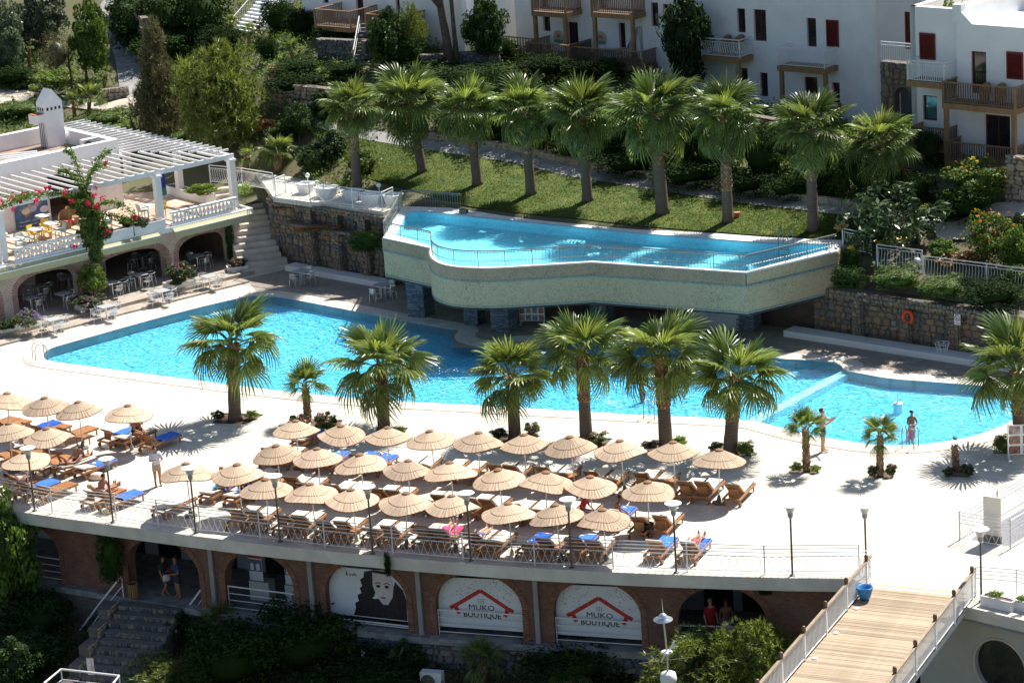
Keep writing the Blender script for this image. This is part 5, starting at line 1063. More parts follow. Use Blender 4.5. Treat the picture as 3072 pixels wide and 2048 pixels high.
m = MB(); m.box(((ax0 + ax1) / 2, .6, azc / 2 - 2.5), (ax1 - ax0, .1, azc + 5)); m.build('gate_leaf', mat('grey_gate', (.1, .12, .15), .5), HP.t)
HQ = House('pink_wall_house', 'pale pink wall with a red door above the stone gate', atd(*q(3, 1180, 400), 142), -42); on = HQ.on; o3 = [HQ.rect(3, 1256, 110, 1306, 455)]
HQ.wall(on(3, 1000, 400)[0], on(3, 1420, 400)[0], -8, on(3, 1000, 0)[1] + .4, 0, .4, o3, mat('rose_plaster', (.74, .68, .66), .8, .06, 1)); HQ.window(o3[0], .1, 'door'); mb = MB(); mb.box((0, 2.6, on(3, 1000, 0)[1] / 2 - 3.5), (5, 4, on(3, 1000, 0)[1] + 7)); mb.build('rear_block', plaster, HQ.t)
t = thing('roof_railing', 'white straight railing above the stone gate', 'railing', HP.P0 + HP.u * x0 + Vector((0, 0, zt)), HP.a); w = x1 - x0; m = MB(); m.bar((0, .1, 1.0), (w, .1, 1.0), .05); m.bar((0, .1, .85), (w, .1, .85), .03); [m.box((k * .13, .1, .5), (.02, .02, .98)) for k in range(int(w / .13))]; m.build('bars', wmetal, t)
# left house
HC = House('white_house', 'shaded white house with dark red door behind the hedges', CP0, -40); on = HC.on
ZTC = max(on(1, 440, 0)[1], on(1, 1900, 0)[1]) + .35; o4 = [HC.rect(1, 925, -60, 990, 250), HC.rect(1, 615, -80, 662, 30), HC.rect(1, 1285, -40, 1320, 130)]
HC.wall(on(1, 440, 150)[0], on(1, 1900, 150)[0], -4, ZTC, 0, .4, o4); HC.window(o4[0], .2, 'single'); HC.window(o4[1], .2, 'single'); HC.window(o4[2], .2, 'single')
m = MB(); m.box((on(1, 1100, 150)[0], 3.4, ZTC / 2 - 2), (on(1, 1900, 150)[0] - on(1, 440, 150)[0], 5.9, ZTC + 4)); m.build('rear_block', plaster, HC.t)
bal_on(HC, 'wooden rail of the shaded terrace left of the red door', 1, 550, 870, 245, 2.4, 'wood', (), None, .95)
bal_on(HC, 'wooden rail of the shaded terrace right of the red door', 1, 1020, 1330, 290, 2.2, 'wood', (), None, .95)
t = thing('garden_steps', 'dark stone steps with white handrail up to the shaded house', 'stairs', Hq(1, 950, 590)); a0 = Hq(1, 905, 600); a1 = Hq(1, 1005, 590); su = (a1 - a0).normalized(); sbk = Vector((-su.y, su.x, 0))
for k in range(11): c = a0.lerp(a1, .5) + sbk * (.3 * k + .15); m = MB(); m.box((c.x, c.y, a0.z + k * .16), ((a1 - a0).length, .32, .32 + k * .02), math.atan2(su.y, su.x)); m.build('step', stoneC, t, True)
m = MB(); p0, p1 = a0, a0 + sbk * 2.6 + Vector((0, 0, 1.5)); m.tube([p0, p0 + Vector((0, 0, .9)), p1 + Vector((0, 0, .9)), p1], .03, 6); m.tube([p0 + Vector((0, 0, .45)), p1 + Vector((0, 0, .45))], .02, 5); m.build('handrail', wmetal, t, True)
# white stairs with railing at the top, left of the shaded house
t = thing('white_stairs', 'white plastered stairs with railing at the top edge of the picture', 'stairs', Hq(0, 2250, 300)); a0 = Hq(0, 2160, 310); a1 = Hq(0, 2400, 330); su = (a1 - a0).normalized(); sbk = Vector((-su.y, su.x, 0)) * 1.0 - su * .35
for k in range(14): c = a0.lerp(a1, .5) + sbk * (.3 * k); m = MB(); m.box((c.x, c.y, a0.z + k * .16 + .1), ((a1 - a0).length, .34, .5), math.atan2(su.y, su.x)); m.build('step', plaster, t, True)
for e in (a0, a1): m = MB(); p0, p1 = e + Vector((0, 0, .2)), e + sbk * 4 + Vector((0, 0, 2.3)); m.tube([p0 + Vector((0, 0, .9)), p1 + Vector((0, 0, .9))], .03, 6); [m.tube([p0.lerp(p1, k / 22), p0.lerp(p1, k / 22) + Vector((0, 0, .9))], .012, 4) for k in range(23)]; m.build('railing', wmetal, t, True)
# wooden fence on the slope between the houses
t = thing('wooden_fence', 'wooden corner fence on the brown slope between the houses', 'fence', Hq(1, 2090, 480)); P = [Hq(1, 2352, 380), Hq(1, 2090, 470), Hq(1, 2340, 520) + Vector((1.5, -.5, 0))]
for a, b in zip(P, P[1:]):
    L = (b - a).length; m = MB(); m.bar(a + Vector((0, 0, 1.0)), b + Vector((0, 0, 1.0)), .09, .06); m.bar(a + Vector((0, 0, .1)), b + Vector((0, 0, .1)), .06); m.build('rail', pine_wood, t, True)
    for k in range(int(L / .16)): m = MB(); p = a.lerp(b, (k + .5) / int(L / .16)); m.box(p + Vector((0, 0, .5)), (.05, .05, 1.0)); m.build('slat', pine_wood, t, True)
# roof-tile topped walls by the rightmost palms
for (r_, xa_, ya_, xb_, yb_, lab) in ((7, 450, 95, 640, 120, 'garden wall with red tile coping behind the rightmost lawn palm'), (7, 1130, 230, 1300, 260, 'short wall with red tile coping behind the rubber tree')):
    A_, B_ = Hq(r_, xa_, ya_), Hq(r_, xb_, yb_); t = rubble_wall(lab, A_, B_, 1.1, stoneB, .34, 12, seed=int(xa_)); u_ = (B_ - A_).normalized(); L = (B_ - A_).length
    for k in range(int(L / .18)): m = MB(); c = A_ + u_ * (k + .5) * .18; o_ = Vector((u_.y, -u_.x, 0)); m.tube([c + o_ * .2 + Vector((0, 0, 1.12)), c - o_ * .3 + Vector((0, 0, 1.3))], .09, 6); m.build('roof_tile', terracotta, t, True)
# ---------------------------------------------------------------- railings on the upper level
def bent_railing(lab, pts, z, h=1.0, closed=False, bulge=.1):
    t = thing('bent_bar_railing', lab, 'railing', tuple(pts[0]), 0, 'white railings with bent bars')
    for a, b in zip(pts, pts[1:]):
        u_ = (b - a); u_.z = 0; u_.normalize(); o_ = Vector((u_.y, -u_.x, 0)); m = MB()
        n_ = max(2, int((b - a).length / .14))
        for k in range(n_):
            p = a.lerp(b, (k + .5) / n_); hh = h - .2
            m.tube([p + Vector((0, 0, .08)), p + o_ * bulge + Vector((0, 0, .08 + hh * .3)), p + Vector((0, 0, .08 + hh * .55)), p - o_ * bulge * .5 + Vector((0, 0, .08 + hh * .75)), p + Vector((0, 0, hh + .05))], .013, 4, cap=False)
        m.build('bars', wmetal, t, True)
        m = MB(); [m.tube([a + Vector((0, 0, z_)), b + Vector((0, 0, z_))], .025 if z_ == h else .018, 5) for z_ in (.08, h - .15, h)]; m.build('rails', wmetal, t, True)
    for p in pts: m = MB(); m.tube([p - Vector((0, 0, .05)), p + Vector((0, 0, h))], .03, 6); m.build('post', wmetal, t, True)
UT = 3.85
bent_railing('white bent bar railing on the terrace above the left stone wall', [Q(5, *a, UT) for a in ((275, 205), (182, 240), (500, 288), (578, 262), (630, 293), (890, 335), (1165, 372), (1268, 325))], UT)
bent_railing('white bent bar railing from the stairs to the pergola terrace', [Q(4, 1935, 110, 3.5), Q(4, 2230, 140, 3.6), Q(5, 165, 190, UT)], UT)
bent_railing('white bent bar railing beside the rubber tree at the pool end', [Hq(7, 690, 720), Hq(7, 950, 775)], UT)
bent_railing('tall white bent bar railing below the rubber tree', [Hq(7, 1005, 880), Hq(7, 1420, 935)], UT, 1.05)
bent_railing('long white bent bar railing above the right stone wall', [Hq(7, 1432, 985), Hq(7, 2010, 1060), Hq(7, 2600, 1140)], UT, 1.05)
def steel_rail(lab, pts, h=.78):
    t = thing('steel_railing', lab, 'railing', tuple(pts[0]), 0, 'steel railings of the raised pool'); L = 0; m = MB(); m.tube([p + Vector((0, 0, h)) for p in pts], .034, 6); m.build('handrail', steel, t, True); m = MB(); [m.tube([p + Vector((0, 0, z)) for p in pts], .017, 5) for z in (.28, h - .08)]; m.build('rails', steel, t, True)
    m = MB(); dist = 0; nx = 0
    for a, b in zip(pts, pts[1:]):
        Ls = (b - a).length
        while nx < dist + Ls:
            p = a.lerp(b, (nx - dist) / Ls); k = round(nx / .16)
            if k % 8 == 0: mm = MB(); mm.tube([p, p + Vector((0, 0, h))], .02, 5); mm.build('post', steel, t, True)
            else: m.tube([p + Vector((0, 0, .02)), p + Vector((0, 0, h))], .011, 4, cap=False)
            nx += .16
        dist += Ls
    m.build('bars', steel, t, True)
ins = [Vector((p.x, p.y, UZ)) for p in up_front]; n_ = len(ins)
ins2 = []
for i, p in enumerate(ins):
    u_ = (ins[min(i + 1, n_ - 1)] - ins[max(i - 1, 0)]).normalized(); ins2.append(p + Vector((-u_.y, u_.x, 0)) * .1)
steel_rail('steel railing along the curved front of the raised pool', ins2)
steel_rail('steel railing on the left end of the raised pool', [Q(5, 1345, 330, UZ), ins2[0]])
steel_rail('steel railing behind the left end of the raised pool', [Q(5, 1345, 322, UZ), Q(5, 1500, 312, UZ), Q(5, 1890, 352, UZ)])
# white tubs on the terrace above the wall
def tub(loc, w, d_, h, rz, lab, rnd_=False):
    t = thing('planter_tub', lab, 'planter', loc, rz, 'white tubs above the stone wall'); m = MB(); n_ = 16
    def sec(k, z): return [(math.copysign(abs(math.cos(a)) ** .5, math.cos(a)) * w / 2 * k, math.copysign(abs(math.sin(a)) ** .5, math.sin(a)) * d_ / 2 * k, z) for a in [2 * math.pi * (i + .5) / n_ for i in range(n_)]]
    rings = [sec(.78, 0), sec(.95, h * .8), sec(1.06, h * .86), sec(1.06, h), sec(.9, h), sec(.85, h * .8)]; v_ = [p for r_ in rings for p in r_]; m.add(v_, [(i * n_ + k, i * n_ + (k + 1) % n_, (i + 1) * n_ + (k + 1) % n_, (i + 1) * n_ + k) for i in range(5) for k in range(n_)]); m.build('shell', white, t); m = MB(); m.add(sec(.86, h * .82), [tuple(range(n_))]); m.build('filling', white, t)
for (x, y, w, d_, lab) in ((460, 205, .85, .85, 'small white tub under the first globe lamp'), (650, 240, 1.15, .9, 'large white tub, second above the stone wall'), (890, 268, .85, .8, 'white tub in the middle of the row above the stone wall'), (1070, 300, 1.25, .9, 'large white tub, fourth above the stone wall'), (1265, 310, .9, .9, 'round white tub beside the steel railing')):
    tub(Q(5, x, y, UT), w, d_, .55, R(-25), lab)
globe_lamp(Q(5, 485, 190, UT), 'white globe lamp above the first white tub', .75, .13); globe_lamp(Q(5, 1140, 285, UT), 'white globe lamp above the fourth white tub', .75, .13)
globe_lamp(Hq(0, 1080, 890), 'white globe lamp on the low curved stone wall', .3, .13); globe_lamp(Hq(7, 1370, 930), 'white globe lamp behind the tall bent bar railing', .35, .17)
# ---------------------------------------------------------------- vegetation
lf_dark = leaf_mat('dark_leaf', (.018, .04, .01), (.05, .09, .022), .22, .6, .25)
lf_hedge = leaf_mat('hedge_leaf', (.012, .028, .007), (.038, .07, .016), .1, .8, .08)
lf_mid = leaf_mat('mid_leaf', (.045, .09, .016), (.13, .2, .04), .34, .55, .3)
lf_lite = leaf_mat('light_leaf', (.09, .16, .025), (.24, .32, .07), .4)
lf_grey = leaf_mat('grey_leaf', (.05, .075, .04), (.14, .18, .1), .25)
lf_olive = leaf_mat('olive_needle', (.07, .075, .03), (.17, .16, .07), .25)
lf_pine = leaf_mat('pine_needle', (.07, .12, .02), (.26, .31, .08), .35)
lf_rust = leaf_mat('rust_leaf', (.12, .1, .03), (.32, .16, .06), .35)
lf_rub = leaf_mat('rubber_leaf', (.02, .04, .015), (.05, .085, .03), .12, .35, .35)
lf_palm = leaf_mat('palm_leaf', (.07, .11, .026), (.22, .28, .08), .45, .32, .6, .3)
lf_dead = leaf_mat('dead_palm_leaf', (.2, .15, .08), (.3, .22, .12), .2)
petal_p = leaf_mat('pink_petal', (.4, .14, .24), (.6, .3, .4), .4); petal_r = leaf_mat('red_petal', (.38, .01, .025), (.6, .02, .05), .3); petal_y = leaf_mat('yellow_petal', (.5, .4, .05), (.6, .5, .12), .4); petal_o = leaf_mat('orange_petal', (.5, .16, .03), (.6, .28, .06), .4); petal_v = leaf_mat('violet_petal', (.2, .1, .3), (.34, .2, .42), .4); petal_w = leaf_mat('white_petal', (.7, .7, .68), (.8, .8, .78), .3)
barkA = mat('tree_bark', (.1, .075, .055), .9, .4, 6, bump=.6, bs=20); bark_low = mat('palm_bark_low', (.14, .105, .08), .9, .35, 3, bump=.5, bs=14, stretch=(1, 1, 9)); boot_m = stone_mat('palm_boots', [(0, (.2, .12, .07)), (.5, (.32, .2, .11)), (1, (.4, .28, .17))])
nr_ = np.random.default_rng(11)
def leaf_quads(pos, size, nrm=None, asp=.5, rng=nr_):
    n = len(pos); a = rng.normal(size=(n, 3)); a /= np.linalg.norm(a, axis=1)[:, None]; b = rng.normal(size=(n, 3))
    if nrm is not None: a = a * .8 + nrm * .9; a /= np.linalg.norm(a, axis=1)[:, None]
    t = np.cross(a, b); t /= np.maximum(1e-6, np.linalg.norm(t, axis=1))[:, None]; w = np.cross(a, t); s = size * rng.uniform(.6, 1.35, n)[:, None]
    v = np.stack([pos - t * s, pos + w * s * asp + a * s * .12, pos + t * s, pos - w * s * asp + a * s * .12], 1).reshape(-1, 3); f = np.arange(4 * n).reshape(-1, 4); return v, f
def clumps(seed, nc, shape):
    rg = np.random.default_rng(seed); P = []
    while len(P) < nc:
        d = rg.normal(size=3); d /= np.linalg.norm(d); r_ = rg.uniform(.25, 1) ** .6 * .82
        p = d * r_
        if shape == 'cone': h = rg.uniform(-.95, 1); k = (1 - h) / 2 * .95 + .05; a = rg.uniform(0, 6.28); rr = k * rg.uniform(.45, 1); p = np.array([math.cos(a) * rr, math.sin(a) * rr, h * .95])
        elif shape == 'hedge': p = rg.uniform(-.82, .82, 3); p[np.argmax(np.abs(p))] *= 1.0
        elif p[2] < -.62: continue
        P.append(p)
    return np.array(P), rg
CROWN = {}
def crown_mesh(key, seed, n, nc, ls, m_, shape='round', cr=.3, asp=.5, needle=False, accent=None, an=0):
    P, rg = clumps(seed, nc, shape); per = n // nc; pos = []; nn = []
    for c in P:
        r_ = cr * rg.uniform(.6, 1.25); d = rg.normal(size=(per, 3)); d /= np.linalg.norm(d, axis=1)[:, None]; rad = rg.uniform(.35, 1, (per, 1)) ** .5 * r_; pos.append(c + d * rad * np.array([1, 1, .8])); nn.append(d)
    pos = np.concatenate(pos); nn = np.concatenate(nn)
    if needle:
        # tufts: a burst of thin blades at every point
        k = 9; n_ = len(pos); base = np.repeat(pos, k, 0); d = rg.normal(size=(n_ * k, 3)) + np.repeat(nn, k, 0) * 1.1 + np.array([0, 0, .35]); d /= np.linalg.norm(d, axis=1)[:, None]; s = ls * rg.uniform(.7, 1.3, (n_ * k, 1)); w = np.cross(d, rg.normal(size=(n_ * k, 3))); w /= np.linalg.norm(w, axis=1)[:, None]
        v = np.stack([base - w * s * .09, base + w * s * .09, base + d * s], 1).reshape(-1, 3); f = np.arange(3 * n_ * k).reshape(-1, 3)
    else: v, f = leaf_quads(pos, ls, nn, asp, rg)
    if not needle and n > 4000:  # added unseen solid core, keeps light from passing through dense crowns
        a_ = np.array([(math.cos(j * math.pi / 5) * math.sin(i * math.pi / 6), math.sin(j * math.pi / 5) * math.sin(i * math.pi / 6), math.cos(i * math.pi / 6)) for i in range(7) for j in range(10)]) * (.66 if shape == 'hedge' else .45) * rg.uniform(.85, 1.1, (70, 1)); o_ = len(v); v = np.concatenate([v, a_]); f = np.concatenate([f, [(o_ + i * 10 + j, o_ + (i + 1) * 10 + j, o_ + (i + 1) * 10 + (j + 1) % 10, o_ + i * 10 + (j + 1) % 10) for i in range(6) for j in range(10)]])
    me = npmesh('crown', v, f, m_); acc = None
    if accent:
        d = rg.normal(size=(an, 3)); d /= np.linalg.norm(d, axis=1)[:, None]; idx = rg.integers(0, len(P), an); pa_ = P[idx] + (d + np.array([0, -.35, .5])) * cr * .85; pq = np.repeat(pa_, 4, 0) + rg.normal(size=(an * 4, 3)) * ls * .45; v2, f2 = leaf_quads(pq, ls * .75, None, .8, rg); acc = npmesh('blossom', v2, f2, accent)
    CROWN[key] = (me, acc); return me
crown_mesh('broad_dark', 1, 6400, 48, .062, lf_dark); crown_mesh('broad_mid', 2, 6400, 46, .065, lf_mid); crown_mesh('broad_grey', 3, 7000, 55, .055, lf_grey, cr=.27); crown_mesh('loose_olive', 4, 4200, 42, .04, lf_olive, cr=.3, asp=.22)
crown_mesh('lite', 5, 4200, 34, .075, lf_lite); crown_mesh('hedge', 6, 7500, 70, .05, lf_hedge, 'hedge', .32); crown_mesh('hedge_mid', 16, 6000, 60, .055, lf_mid, 'hedge', .32); crown_mesh('cone', 7, 3000, 95, .11, lf_olive, 'cone', .22, needle=True); crown_mesh('pine', 8, 3200, 70, .12, lf_pine, cr=.3, needle=True); crown_mesh('pine2', 18, 2000, 90, .1, lf_pine, cr=.24, needle=True)
crown_mesh('rust', 9, 3500, 34, .07, lf_rust); crown_mesh('rubber', 10, 2000, 50, .085, lf_rub, cr=.3, asp=.36); crown_mesh('orange', 12, 5200, 48, .05, lf_mid, accent=petal_o, an=90); crown_mesh('yellow', 13, 6000, 50, .05, lf_mid, accent=petal_y, an=90); crown_mesh('pink', 14, 1500, 22, .11, lf_mid, accent=petal_p, an=70); crown_mesh('violet', 15, 2600, 26, .07, lf_mid, accent=petal_v, an=160); crown_mesh('whitef', 17, 3000, 30, .08, lf_dark, accent=petal_w, an=14); crown_mesh('pinkd', 19, 3200, 28, .07, lf_dark, accent=petal_p, an=60)
crown_mesh('ivy', 20, 6000, 60, .055, lf_hedge, 'hedge', .3); crown_mesh('tuft', 21, 900, 16, .12, lf_lite, cr=.35, asp=.3)
TRUNKS = {}
def trunk_mesh(key, seed):
    if key in TRUNKS: return TRUNKS[key]
    rg = random.Random(seed); m = MB(); m.tube([(0, 0, -.05), (.03, .02, .3), (-.02, .03, .6), (.02, 0, 1.0)], [.075, .055, .045, .03], 7)
    for k in range(6):
        a = rg.uniform(0, 6.28); z = rg.uniform(.45, .9); m.tube([(0, 0, z), (math.cos(a) * .18, math.sin(a) * .18, z + .16), (math.cos(a) * .42, math.sin(a) * .42, z + .34)], [.03, .02, .008], 5)
    me = bpy.data.meshes.new('trunk'); me.from_pydata(m.v, [], m.f); me.materials.append(barkA); me.update(); TRUNKS[key] = me; return me
BANK = [(AW[i] if i else Vector((-40, 11, 0))) for i in range(len(AW))] + [Vector((20, -16, 0))]
def bank_z(p):
    best = 1e9
    for a, b in zip(BANK, BANK[1:]):
        t = max(0, min(1, (p - a).to_2d().dot((b - a).to_2d()) / (b - a).to_2d().length_squared)); d = (p.to_2d() - (a + (b - a) * t).to_2d()).length; best = min(best, d)
    return -4.55 - .34 * best
def bhit(px, py):
    d = ray(px, py); t = 80.
    while t < 140:
        p = Vector((d.x * t, d.y * t + CAMY, d.z * t + CAMH))
        if p.z < bank_z(p): break
        t += .15
    return p
bo_ = inset(BANK, -14); bm_ = MB(); nb_ = len(BANK); rows_ = 12
bm_.add([((BANK[i].lerp(bo_[i], j / rows_)).x, (BANK[i].lerp(bo_[i], j / rows_)).y, bank_z(BANK[i].lerp(bo_[i], j / rows_)) - .05) for i in range(nb_) for j in range(rows_ + 1)], [((i + 1) * (rows_ + 1) + j, i * (rows_ + 1) + j, i * (rows_ + 1) + j + 1, (i + 1) * (rows_ + 1) + j + 1) for i in range(nb_ - 1) for j in range(rows_)])
tag(struct(bm_.build('bank', soil)), 'dark planted bank below the brick arcade', None)
def scale_at(p): return FPX / ((p.y - CAMY) * math.cos(PITCH) - (p.z - CAMH) * math.sin(PITCH))
def plant(kind, lab, r_, cx, cy, rx, rz, ground='h', by=None, bx=None, name='shrub', cat='shrub', group=None, ry=None, trunk=False, back=0.):
    bx = cx if bx is None else bx; by = cy + rz if by is None else by
    B = Hq(r_, bx, by) if ground == 'h' else (bhit(*q(r_, bx, by)) if ground == 'b' else Q(r_, bx, by, ground))
    s = scale_at(B) * 3.0625; k_ = 1.12 if ground != 'b' else 1.28; Rx, Rz = rx / s * k_, rz / s / .97 * k_; zc_ = zat(q(r_, cx, cy)[1], B); off = (cx - bx) / s
    t = thing(name, lab, cat, (B.x, B.y, B.z), 0, group); me, acc = CROWN[kind]; ryv = (ry / s) if ry else Rx * .9
    o = link('crown' if trunk else 'foliage', me, t); o.location = (off, back, zc_ - B.z - (.1 * Rz if trunk else 0)); o.scale = (Rx, ryv, Rz * (1.14 if trunk else 1)); o.rotation_euler = (0, 0, rnd.uniform(0, 6.28) if abs(Rx - ryv) / Rx < .3 and 'hedge' not in kind and kind != 'ivy' else 0)
    if acc: k = link('blossom', acc, t); k.location = o.location; k.scale = o.scale; k.rotation_euler = o.rotation_euler
    if trunk:
        k = link('trunk', trunk_mesh(kind, 3), t); H_ = max(.4, zc_ - B.z); k.scale = (max(Rx * .9, .6), max(Rx * .9, .6), H_ * 1.05)
    return t
HG = 'garden hedges and bushes'
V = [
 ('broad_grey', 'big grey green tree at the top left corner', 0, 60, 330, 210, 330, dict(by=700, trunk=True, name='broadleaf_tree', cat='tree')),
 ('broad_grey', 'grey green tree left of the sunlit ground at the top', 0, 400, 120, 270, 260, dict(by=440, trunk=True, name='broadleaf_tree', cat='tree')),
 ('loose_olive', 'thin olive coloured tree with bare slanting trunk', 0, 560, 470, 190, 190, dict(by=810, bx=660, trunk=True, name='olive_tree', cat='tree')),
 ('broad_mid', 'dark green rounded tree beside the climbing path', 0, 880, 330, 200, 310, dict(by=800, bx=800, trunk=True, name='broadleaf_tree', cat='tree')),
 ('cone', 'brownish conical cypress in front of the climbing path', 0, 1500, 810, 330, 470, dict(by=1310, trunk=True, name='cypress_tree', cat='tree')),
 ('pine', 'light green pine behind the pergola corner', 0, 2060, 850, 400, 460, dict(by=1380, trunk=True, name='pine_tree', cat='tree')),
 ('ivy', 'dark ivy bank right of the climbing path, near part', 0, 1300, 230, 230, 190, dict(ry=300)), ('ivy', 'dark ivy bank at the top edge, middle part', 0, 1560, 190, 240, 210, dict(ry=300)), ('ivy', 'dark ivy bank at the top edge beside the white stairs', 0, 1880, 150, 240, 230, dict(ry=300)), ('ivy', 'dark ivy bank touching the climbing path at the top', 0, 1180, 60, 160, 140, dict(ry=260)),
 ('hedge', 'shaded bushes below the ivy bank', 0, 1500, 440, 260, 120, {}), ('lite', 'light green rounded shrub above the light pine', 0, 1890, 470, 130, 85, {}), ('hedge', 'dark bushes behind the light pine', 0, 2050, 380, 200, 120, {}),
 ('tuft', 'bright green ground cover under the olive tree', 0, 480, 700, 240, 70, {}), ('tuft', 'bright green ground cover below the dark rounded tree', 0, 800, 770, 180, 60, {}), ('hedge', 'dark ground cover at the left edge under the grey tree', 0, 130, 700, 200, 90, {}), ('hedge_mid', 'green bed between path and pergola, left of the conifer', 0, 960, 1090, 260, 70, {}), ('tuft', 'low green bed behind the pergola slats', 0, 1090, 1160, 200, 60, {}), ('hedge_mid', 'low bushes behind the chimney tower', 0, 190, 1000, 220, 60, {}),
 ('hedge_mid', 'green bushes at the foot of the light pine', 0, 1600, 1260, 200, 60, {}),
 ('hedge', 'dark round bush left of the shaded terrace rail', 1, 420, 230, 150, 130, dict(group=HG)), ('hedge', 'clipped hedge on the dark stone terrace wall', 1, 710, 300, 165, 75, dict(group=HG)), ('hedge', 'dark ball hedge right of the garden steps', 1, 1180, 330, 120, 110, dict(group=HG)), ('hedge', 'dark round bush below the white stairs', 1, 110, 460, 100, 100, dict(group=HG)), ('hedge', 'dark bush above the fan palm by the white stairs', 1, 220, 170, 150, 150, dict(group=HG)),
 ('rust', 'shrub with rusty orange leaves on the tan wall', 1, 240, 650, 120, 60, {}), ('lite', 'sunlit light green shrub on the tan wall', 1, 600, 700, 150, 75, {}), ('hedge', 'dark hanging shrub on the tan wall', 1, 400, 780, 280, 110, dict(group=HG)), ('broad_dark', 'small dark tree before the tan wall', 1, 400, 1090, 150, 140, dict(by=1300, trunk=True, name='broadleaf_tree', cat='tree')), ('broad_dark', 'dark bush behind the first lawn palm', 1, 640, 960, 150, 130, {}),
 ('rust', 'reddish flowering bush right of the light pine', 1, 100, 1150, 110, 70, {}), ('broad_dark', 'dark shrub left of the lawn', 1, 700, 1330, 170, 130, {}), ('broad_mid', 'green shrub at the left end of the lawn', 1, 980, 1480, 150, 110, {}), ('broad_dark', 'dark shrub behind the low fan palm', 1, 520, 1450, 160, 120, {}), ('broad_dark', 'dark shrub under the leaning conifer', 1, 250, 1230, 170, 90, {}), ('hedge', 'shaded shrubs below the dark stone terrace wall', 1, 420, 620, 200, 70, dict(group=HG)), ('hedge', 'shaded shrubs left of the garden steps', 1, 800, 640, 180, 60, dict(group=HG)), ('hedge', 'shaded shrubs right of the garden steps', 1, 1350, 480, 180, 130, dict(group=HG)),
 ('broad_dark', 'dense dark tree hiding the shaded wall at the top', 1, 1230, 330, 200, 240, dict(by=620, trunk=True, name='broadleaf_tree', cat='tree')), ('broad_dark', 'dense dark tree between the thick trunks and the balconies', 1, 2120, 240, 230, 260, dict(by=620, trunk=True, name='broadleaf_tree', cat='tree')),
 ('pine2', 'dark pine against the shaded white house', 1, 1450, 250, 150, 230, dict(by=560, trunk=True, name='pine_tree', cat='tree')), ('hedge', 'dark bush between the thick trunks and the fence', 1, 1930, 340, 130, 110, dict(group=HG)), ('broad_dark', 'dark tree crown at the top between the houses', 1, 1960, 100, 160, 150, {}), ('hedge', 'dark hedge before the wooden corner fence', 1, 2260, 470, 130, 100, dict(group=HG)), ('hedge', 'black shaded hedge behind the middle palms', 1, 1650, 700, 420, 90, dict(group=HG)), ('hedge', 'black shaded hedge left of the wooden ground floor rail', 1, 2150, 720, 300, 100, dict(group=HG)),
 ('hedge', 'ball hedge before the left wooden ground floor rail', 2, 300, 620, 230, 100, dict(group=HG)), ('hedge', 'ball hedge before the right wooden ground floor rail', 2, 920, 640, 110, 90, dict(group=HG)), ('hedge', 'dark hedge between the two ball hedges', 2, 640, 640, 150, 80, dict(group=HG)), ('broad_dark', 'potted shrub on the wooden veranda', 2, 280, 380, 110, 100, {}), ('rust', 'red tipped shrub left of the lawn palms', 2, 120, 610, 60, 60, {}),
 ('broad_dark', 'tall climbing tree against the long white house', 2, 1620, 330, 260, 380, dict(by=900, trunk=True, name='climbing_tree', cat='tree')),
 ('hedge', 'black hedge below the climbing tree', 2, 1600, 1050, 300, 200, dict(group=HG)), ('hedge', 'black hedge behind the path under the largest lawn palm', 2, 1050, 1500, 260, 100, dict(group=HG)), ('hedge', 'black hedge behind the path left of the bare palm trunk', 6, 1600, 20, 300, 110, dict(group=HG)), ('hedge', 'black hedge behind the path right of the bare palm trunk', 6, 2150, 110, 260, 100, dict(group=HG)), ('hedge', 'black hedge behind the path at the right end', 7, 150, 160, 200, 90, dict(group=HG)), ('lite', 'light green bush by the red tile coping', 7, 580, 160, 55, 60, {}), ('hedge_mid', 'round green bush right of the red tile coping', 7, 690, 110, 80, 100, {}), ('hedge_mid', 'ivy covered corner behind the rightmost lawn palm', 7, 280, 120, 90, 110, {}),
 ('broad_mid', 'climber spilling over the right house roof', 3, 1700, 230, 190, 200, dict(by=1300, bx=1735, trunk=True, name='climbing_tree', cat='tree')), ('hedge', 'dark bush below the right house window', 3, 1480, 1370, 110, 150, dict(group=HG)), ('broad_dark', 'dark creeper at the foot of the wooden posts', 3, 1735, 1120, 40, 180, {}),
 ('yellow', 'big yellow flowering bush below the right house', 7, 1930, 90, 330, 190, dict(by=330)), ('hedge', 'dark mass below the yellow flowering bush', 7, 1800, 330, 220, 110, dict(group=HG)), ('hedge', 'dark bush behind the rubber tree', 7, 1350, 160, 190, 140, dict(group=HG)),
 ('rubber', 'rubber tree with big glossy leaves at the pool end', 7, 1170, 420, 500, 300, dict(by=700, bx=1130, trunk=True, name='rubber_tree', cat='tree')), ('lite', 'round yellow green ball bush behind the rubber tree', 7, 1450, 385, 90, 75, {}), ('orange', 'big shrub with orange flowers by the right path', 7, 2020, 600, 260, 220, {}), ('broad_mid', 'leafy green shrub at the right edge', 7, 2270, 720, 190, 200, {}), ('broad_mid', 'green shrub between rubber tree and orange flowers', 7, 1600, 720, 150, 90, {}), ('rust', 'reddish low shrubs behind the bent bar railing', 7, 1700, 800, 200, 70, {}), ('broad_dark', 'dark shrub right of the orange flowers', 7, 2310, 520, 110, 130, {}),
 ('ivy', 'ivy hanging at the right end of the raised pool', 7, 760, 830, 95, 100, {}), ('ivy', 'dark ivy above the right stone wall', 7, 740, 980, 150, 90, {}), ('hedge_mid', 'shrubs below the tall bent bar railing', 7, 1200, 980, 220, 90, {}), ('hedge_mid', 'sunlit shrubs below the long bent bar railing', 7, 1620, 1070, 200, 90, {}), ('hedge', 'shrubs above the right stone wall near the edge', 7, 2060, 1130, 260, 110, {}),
 ('broad_mid', 'leafy shrub growing through the railing at the right edge', 7, 2260, 960, 150, 90, {}),
]
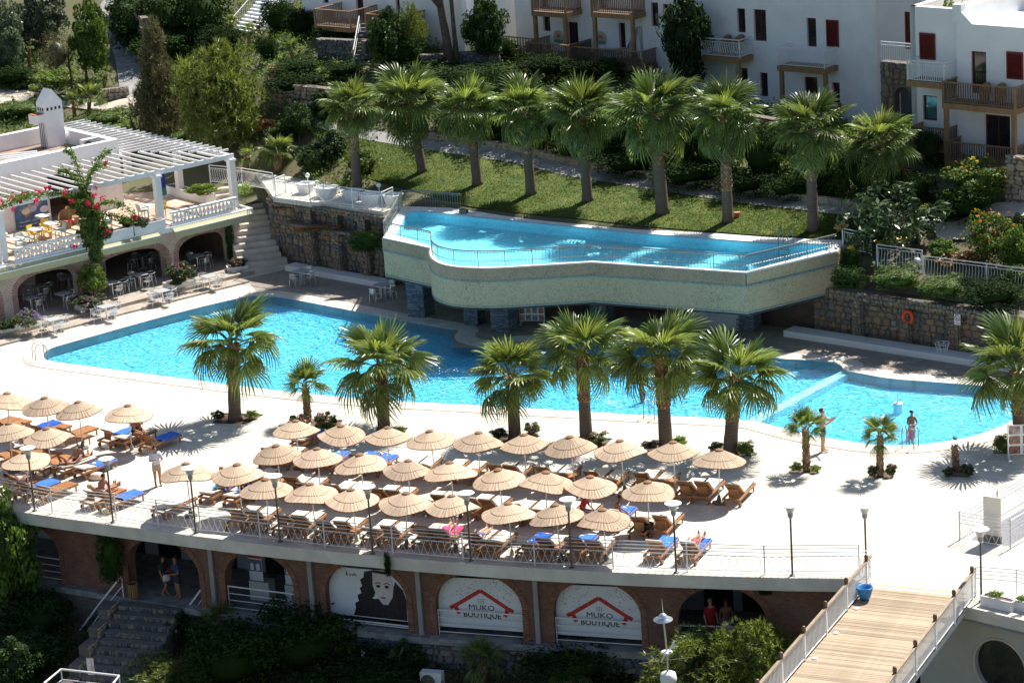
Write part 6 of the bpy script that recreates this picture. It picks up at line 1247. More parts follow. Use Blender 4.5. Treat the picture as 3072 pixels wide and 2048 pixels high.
for i_, (a_, b_) in enumerate(zip(pathb[2:], pathb[3:])):  # hedge row along the path, made taller to throw shade on path and lawn
    n_ = max(1, round((b_ - a_).length / 2.6))
    for k in range(n_):
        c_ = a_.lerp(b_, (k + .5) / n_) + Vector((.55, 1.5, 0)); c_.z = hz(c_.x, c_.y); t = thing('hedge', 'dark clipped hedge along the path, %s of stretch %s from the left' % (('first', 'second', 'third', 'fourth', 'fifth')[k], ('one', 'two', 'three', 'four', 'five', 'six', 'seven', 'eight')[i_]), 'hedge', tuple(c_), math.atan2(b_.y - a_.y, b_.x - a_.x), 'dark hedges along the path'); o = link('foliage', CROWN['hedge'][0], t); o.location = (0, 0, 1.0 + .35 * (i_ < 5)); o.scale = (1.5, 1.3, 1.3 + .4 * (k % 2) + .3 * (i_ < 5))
for (k, lab, r_, cx, cy, rx, rz, kw) in V: plant(k, lab, r_, cx, cy, rx, rz, **kw)
V2 = [   # below and on the terrace front
 ('broad_mid', 'big sunlit tree at the lower left corner', 12, 130, 330, 290, 420, 'b', dict(by=1100, trunk=True, name='broadleaf_tree', cat='tree')), ('broad_dark', 'shaded lower crown at the left edge', 12, 60, 830, 260, 260, 'b', {}),
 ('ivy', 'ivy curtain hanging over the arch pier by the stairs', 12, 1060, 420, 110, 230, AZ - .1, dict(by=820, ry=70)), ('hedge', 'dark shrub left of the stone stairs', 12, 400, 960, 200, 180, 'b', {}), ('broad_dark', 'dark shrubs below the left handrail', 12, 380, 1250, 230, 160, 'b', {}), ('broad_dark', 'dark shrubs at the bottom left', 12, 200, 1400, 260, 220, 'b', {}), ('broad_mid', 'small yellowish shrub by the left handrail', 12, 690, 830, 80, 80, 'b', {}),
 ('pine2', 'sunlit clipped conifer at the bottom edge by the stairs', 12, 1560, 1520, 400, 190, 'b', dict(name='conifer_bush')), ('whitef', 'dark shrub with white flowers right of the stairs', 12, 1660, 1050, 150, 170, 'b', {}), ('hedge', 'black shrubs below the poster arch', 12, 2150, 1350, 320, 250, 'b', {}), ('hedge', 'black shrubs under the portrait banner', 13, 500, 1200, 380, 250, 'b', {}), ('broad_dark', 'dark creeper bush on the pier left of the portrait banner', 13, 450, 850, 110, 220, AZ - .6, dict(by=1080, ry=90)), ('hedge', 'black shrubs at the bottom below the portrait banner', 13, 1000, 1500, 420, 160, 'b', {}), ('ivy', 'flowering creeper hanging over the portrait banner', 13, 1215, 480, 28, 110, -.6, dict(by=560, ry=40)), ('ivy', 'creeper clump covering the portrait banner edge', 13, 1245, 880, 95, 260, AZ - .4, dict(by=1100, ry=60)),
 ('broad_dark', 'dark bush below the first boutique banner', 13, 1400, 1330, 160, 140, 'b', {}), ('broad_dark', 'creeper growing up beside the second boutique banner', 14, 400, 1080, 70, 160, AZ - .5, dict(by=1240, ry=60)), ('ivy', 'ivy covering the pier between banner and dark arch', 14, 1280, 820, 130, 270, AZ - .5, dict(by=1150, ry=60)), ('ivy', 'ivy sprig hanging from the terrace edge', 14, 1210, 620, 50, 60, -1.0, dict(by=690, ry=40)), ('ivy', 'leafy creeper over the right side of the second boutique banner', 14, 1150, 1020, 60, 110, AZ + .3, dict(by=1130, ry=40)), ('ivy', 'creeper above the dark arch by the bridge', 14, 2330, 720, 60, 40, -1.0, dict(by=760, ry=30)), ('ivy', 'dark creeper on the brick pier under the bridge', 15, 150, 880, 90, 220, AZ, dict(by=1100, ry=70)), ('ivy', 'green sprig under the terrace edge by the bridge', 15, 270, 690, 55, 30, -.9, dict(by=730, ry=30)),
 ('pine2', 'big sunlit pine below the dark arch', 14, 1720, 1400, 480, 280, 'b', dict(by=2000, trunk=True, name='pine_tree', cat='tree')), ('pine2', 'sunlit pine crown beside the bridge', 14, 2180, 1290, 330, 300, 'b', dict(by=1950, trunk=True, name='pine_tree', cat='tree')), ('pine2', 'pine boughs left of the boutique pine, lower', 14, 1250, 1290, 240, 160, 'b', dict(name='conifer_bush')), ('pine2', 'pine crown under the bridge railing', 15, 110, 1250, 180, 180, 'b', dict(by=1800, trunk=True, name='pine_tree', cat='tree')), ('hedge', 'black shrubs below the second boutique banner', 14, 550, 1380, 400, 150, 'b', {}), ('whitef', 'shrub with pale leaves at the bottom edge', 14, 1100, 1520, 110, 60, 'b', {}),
 ('broad_dark', 'dark shrub beside the round window building', 15, 1400, 1500, 120, 100, 'b', {}),
 # by the left building
 ('pinkd', 'round flowering shrub in the white planter before the arcade', 4, 1670, 950, 155, 130, .45, dict(by=1040)), ('violet', 'violet flowering plants in the planter at the left edge', 4, 260, 1370, 140, 90, .4, dict(by=1440)), ('whitef', 'white flowering plants in the planter at the left edge', 4, 70, 1400, 110, 60, .4, dict(by=1450)), ('lite', 'small loose tree in front of the arcade pier', 4, 880, 980, 150, 130, .3, dict(by=1190, bx=810, trunk=True, name='young_tree', cat='tree')), ('pinkd', 'dark leafy plants at the foot of the bougainvillea', 4, 820, 1200, 200, 60, .3, {}), ('ivy', 'creeper on the arcade pier by the stairs', 4, 2130, 640, 35, 200, .3, dict(by=830, ry=30)), ('pinkd', 'small plants in the white planter by the stairs', 4, 2190, 850, 90, 55, .35, dict(by=890)), ('pinkd', 'trailing flowers in the trough left of the second column', 4, 1240, 480, 160, 80, 3.4, dict(by=520, ry=70)), ('pinkd', 'trailing flowers in the trough beside the bougainvillea', 4, 950, 570, 110, 90, 3.35, dict(by=620, ry=60)), ('lite', 'bright green plants in the long trough on the pergola terrace', 4, 1850, 175, 170, 55, 3.45, dict(ry=70)), ('tuft', 'bright green plants at the corner of the pergola terrace', 4, 2220, 180, 110, 75, 3.4, {}), ('ivy', 'creeper at the left edge of the terrace balustrade', 4, 10, 720, 50, 70, 3.0, dict(ry=30)), ('ivy', 'trailing plants on the ledge of the left stone wall', 5, 1020, 650, 150, 90, 2.5, dict(by=660, ry=50)), ('rust', 'dry plants on the ledge of the left stone wall', 5, 560, 530, 240, 40, 2.55, dict(by=560, ry=60)),
 ('tuft', 'grassy plants in the trough beside the bridge landing', 15, 2100, 750, 90, 45, .36, dict(ry=40)), ('tuft', 'grassy plants in the trough at the right edge', 15, 2350, 790, 70, 40, .36, dict(ry=40)),
 # flower beds at the palm feet
 ('whitef', 'white flowering plant left of the first terrace palm', 8, 2010, 670, 70, 50, 0, {}), ('lite', 'yellow green plants right of the first terrace palm', 8, 2310, 670, 75, 35, 0, {}), ('pink', 'pink flowering bush around the young palm', 9, 640, 740, 120, 90, 0, {}), ('pink', 'pink flowering plants left of the young palm', 9, 380, 730, 110, 50, 0, {}), ('tuft', 'low plants behind the umbrella by the third palm', 9, 1320, 810, 70, 30, 0, {}), ('pinkd', 'green bush left of the fourth terrace palm', 9, 2240, 850, 100, 65, 0, {}), ('pink', 'pink flowering bush right of the fourth terrace palm', 10, 180, 815, 90, 70, 0, {}), ('pink', 'pink flowers right of the fifth terrace palm', 10, 800, 885, 110, 50, 0, {}), ('pinkd', 'low plants left of the fifth terrace palm', 10, 590, 905, 60, 30, 0, {}), ('pinkd', 'dark plants left of the sixth terrace palm', 10, 1270, 955, 85, 45, 0, {}), ('lite', 'light plants right of the sixth terrace palm', 10, 1550, 905, 70, 45, 0, {}), ('pinkd', 'plants left of the seventh terrace palm', 10, 1870, 970, 75, 55, 0, {}), ('hedge_mid', 'green plants right of the seventh terrace palm', 10, 2150, 985, 90, 60, 0, {}), ('lite', 'bright plants left of the small palm by the pool curve', 11, 255, 1150, 65, 45, 0, {}), ('lite', 'bright plants right of the small palm by the pool curve', 11, 430, 1165, 55, 35, 0, {}), ('pinkd', 'plants with pink flowers right of the middle small palm', 11, 1130, 1175, 65, 60, 0, {}), ('pinkd', 'plants with pink flowers left of the middle small palm', 11, 960, 1190, 60, 60, 0, {}), ('pinkd', 'dark flowering plants around the bare palm stump, left', 11, 1660, 1195, 60, 50, 0, {}), ('pinkd', 'dark flowering plants around the bare palm stump, right', 11, 1830, 1180, 80, 60, 0, {}), ('hedge_mid', 'olive leaved bush left of the poster stand', 11, 2150, 940, 75, 80, 0, {}),
]
for (k, lab, r_, cx, cy, rx, rz, g_, kw) in V2: plant(k, lab, r_, cx, cy, rx, rz, ground=g_, **kw)
ug_p = []
for _ in range(17000):
    x_, y_ = nr_.uniform(-34, 34), nr_.uniform(22, 75); w_ = wy(x_)
    if y_ < w_ + 1.5: continue
    if -30 < x_ < -10.5 and y_ < 52 - .4 * (x_ + 30): continue
    ug_p.append((x_, y_))
keep = []
pf2 = [(p.x, p.y) for p in pathf]; pb2 = [(p.x, p.y) for p in pathb]
PB_X = [p[0] for p in pb2]; PB_Y = [p[1] for p in pb2]
def near(seg, x, y, d):
    for (a, b), (c, e) in zip(seg, seg[1:]):
        L2 = (c - a) ** 2 + (e - b) ** 2; t = max(0, min(1, ((x - a) * (c - a) + (y - b) * (e - b)) / L2))
        if (a + (c - a) * t - x) ** 2 + (b + (e - b) * t - y) ** 2 < d * d: return True
    return False
mids = [[((a.x + b.x) / 2, (a.y + b.y) / 2) for a, b in zip(A_, B_)] for A_, B_ in ((p0a, p0b), (p1a, p1b), (p2a, p2b), (p3a, p3b))]
for x_, y_ in ug_p:
    if -7 < x_ < 18 and y_ < np.interp(x_, PB_X, PB_Y) + .3: continue
    if any(near(m_, x_, y_, 1.7) for m_ in mids): continue
    keep.append((x_, y_, hz(x_, y_)))
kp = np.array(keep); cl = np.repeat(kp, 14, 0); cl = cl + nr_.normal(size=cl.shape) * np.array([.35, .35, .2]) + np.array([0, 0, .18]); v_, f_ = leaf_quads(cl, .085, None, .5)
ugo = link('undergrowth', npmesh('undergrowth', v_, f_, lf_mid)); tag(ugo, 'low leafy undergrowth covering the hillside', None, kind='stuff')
keep = []
while len(keep) < 4200:
    x_, y_ = nr_.uniform(-30, 16), nr_.uniform(-24, 8); p = Vector((x_, y_, 0))
    i_ = int(np.argmin([(Vector((a.x, a.y, 0)) - p).length for a in BANK])); z_ = bank_z(p)
    side = min(((p - (a + (b - a).normalized() * max(0, min((b - a).length, (p - a).dot((b - a).normalized()))))).length, (b - a).cross(p - a).z) for a, b in zip(BANK, BANK[1:]))
    if side[1] > 0 or side[0] > 11 or side[0] < .5: continue
    st_k = (p - sA).dot(s_u)
    if -.6 < st_k < SWD + .5 and (p - sA).dot(s_d) > -.5: continue
    keep.append((x_, y_, z_))
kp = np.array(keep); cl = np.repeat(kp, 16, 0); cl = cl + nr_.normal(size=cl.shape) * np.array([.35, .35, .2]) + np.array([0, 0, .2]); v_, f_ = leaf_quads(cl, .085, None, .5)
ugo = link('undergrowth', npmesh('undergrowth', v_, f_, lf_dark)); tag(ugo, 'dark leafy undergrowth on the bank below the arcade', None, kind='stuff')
# bare thick trunks at the top
for (bx, tx, w, lab) in ((1780, 1700, .5, 'thick dark leaning trunk before the shaded house'), (1850, 1830, .28, 'thinner dark trunk beside the thick one'), (1440, 1410, .26, 'dark trunk at the top before the shaded wall')):
    B = Hq(1, bx, 640 if bx != 1440 else 330); zt = zat(-40, B); sx = (tx - bx) / (scale_at(B) * 3.06); t = thing('tree_trunk', lab, 'tree', tuple(B)); m = MB(); H_ = zt - B.z + 1.0
    m.tube([(0, 0, -.3), (sx * .1, 0, H_ * .3), (sx * .6, .1, H_ * .7), (sx, 0, H_)], [w * .75, w * .5, w * .45, w * .4], 10); m.build('trunk', barkA, t, sm=True)
    if w > .4: m = MB(); m.tube([(sx * .5, 0, H_ * .62), (sx * .5 - .8, 0, H_ * .8), (sx * .5 - .9, 0, H_)], [.16, .12, .1], 7); m.build('limb', barkA, t, sm=True)
# bougainvillea on the arcade
bg_ = thing('bougainvillea', 'tall red flowering bougainvillea climbing from arcade to pergola', 'climber', LL(4.75, -.55, .2), LA)
m = MB(); [m.tube([(dx, 0, 0), (dx * 1.5, -.1, 1.4), (dx * .5 - .1, -.05, 2.8), (dx * .3, .1, 4.4)], [.05, .045, .04, .02], 6) for dx in (-.15, .1, .35)]; m.build('stem', barkA, bg_)
for (x, y, z, a, b, c) in ((0, .05, 3.6, .8, .6, 1.6), (.2, 0, 2.5, .6, .4, .9), (-.1, .2, 5.0, .8, .6, .8)):
    o = link('foliage', CROWN['broad_mid'][0], bg_); o.location = (x, y, z); o.scale = (a, b, c)
rg = np.random.default_rng(31); V_, F_ = [], []; BV, BF = [], []; 
def spray(P, n, acc):
    P = [np.array(p, float) for p in P]; T = np.linspace(0, 1, n); pts = np.array([(1 - t) ** 2 * P[0] + 2 * t * (1 - t) * P[1] + t * t * P[2] for t in T]); pts = np.repeat(pts, 9, 0) + rg.normal(size=(n * 9, 3)) * .09; return pts
arms = [((0, 0, 4.6), (1.2, -.5, 5.6), (2.4, -.6, 4.0)), ((0, 0, 4.4), (1.0, -.5, 4.5), (2.2, -.5, 3.7)), ((0, .3, 5.2), (.8, .3, 7.3), (2.0, .6, 7.4)), ((0, .3, 5.4), (.1, .5, 7.6), (-.5, .8, 7.9)), ((0, .3, 5.3), (-1.5, 0, 6.2), (-4.2, .4, 5.9)), ((0, .3, 5.3), (-2.5, 1.0, 6.3), (-6.0, 1.2, 6.0)), ((0, .3, 5.4), (1.0, 1.6, 6.6), (2.6, 2.2, 6.3)), ((.2, 0, 4.8), (.5, -.7, 4.6), (.45, -.7, 3.6)), ((0, .3, 5.6), (-.6, .3, 7.2), (-1.3, .3, 6.9)), ((-3, .6, 6.0), (-4, -.2, 6.1), (-5.5, -.2, 5.8))]
pts = np.concatenate([spray(a, 40, 0) for a in arms]); v_, f_ = leaf_quads(pts, .075, None, .55, rg); link('sprays', npmesh('sprays', v_, f_, lf_mid), bg_)
ms = MB(); [ms.tube([tuple((1 - t) ** 2 * np.array(a[0]) + 2 * t * (1 - t) * np.array(a[1]) + t * t * np.array(a[2])) for t in np.linspace(0, 1, 8)], .014, 4) for a in arms]; ms.build('twigs', barkA, bg_)
fl = [(2.4, -.6, 4.0), (.55, -.8, 3.6), (.5, -.7, 5.3), (.3, -.6, 5.0), (-.3, -.5, 5.2), (.1, -.6, 5.6), (-1.3, -.2, 6.0), (-1.0, -.2, 5.4), (-4.6, .4, 6.05), (-4.1, .3, 6.1), (-3.7, .2, 5.9), (-3.3, .5, 6.1), (-2.6, .3, 6.1), (-2.2, .3, 6.2), (-5.6, 1.2, 6.1), (-5.0, .0, 5.9), (-5.3, .2, 5.8), (-1.9, .4, 6.2), (-1.3, -.4, 3.1), (-1.2, -.3, 4.4), (.1, -.6, 4.9), (2.6, 2.2, 6.4), (-3.0, -.1, 5.8), (-4.4, -.2, 5.7), (-5.9, .5, 5.9), (.4, -.3, 5.9)]
pf = np.repeat(np.array(fl), 16, 0) + rg.normal(size=(len(fl) * 16, 3)) * .07; v_, f_ = leaf_quads(pf, .07, None, .85, rg); link('blossom', npmesh('blossom', v_, f_, petal_r), bg_)
# short grass on the lawn
gp = []
for _ in range(42000):
    t_ = nr_.random(); i_ = min(len(lawnf) - 2, int(t_ * (len(lawnf) - 1))); a_ = lawnf[i_].lerp(lawnf[i_ + 1], t_ * (len(lawnf) - 1) - i_); k_ = t_ * (len(pathf) - 1); j_ = min(len(pathf) - 2, int(k_)); p_ = a_.lerp(pathf[j_].lerp(pathf[j_ + 1], k_ - j_), nr_.random()); gp.append((p_.x, p_.y, hz(p_.x, p_.y) + .05))
v_, f_ = leaf_quads(np.array(gp), .045, np.array([[0, 0, .2]]), .3); tag(link('grass', npmesh('grass', v_, f_, leaf_mat('grass_blade', (.04, .09, .01), (.13, .155, .03), .3, .7, .1))), 'short grass blades of the palm lawn', None, kind='stuff')
# ---------------------------------------------------------------- fan palms
def frond_mesh(name, seed, n, droop, spread, m_, pet=.42, fold=.10):
    rg = random.Random(seed); m = MB(); hub = Vector((pet, 0, 0))
    m.tube([(0, 0, 0), (pet * .5, 0, .025), (pet * 1.06, 0, 0)], [.016, .011, .006], 4)
    rad = 1 - pet
    for i in range(n):
        a = -spread + 2 * spread * (i + .5) / n; da = spread / n; L = rad * (1 - .28 * (abs(a) / spread) ** 2) * rg.uniform(.84, 1.1); rj = L * rg.uniform(.36, .52)
        def P(ang, r_, up):
            z = -droop * (r_ / rad) ** 2.2 * (.75 + .5 * abs(math.sin(ang))) + fold * abs(math.sin(ang)) * r_ + up; return (hub.x + math.cos(ang) * r_ - .18 * droop * (r_ / rad) ** 3, math.sin(ang) * r_, z)
        v = [P(a, .0, 0), P(a - da, rj, -.006), P(a, rj, .022), P(a + da, rj, -.006), P(a + rg.uniform(-.03, .03), L * .86, -.0 - droop * rg.uniform(0, .1)), P(a + rg.uniform(-.05, .05), L * 1.02, -droop * rg.uniform(.1, .5))]
        v.insert(5, P(a + da * .45, L * .82, -.012)); v.insert(5, P(a - da * .45, L * .82, -.012))
        m.add(v, [(0, 1, 2), (0, 2, 3), (1, 5, 4, 2), (2, 4, 6, 3), (5, 7, 4), (4, 7, 6)])
    me = bpy.data.meshes.new(name); me.from_pydata(m.v, [], m.f); me.materials.append(m_); me.update(); return me
FR = [frond_mesh('frond', 1, 24, .14, 1.9, lf_palm), frond_mesh('frond', 2, 26, .22, 2.0, lf_palm, .45), frond_mesh('frond', 3, 24, .42, 1.95, lf_palm, .48), frond_mesh('frond', 4, 20, .05, 1.5, lf_palm, .36)]
FRD = frond_mesh('frond', 5, 18, .5, 1.6, lf_dead, .4)
def trunk_palm(H, r0, r1, boots, seed, lean=(0, 0)):
    rg = random.Random(seed); m = MB(); n = 14; prof = []
    N_ = 14
    pts = [(lean[0] * (i / N_) ** 1.3, lean[1] * (i / N_) ** 1.3, H * i / N_ - .05) for i in range(N_ + 1)]; rs = [(r0 * 1.18 if i == 0 else r0 + (r1 - r0) * i / N_) * (1 + rg.uniform(-.03, .03)) for i in range(N_ + 1)]
    m.tube(pts, rs, n); b = MB(); zb = H * (1 - boots)
    z = zb; row = 0
    while z < H - .02:
        t = z / H; rr = r0 + (r1 - r0) * t; k = max(7, int(rr * 2 * math.pi / .13)); cx_, cy_ = lean[0] * t ** 1.3, lean[1] * t ** 1.3
        for i in range(k):
            a = 2 * math.pi * (i + .5 * (row % 2) + rg.uniform(-.12, .12)) / k; o = Vector((math.cos(a), math.sin(a), 0)); s_ = Vector((-o.y, o.x, 0)); c = Vector((cx_, cy_, z)) + o * rr * .95; w = rr * math.pi / k * 1.0; up = rg.uniform(.11, .16); pr_ = rg.uniform(.03, .075)
            b.add([c - s_ * w, c + s_ * w, c + s_ * w * .55 + o * pr_ + Vector((0, 0, up)), c - s_ * w * .55 + o * pr_ + Vector((0, 0, up)), c + Vector((0, 0, up * 1.1)) - o * .02], [(0, 1, 2, 3), (3, 2, 4), (0, 3, 4), (1, 4, 2)])
        z += .095; row += 1
    return m, b
PG = {'l': 'fan palms on the lawn', 't': 'fan palms on the pool terrace', 'g': 'young fan palms in the garden'}
def palm(lab, base, crown_px, wpx, grp, boots=.6, nf=28, seed=0, r0=.3, low=-48, dead=0, name='fan_palm', up=80):
    s = scale_at(base); zc_ = zat(crown_px[1], base); H = max(.15, zc_ - base.z); lx = (crown_px[0] - pr((base.x, base.y, zc_))[0]) / s; L = wpx / 2 / s * 1.02
    t = thing(name, lab, 'palm', tuple(base), 0, PG[grp]); rg = random.Random(seed * 7 + 1)
    m, b = trunk_palm(H, r0, r0 * .78, boots, seed, (lx, 0)); tr = m.build('trunk', bark_low, t, sm=True)
    if b.v: struct(b.build('leaf_bases', boot_m, tr), 'stuff')
    for i in range(nf):
        k = i / max(1, nf - 1); el = up - (up - low) * k ** .85 + rg.uniform(-14, 14); az = i * 2.39996 + rg.uniform(-.45, .45)
        me = FR[3] if k < .12 else (FR[0] if k < .42 else (FR[1] if k < .72 else FR[2]))
        if dead and i >= nf - dead: me = FRD; el = low - 22
        o = link('frond', me, t); sc = L * rg.uniform(.76, 1.14) * (1.04 if .12 < k < .6 else .9)
        o.matrix_basis = Matrix.Translation((lx + math.cos(az) * r0 * .35, math.sin(az) * r0 * .35, H + .12 - k * .3)) @ Matrix.Rotation(az, 4, 'Z') @ Matrix.Rotation(R(-el), 4, 'Y') @ Matrix.Rotation(rg.uniform(-.45, .45), 4, 'X') @ Matrix.Diagonal((sc, sc, sc, 1))
    return t
def v2p(x, y): return (x * 1.30612, y * 1.30612)
def PH(x, y): return hit(*v2p(x, y))
LP = [((737, 430), (722, 246), 140, .0, 'leftmost palm of the lawn row, partly behind shrubs'), ((970, 395), (938, 236), 185, 0, 'second palm of the lawn row from the left'), ((1097, 425), (1075, 252), 165, 0, 'third palm of the lawn row from the left'), ((1220, 447), (1203, 255), 160, 0, 'fourth palm of the lawn row from the left'), ((1350, 462), (1334, 262), 185, 0, 'fifth palm of the lawn row, in the middle'), ((1522, 490), (1500, 262), 215, 4, 'largest palm of the lawn row, with a brown skirt of dead leaves'), ((1672, 510), (1664, 268), 185, 0, 'palm of the lawn row with a long bare trunk'), ((1868, 530), (1860, 296), 190, 0, 'second palm of the lawn row from the right'), ((2012, 462), (2020, 330), 170, 0, 'rightmost palm, standing behind the rubber tree')]
LP[0] = ((822, 452), (808, 246), 140, 0, LP[0][4])
for i, (b, c, w, dd, lab) in enumerate(LP): palm(lab, PH(*b), v2p(*c), w * 1.42, 'l', .5 if i not in (6,) else .7, 42, 20 + i, .27 if i != 5 else .33, -52 if i not in (6, 7, 8) else -60, dd)
TP = [((540, 962), (536, 792), 245, 30, .3, 'first big terrace palm from the left'), ((708, 968), (702, 890), 132, 16, .15, 'young terrace palm with pink flowers at its foot'), ((882, 985), (876, 842), 245, 30, .29, 'second big terrace palm, right of the young one'), ((1183, 1005), (1175, 868), 215, 28, .28, 'third big terrace palm, its foot behind the umbrellas'), ((1347, 1012), (1336, 810), 225, 28, .28, 'fourth big terrace palm, with yellow tag on the trunk'), ((1530, 1028), (1517, 822), 250, 30, .3, 'fifth big terrace palm, beside the swimmer'), ((1677, 1042), (1692, 872), 235, 30, .3, 'sixth big terrace palm, before the pool divider'), ((2348, 1030), (2335, 852), 275, 30, .36, 'big palm at the right edge behind the poster stand')]
for i, (b, c, w, nf, r_, lab) in enumerate(TP): palm(lab, un(*v2p(*b)), v2p(*c), w * 1.306, 't', .55 if i != 1 else .95, nf, 40 + i, r_, -34 if i != 1 else 12)
palm('small terrace palm beside the standing bather', un(*q(11, 355, 1185)), q(11, 345, 815), 460 / 3.06, 't', .98, 16, 60, .13, 15); palm('small terrace palm, middle of the three by the pool curve', un(*q(11, 1030, 1230)), q(11, 1030, 870), 460 / 3.06, 't', .98, 16, 61, .13, 5)
st_ = palm('bare palm stump with a single dry tuft', un(*q(11, 1730, 1175)), q(11, 1712, 960), 60, 't', .98, 1, 62, .12, 60)
GP = [(0, 815, 1130, 830, 900, 330, 14, .1, 'young palm with red brown trunk behind the pergola'), (0, 690, 1090, 672, 930, 240, 12, .1, 'young palm beside the one behind the pergola'), (0, 1095, 1190, 1090, 1080, 170, 8, .05, 'slender young palm before the conical cypress'), (0, 960, 800, 975, 700, 190, 9, .1, 'young palm with yellowed leaves by the path bend'), (0, 1720, 760, 1730, 660, 260, 10, .12, 'fan palm between cypress and light pine'), (0, 2115, 400, 2125, 210, 190, 12, .1, 'palm with red trunk beside the white stairs'), (0, 2290, 480, 2300, 290, 200, 10, .1, 'palm leaning before the white stairs'), (0, 275, 660, 270, 460, 160, 7, .1, 'dark young palm under the grey trees'), (0, 140, 1010, 118, 920, 70, 6, .04, 'tiny palm behind the roof parapet'), (0, 330, 960, 330, 870, 210, 9, .1, 'young palm half hidden by the chimney tower'), (0, 1780, 1290, 1800, 1200, 280, 12, .15, 'shaded fan palm behind the pergola corner'), (0, 470, 700, 460, 600, 140, 7, .08, 'young palm beside the olive tree'), (0, 660, 740, 650, 640, 130, 7, .08, 'small palm left of the dark rounded tree'), (0, 2260, 1560, 2280, 1440, 260, 10, .15, 'low fan palm right of the pergola corner'), (1, 200, 1560, 205, 1410, 450, 18, .22, 'wide low fan palm above the left stone wall'), (1, 345, 590, 330, 480, 300, 12, .12, 'sunlit fan palm below the dark round bushes'), (1, 745, 650, 740, 590, 140, 8, .1, 'small dark fan palm left of the garden steps'), (1, 1140, 690, 1130, 575, 220, 12, .1, 'fan palm right of the garden steps'), (1, 40, 380, 15, 250, 150, 10, .1, 'fan palm at the foot of the white stairs')]
for i, (r_, bx, by, cx, cy, w, nf, rt, lab) in enumerate(GP): palm(lab, Hq(r_, bx, by), q(r_, cx, cy), w / 3.06, 'g', .9, nf, 80 + i, rt, -5)
DP = [(12, 2050, 1300, 2030, 1010, 480, 14, 'shaded fan palm below the poster arch'), (13, 1300, 1560, 1290, 1400, 330, 12, 'shaded fan palm below the portrait banner'), (13, 2080, 1600, 2070, 1380, 520, 16, 'shaded fan palm below the first boutique banner'), (14, 560, 1620, 560, 1450, 520, 16, 'shaded fan palm below the second boutique banner'), (13, 60, 1150, 50, 960, 250, 9, 'dark fan palm below the poster arch railing'), (13, 560, 1420, 540, 1330, 200, 8, 'dim small fan palm in the bottom shade')]
for i, (r_, bx, by, cx, cy, w, nf, lab) in enumerate(DP): palm(lab, bhit(*q(r_, bx, by)), q(r_, cx, cy), w / 3.06, 'g', .9, nf, 110 + i, .16, -10)
# ---------------------------------------------------------------- straw umbrellas
def straw_mat():
    m, t, out = nodes('straw'); b = N(t, 'ShaderNodeBsdfPrincipled'); b.inputs['Roughness'].default_value = .8; b.inputs['Specular IOR Level'].default_value = .2
    tc = N(t, 'ShaderNodeTexCoord'); sp = N(t, 'ShaderNodeSeparateXYZ'); t.links.new(tc.outputs['Object'], sp.inputs[0]); at = N(t, 'ShaderNodeMath', operation='ARCTAN2'); t.links.new(sp.outputs[1], at.inputs[0]); t.links.new(sp.outputs[0], at.inputs[1])
    ln = N(t, 'ShaderNodeVectorMath', operation='LENGTH'); cb0 = N(t, 'ShaderNodeCombineXYZ'); t.links.new(sp.outputs[0], cb0.inputs[0]); t.links.new(sp.outputs[1], cb0.inputs[1]); t.links.new(cb0.outputs[0], ln.inputs[0])
    cb = N(t, 'ShaderNodeCombineXYZ'); mu = N(t, 'ShaderNodeMath', operation='MULTIPLY'); mu.inputs[1].default_value = 9; t.links.new(at.outputs[0], mu.inputs[0]); t.links.new(mu.outputs[0], cb.inputs[0]); t.links.new(ln.outputs['Value'], cb.inputs[1])
    n = N(t, 'ShaderNodeTexNoise', i_Scale=1.6, i_Detail=5.0, i_Roughness=.7); t.links.new(cb.outputs[0], n.inputs['Vector']); oi = N(t, 'ShaderNodeObjectInfo'); n2 = N(t, 'ShaderNodeTexNoise', i_Scale=2.5, i_Detail=3.0); t.links.new(tc.outputs['Object'], n2.inputs['Vector'])
    r = ramp(t, [(.3, (.33, .21, .135)), (.48, (.59, .435, .3)), (.7, (.74, .59, .45))]); t.links.new(n.outputs['Fac'], r.inputs[0])
    mr = N(t, 'ShaderNodeMapRange'); mr.inputs[3].default_value = .76; mr.inputs[4].default_value = 1.1; t.links.new(oi.outputs['Random'], mr.inputs[0]); h = N(t, 'ShaderNodeHueSaturation'); t.links.new(r.outputs[0], h.inputs['Color']); t.links.new(mr.outputs[0], h.inputs['Value']); t.links.new(h.outputs[0], b.inputs['Base Color'])
    bp = N(t, 'ShaderNodeBump'); bp.inputs['Strength'].default_value = .8; bp.inputs['Distance'].default_value = .02; t.links.new(n.outputs['Fac'], bp.inputs['Height']); t.links.new(bp.outputs[0], b.inputs['Normal']); t.links.new(b.outputs[0], out.inputs[0]); return m
straw = straw_mat(); rimm = mat('straw_binding', (.26, .14, .07), .8, .3, 8)
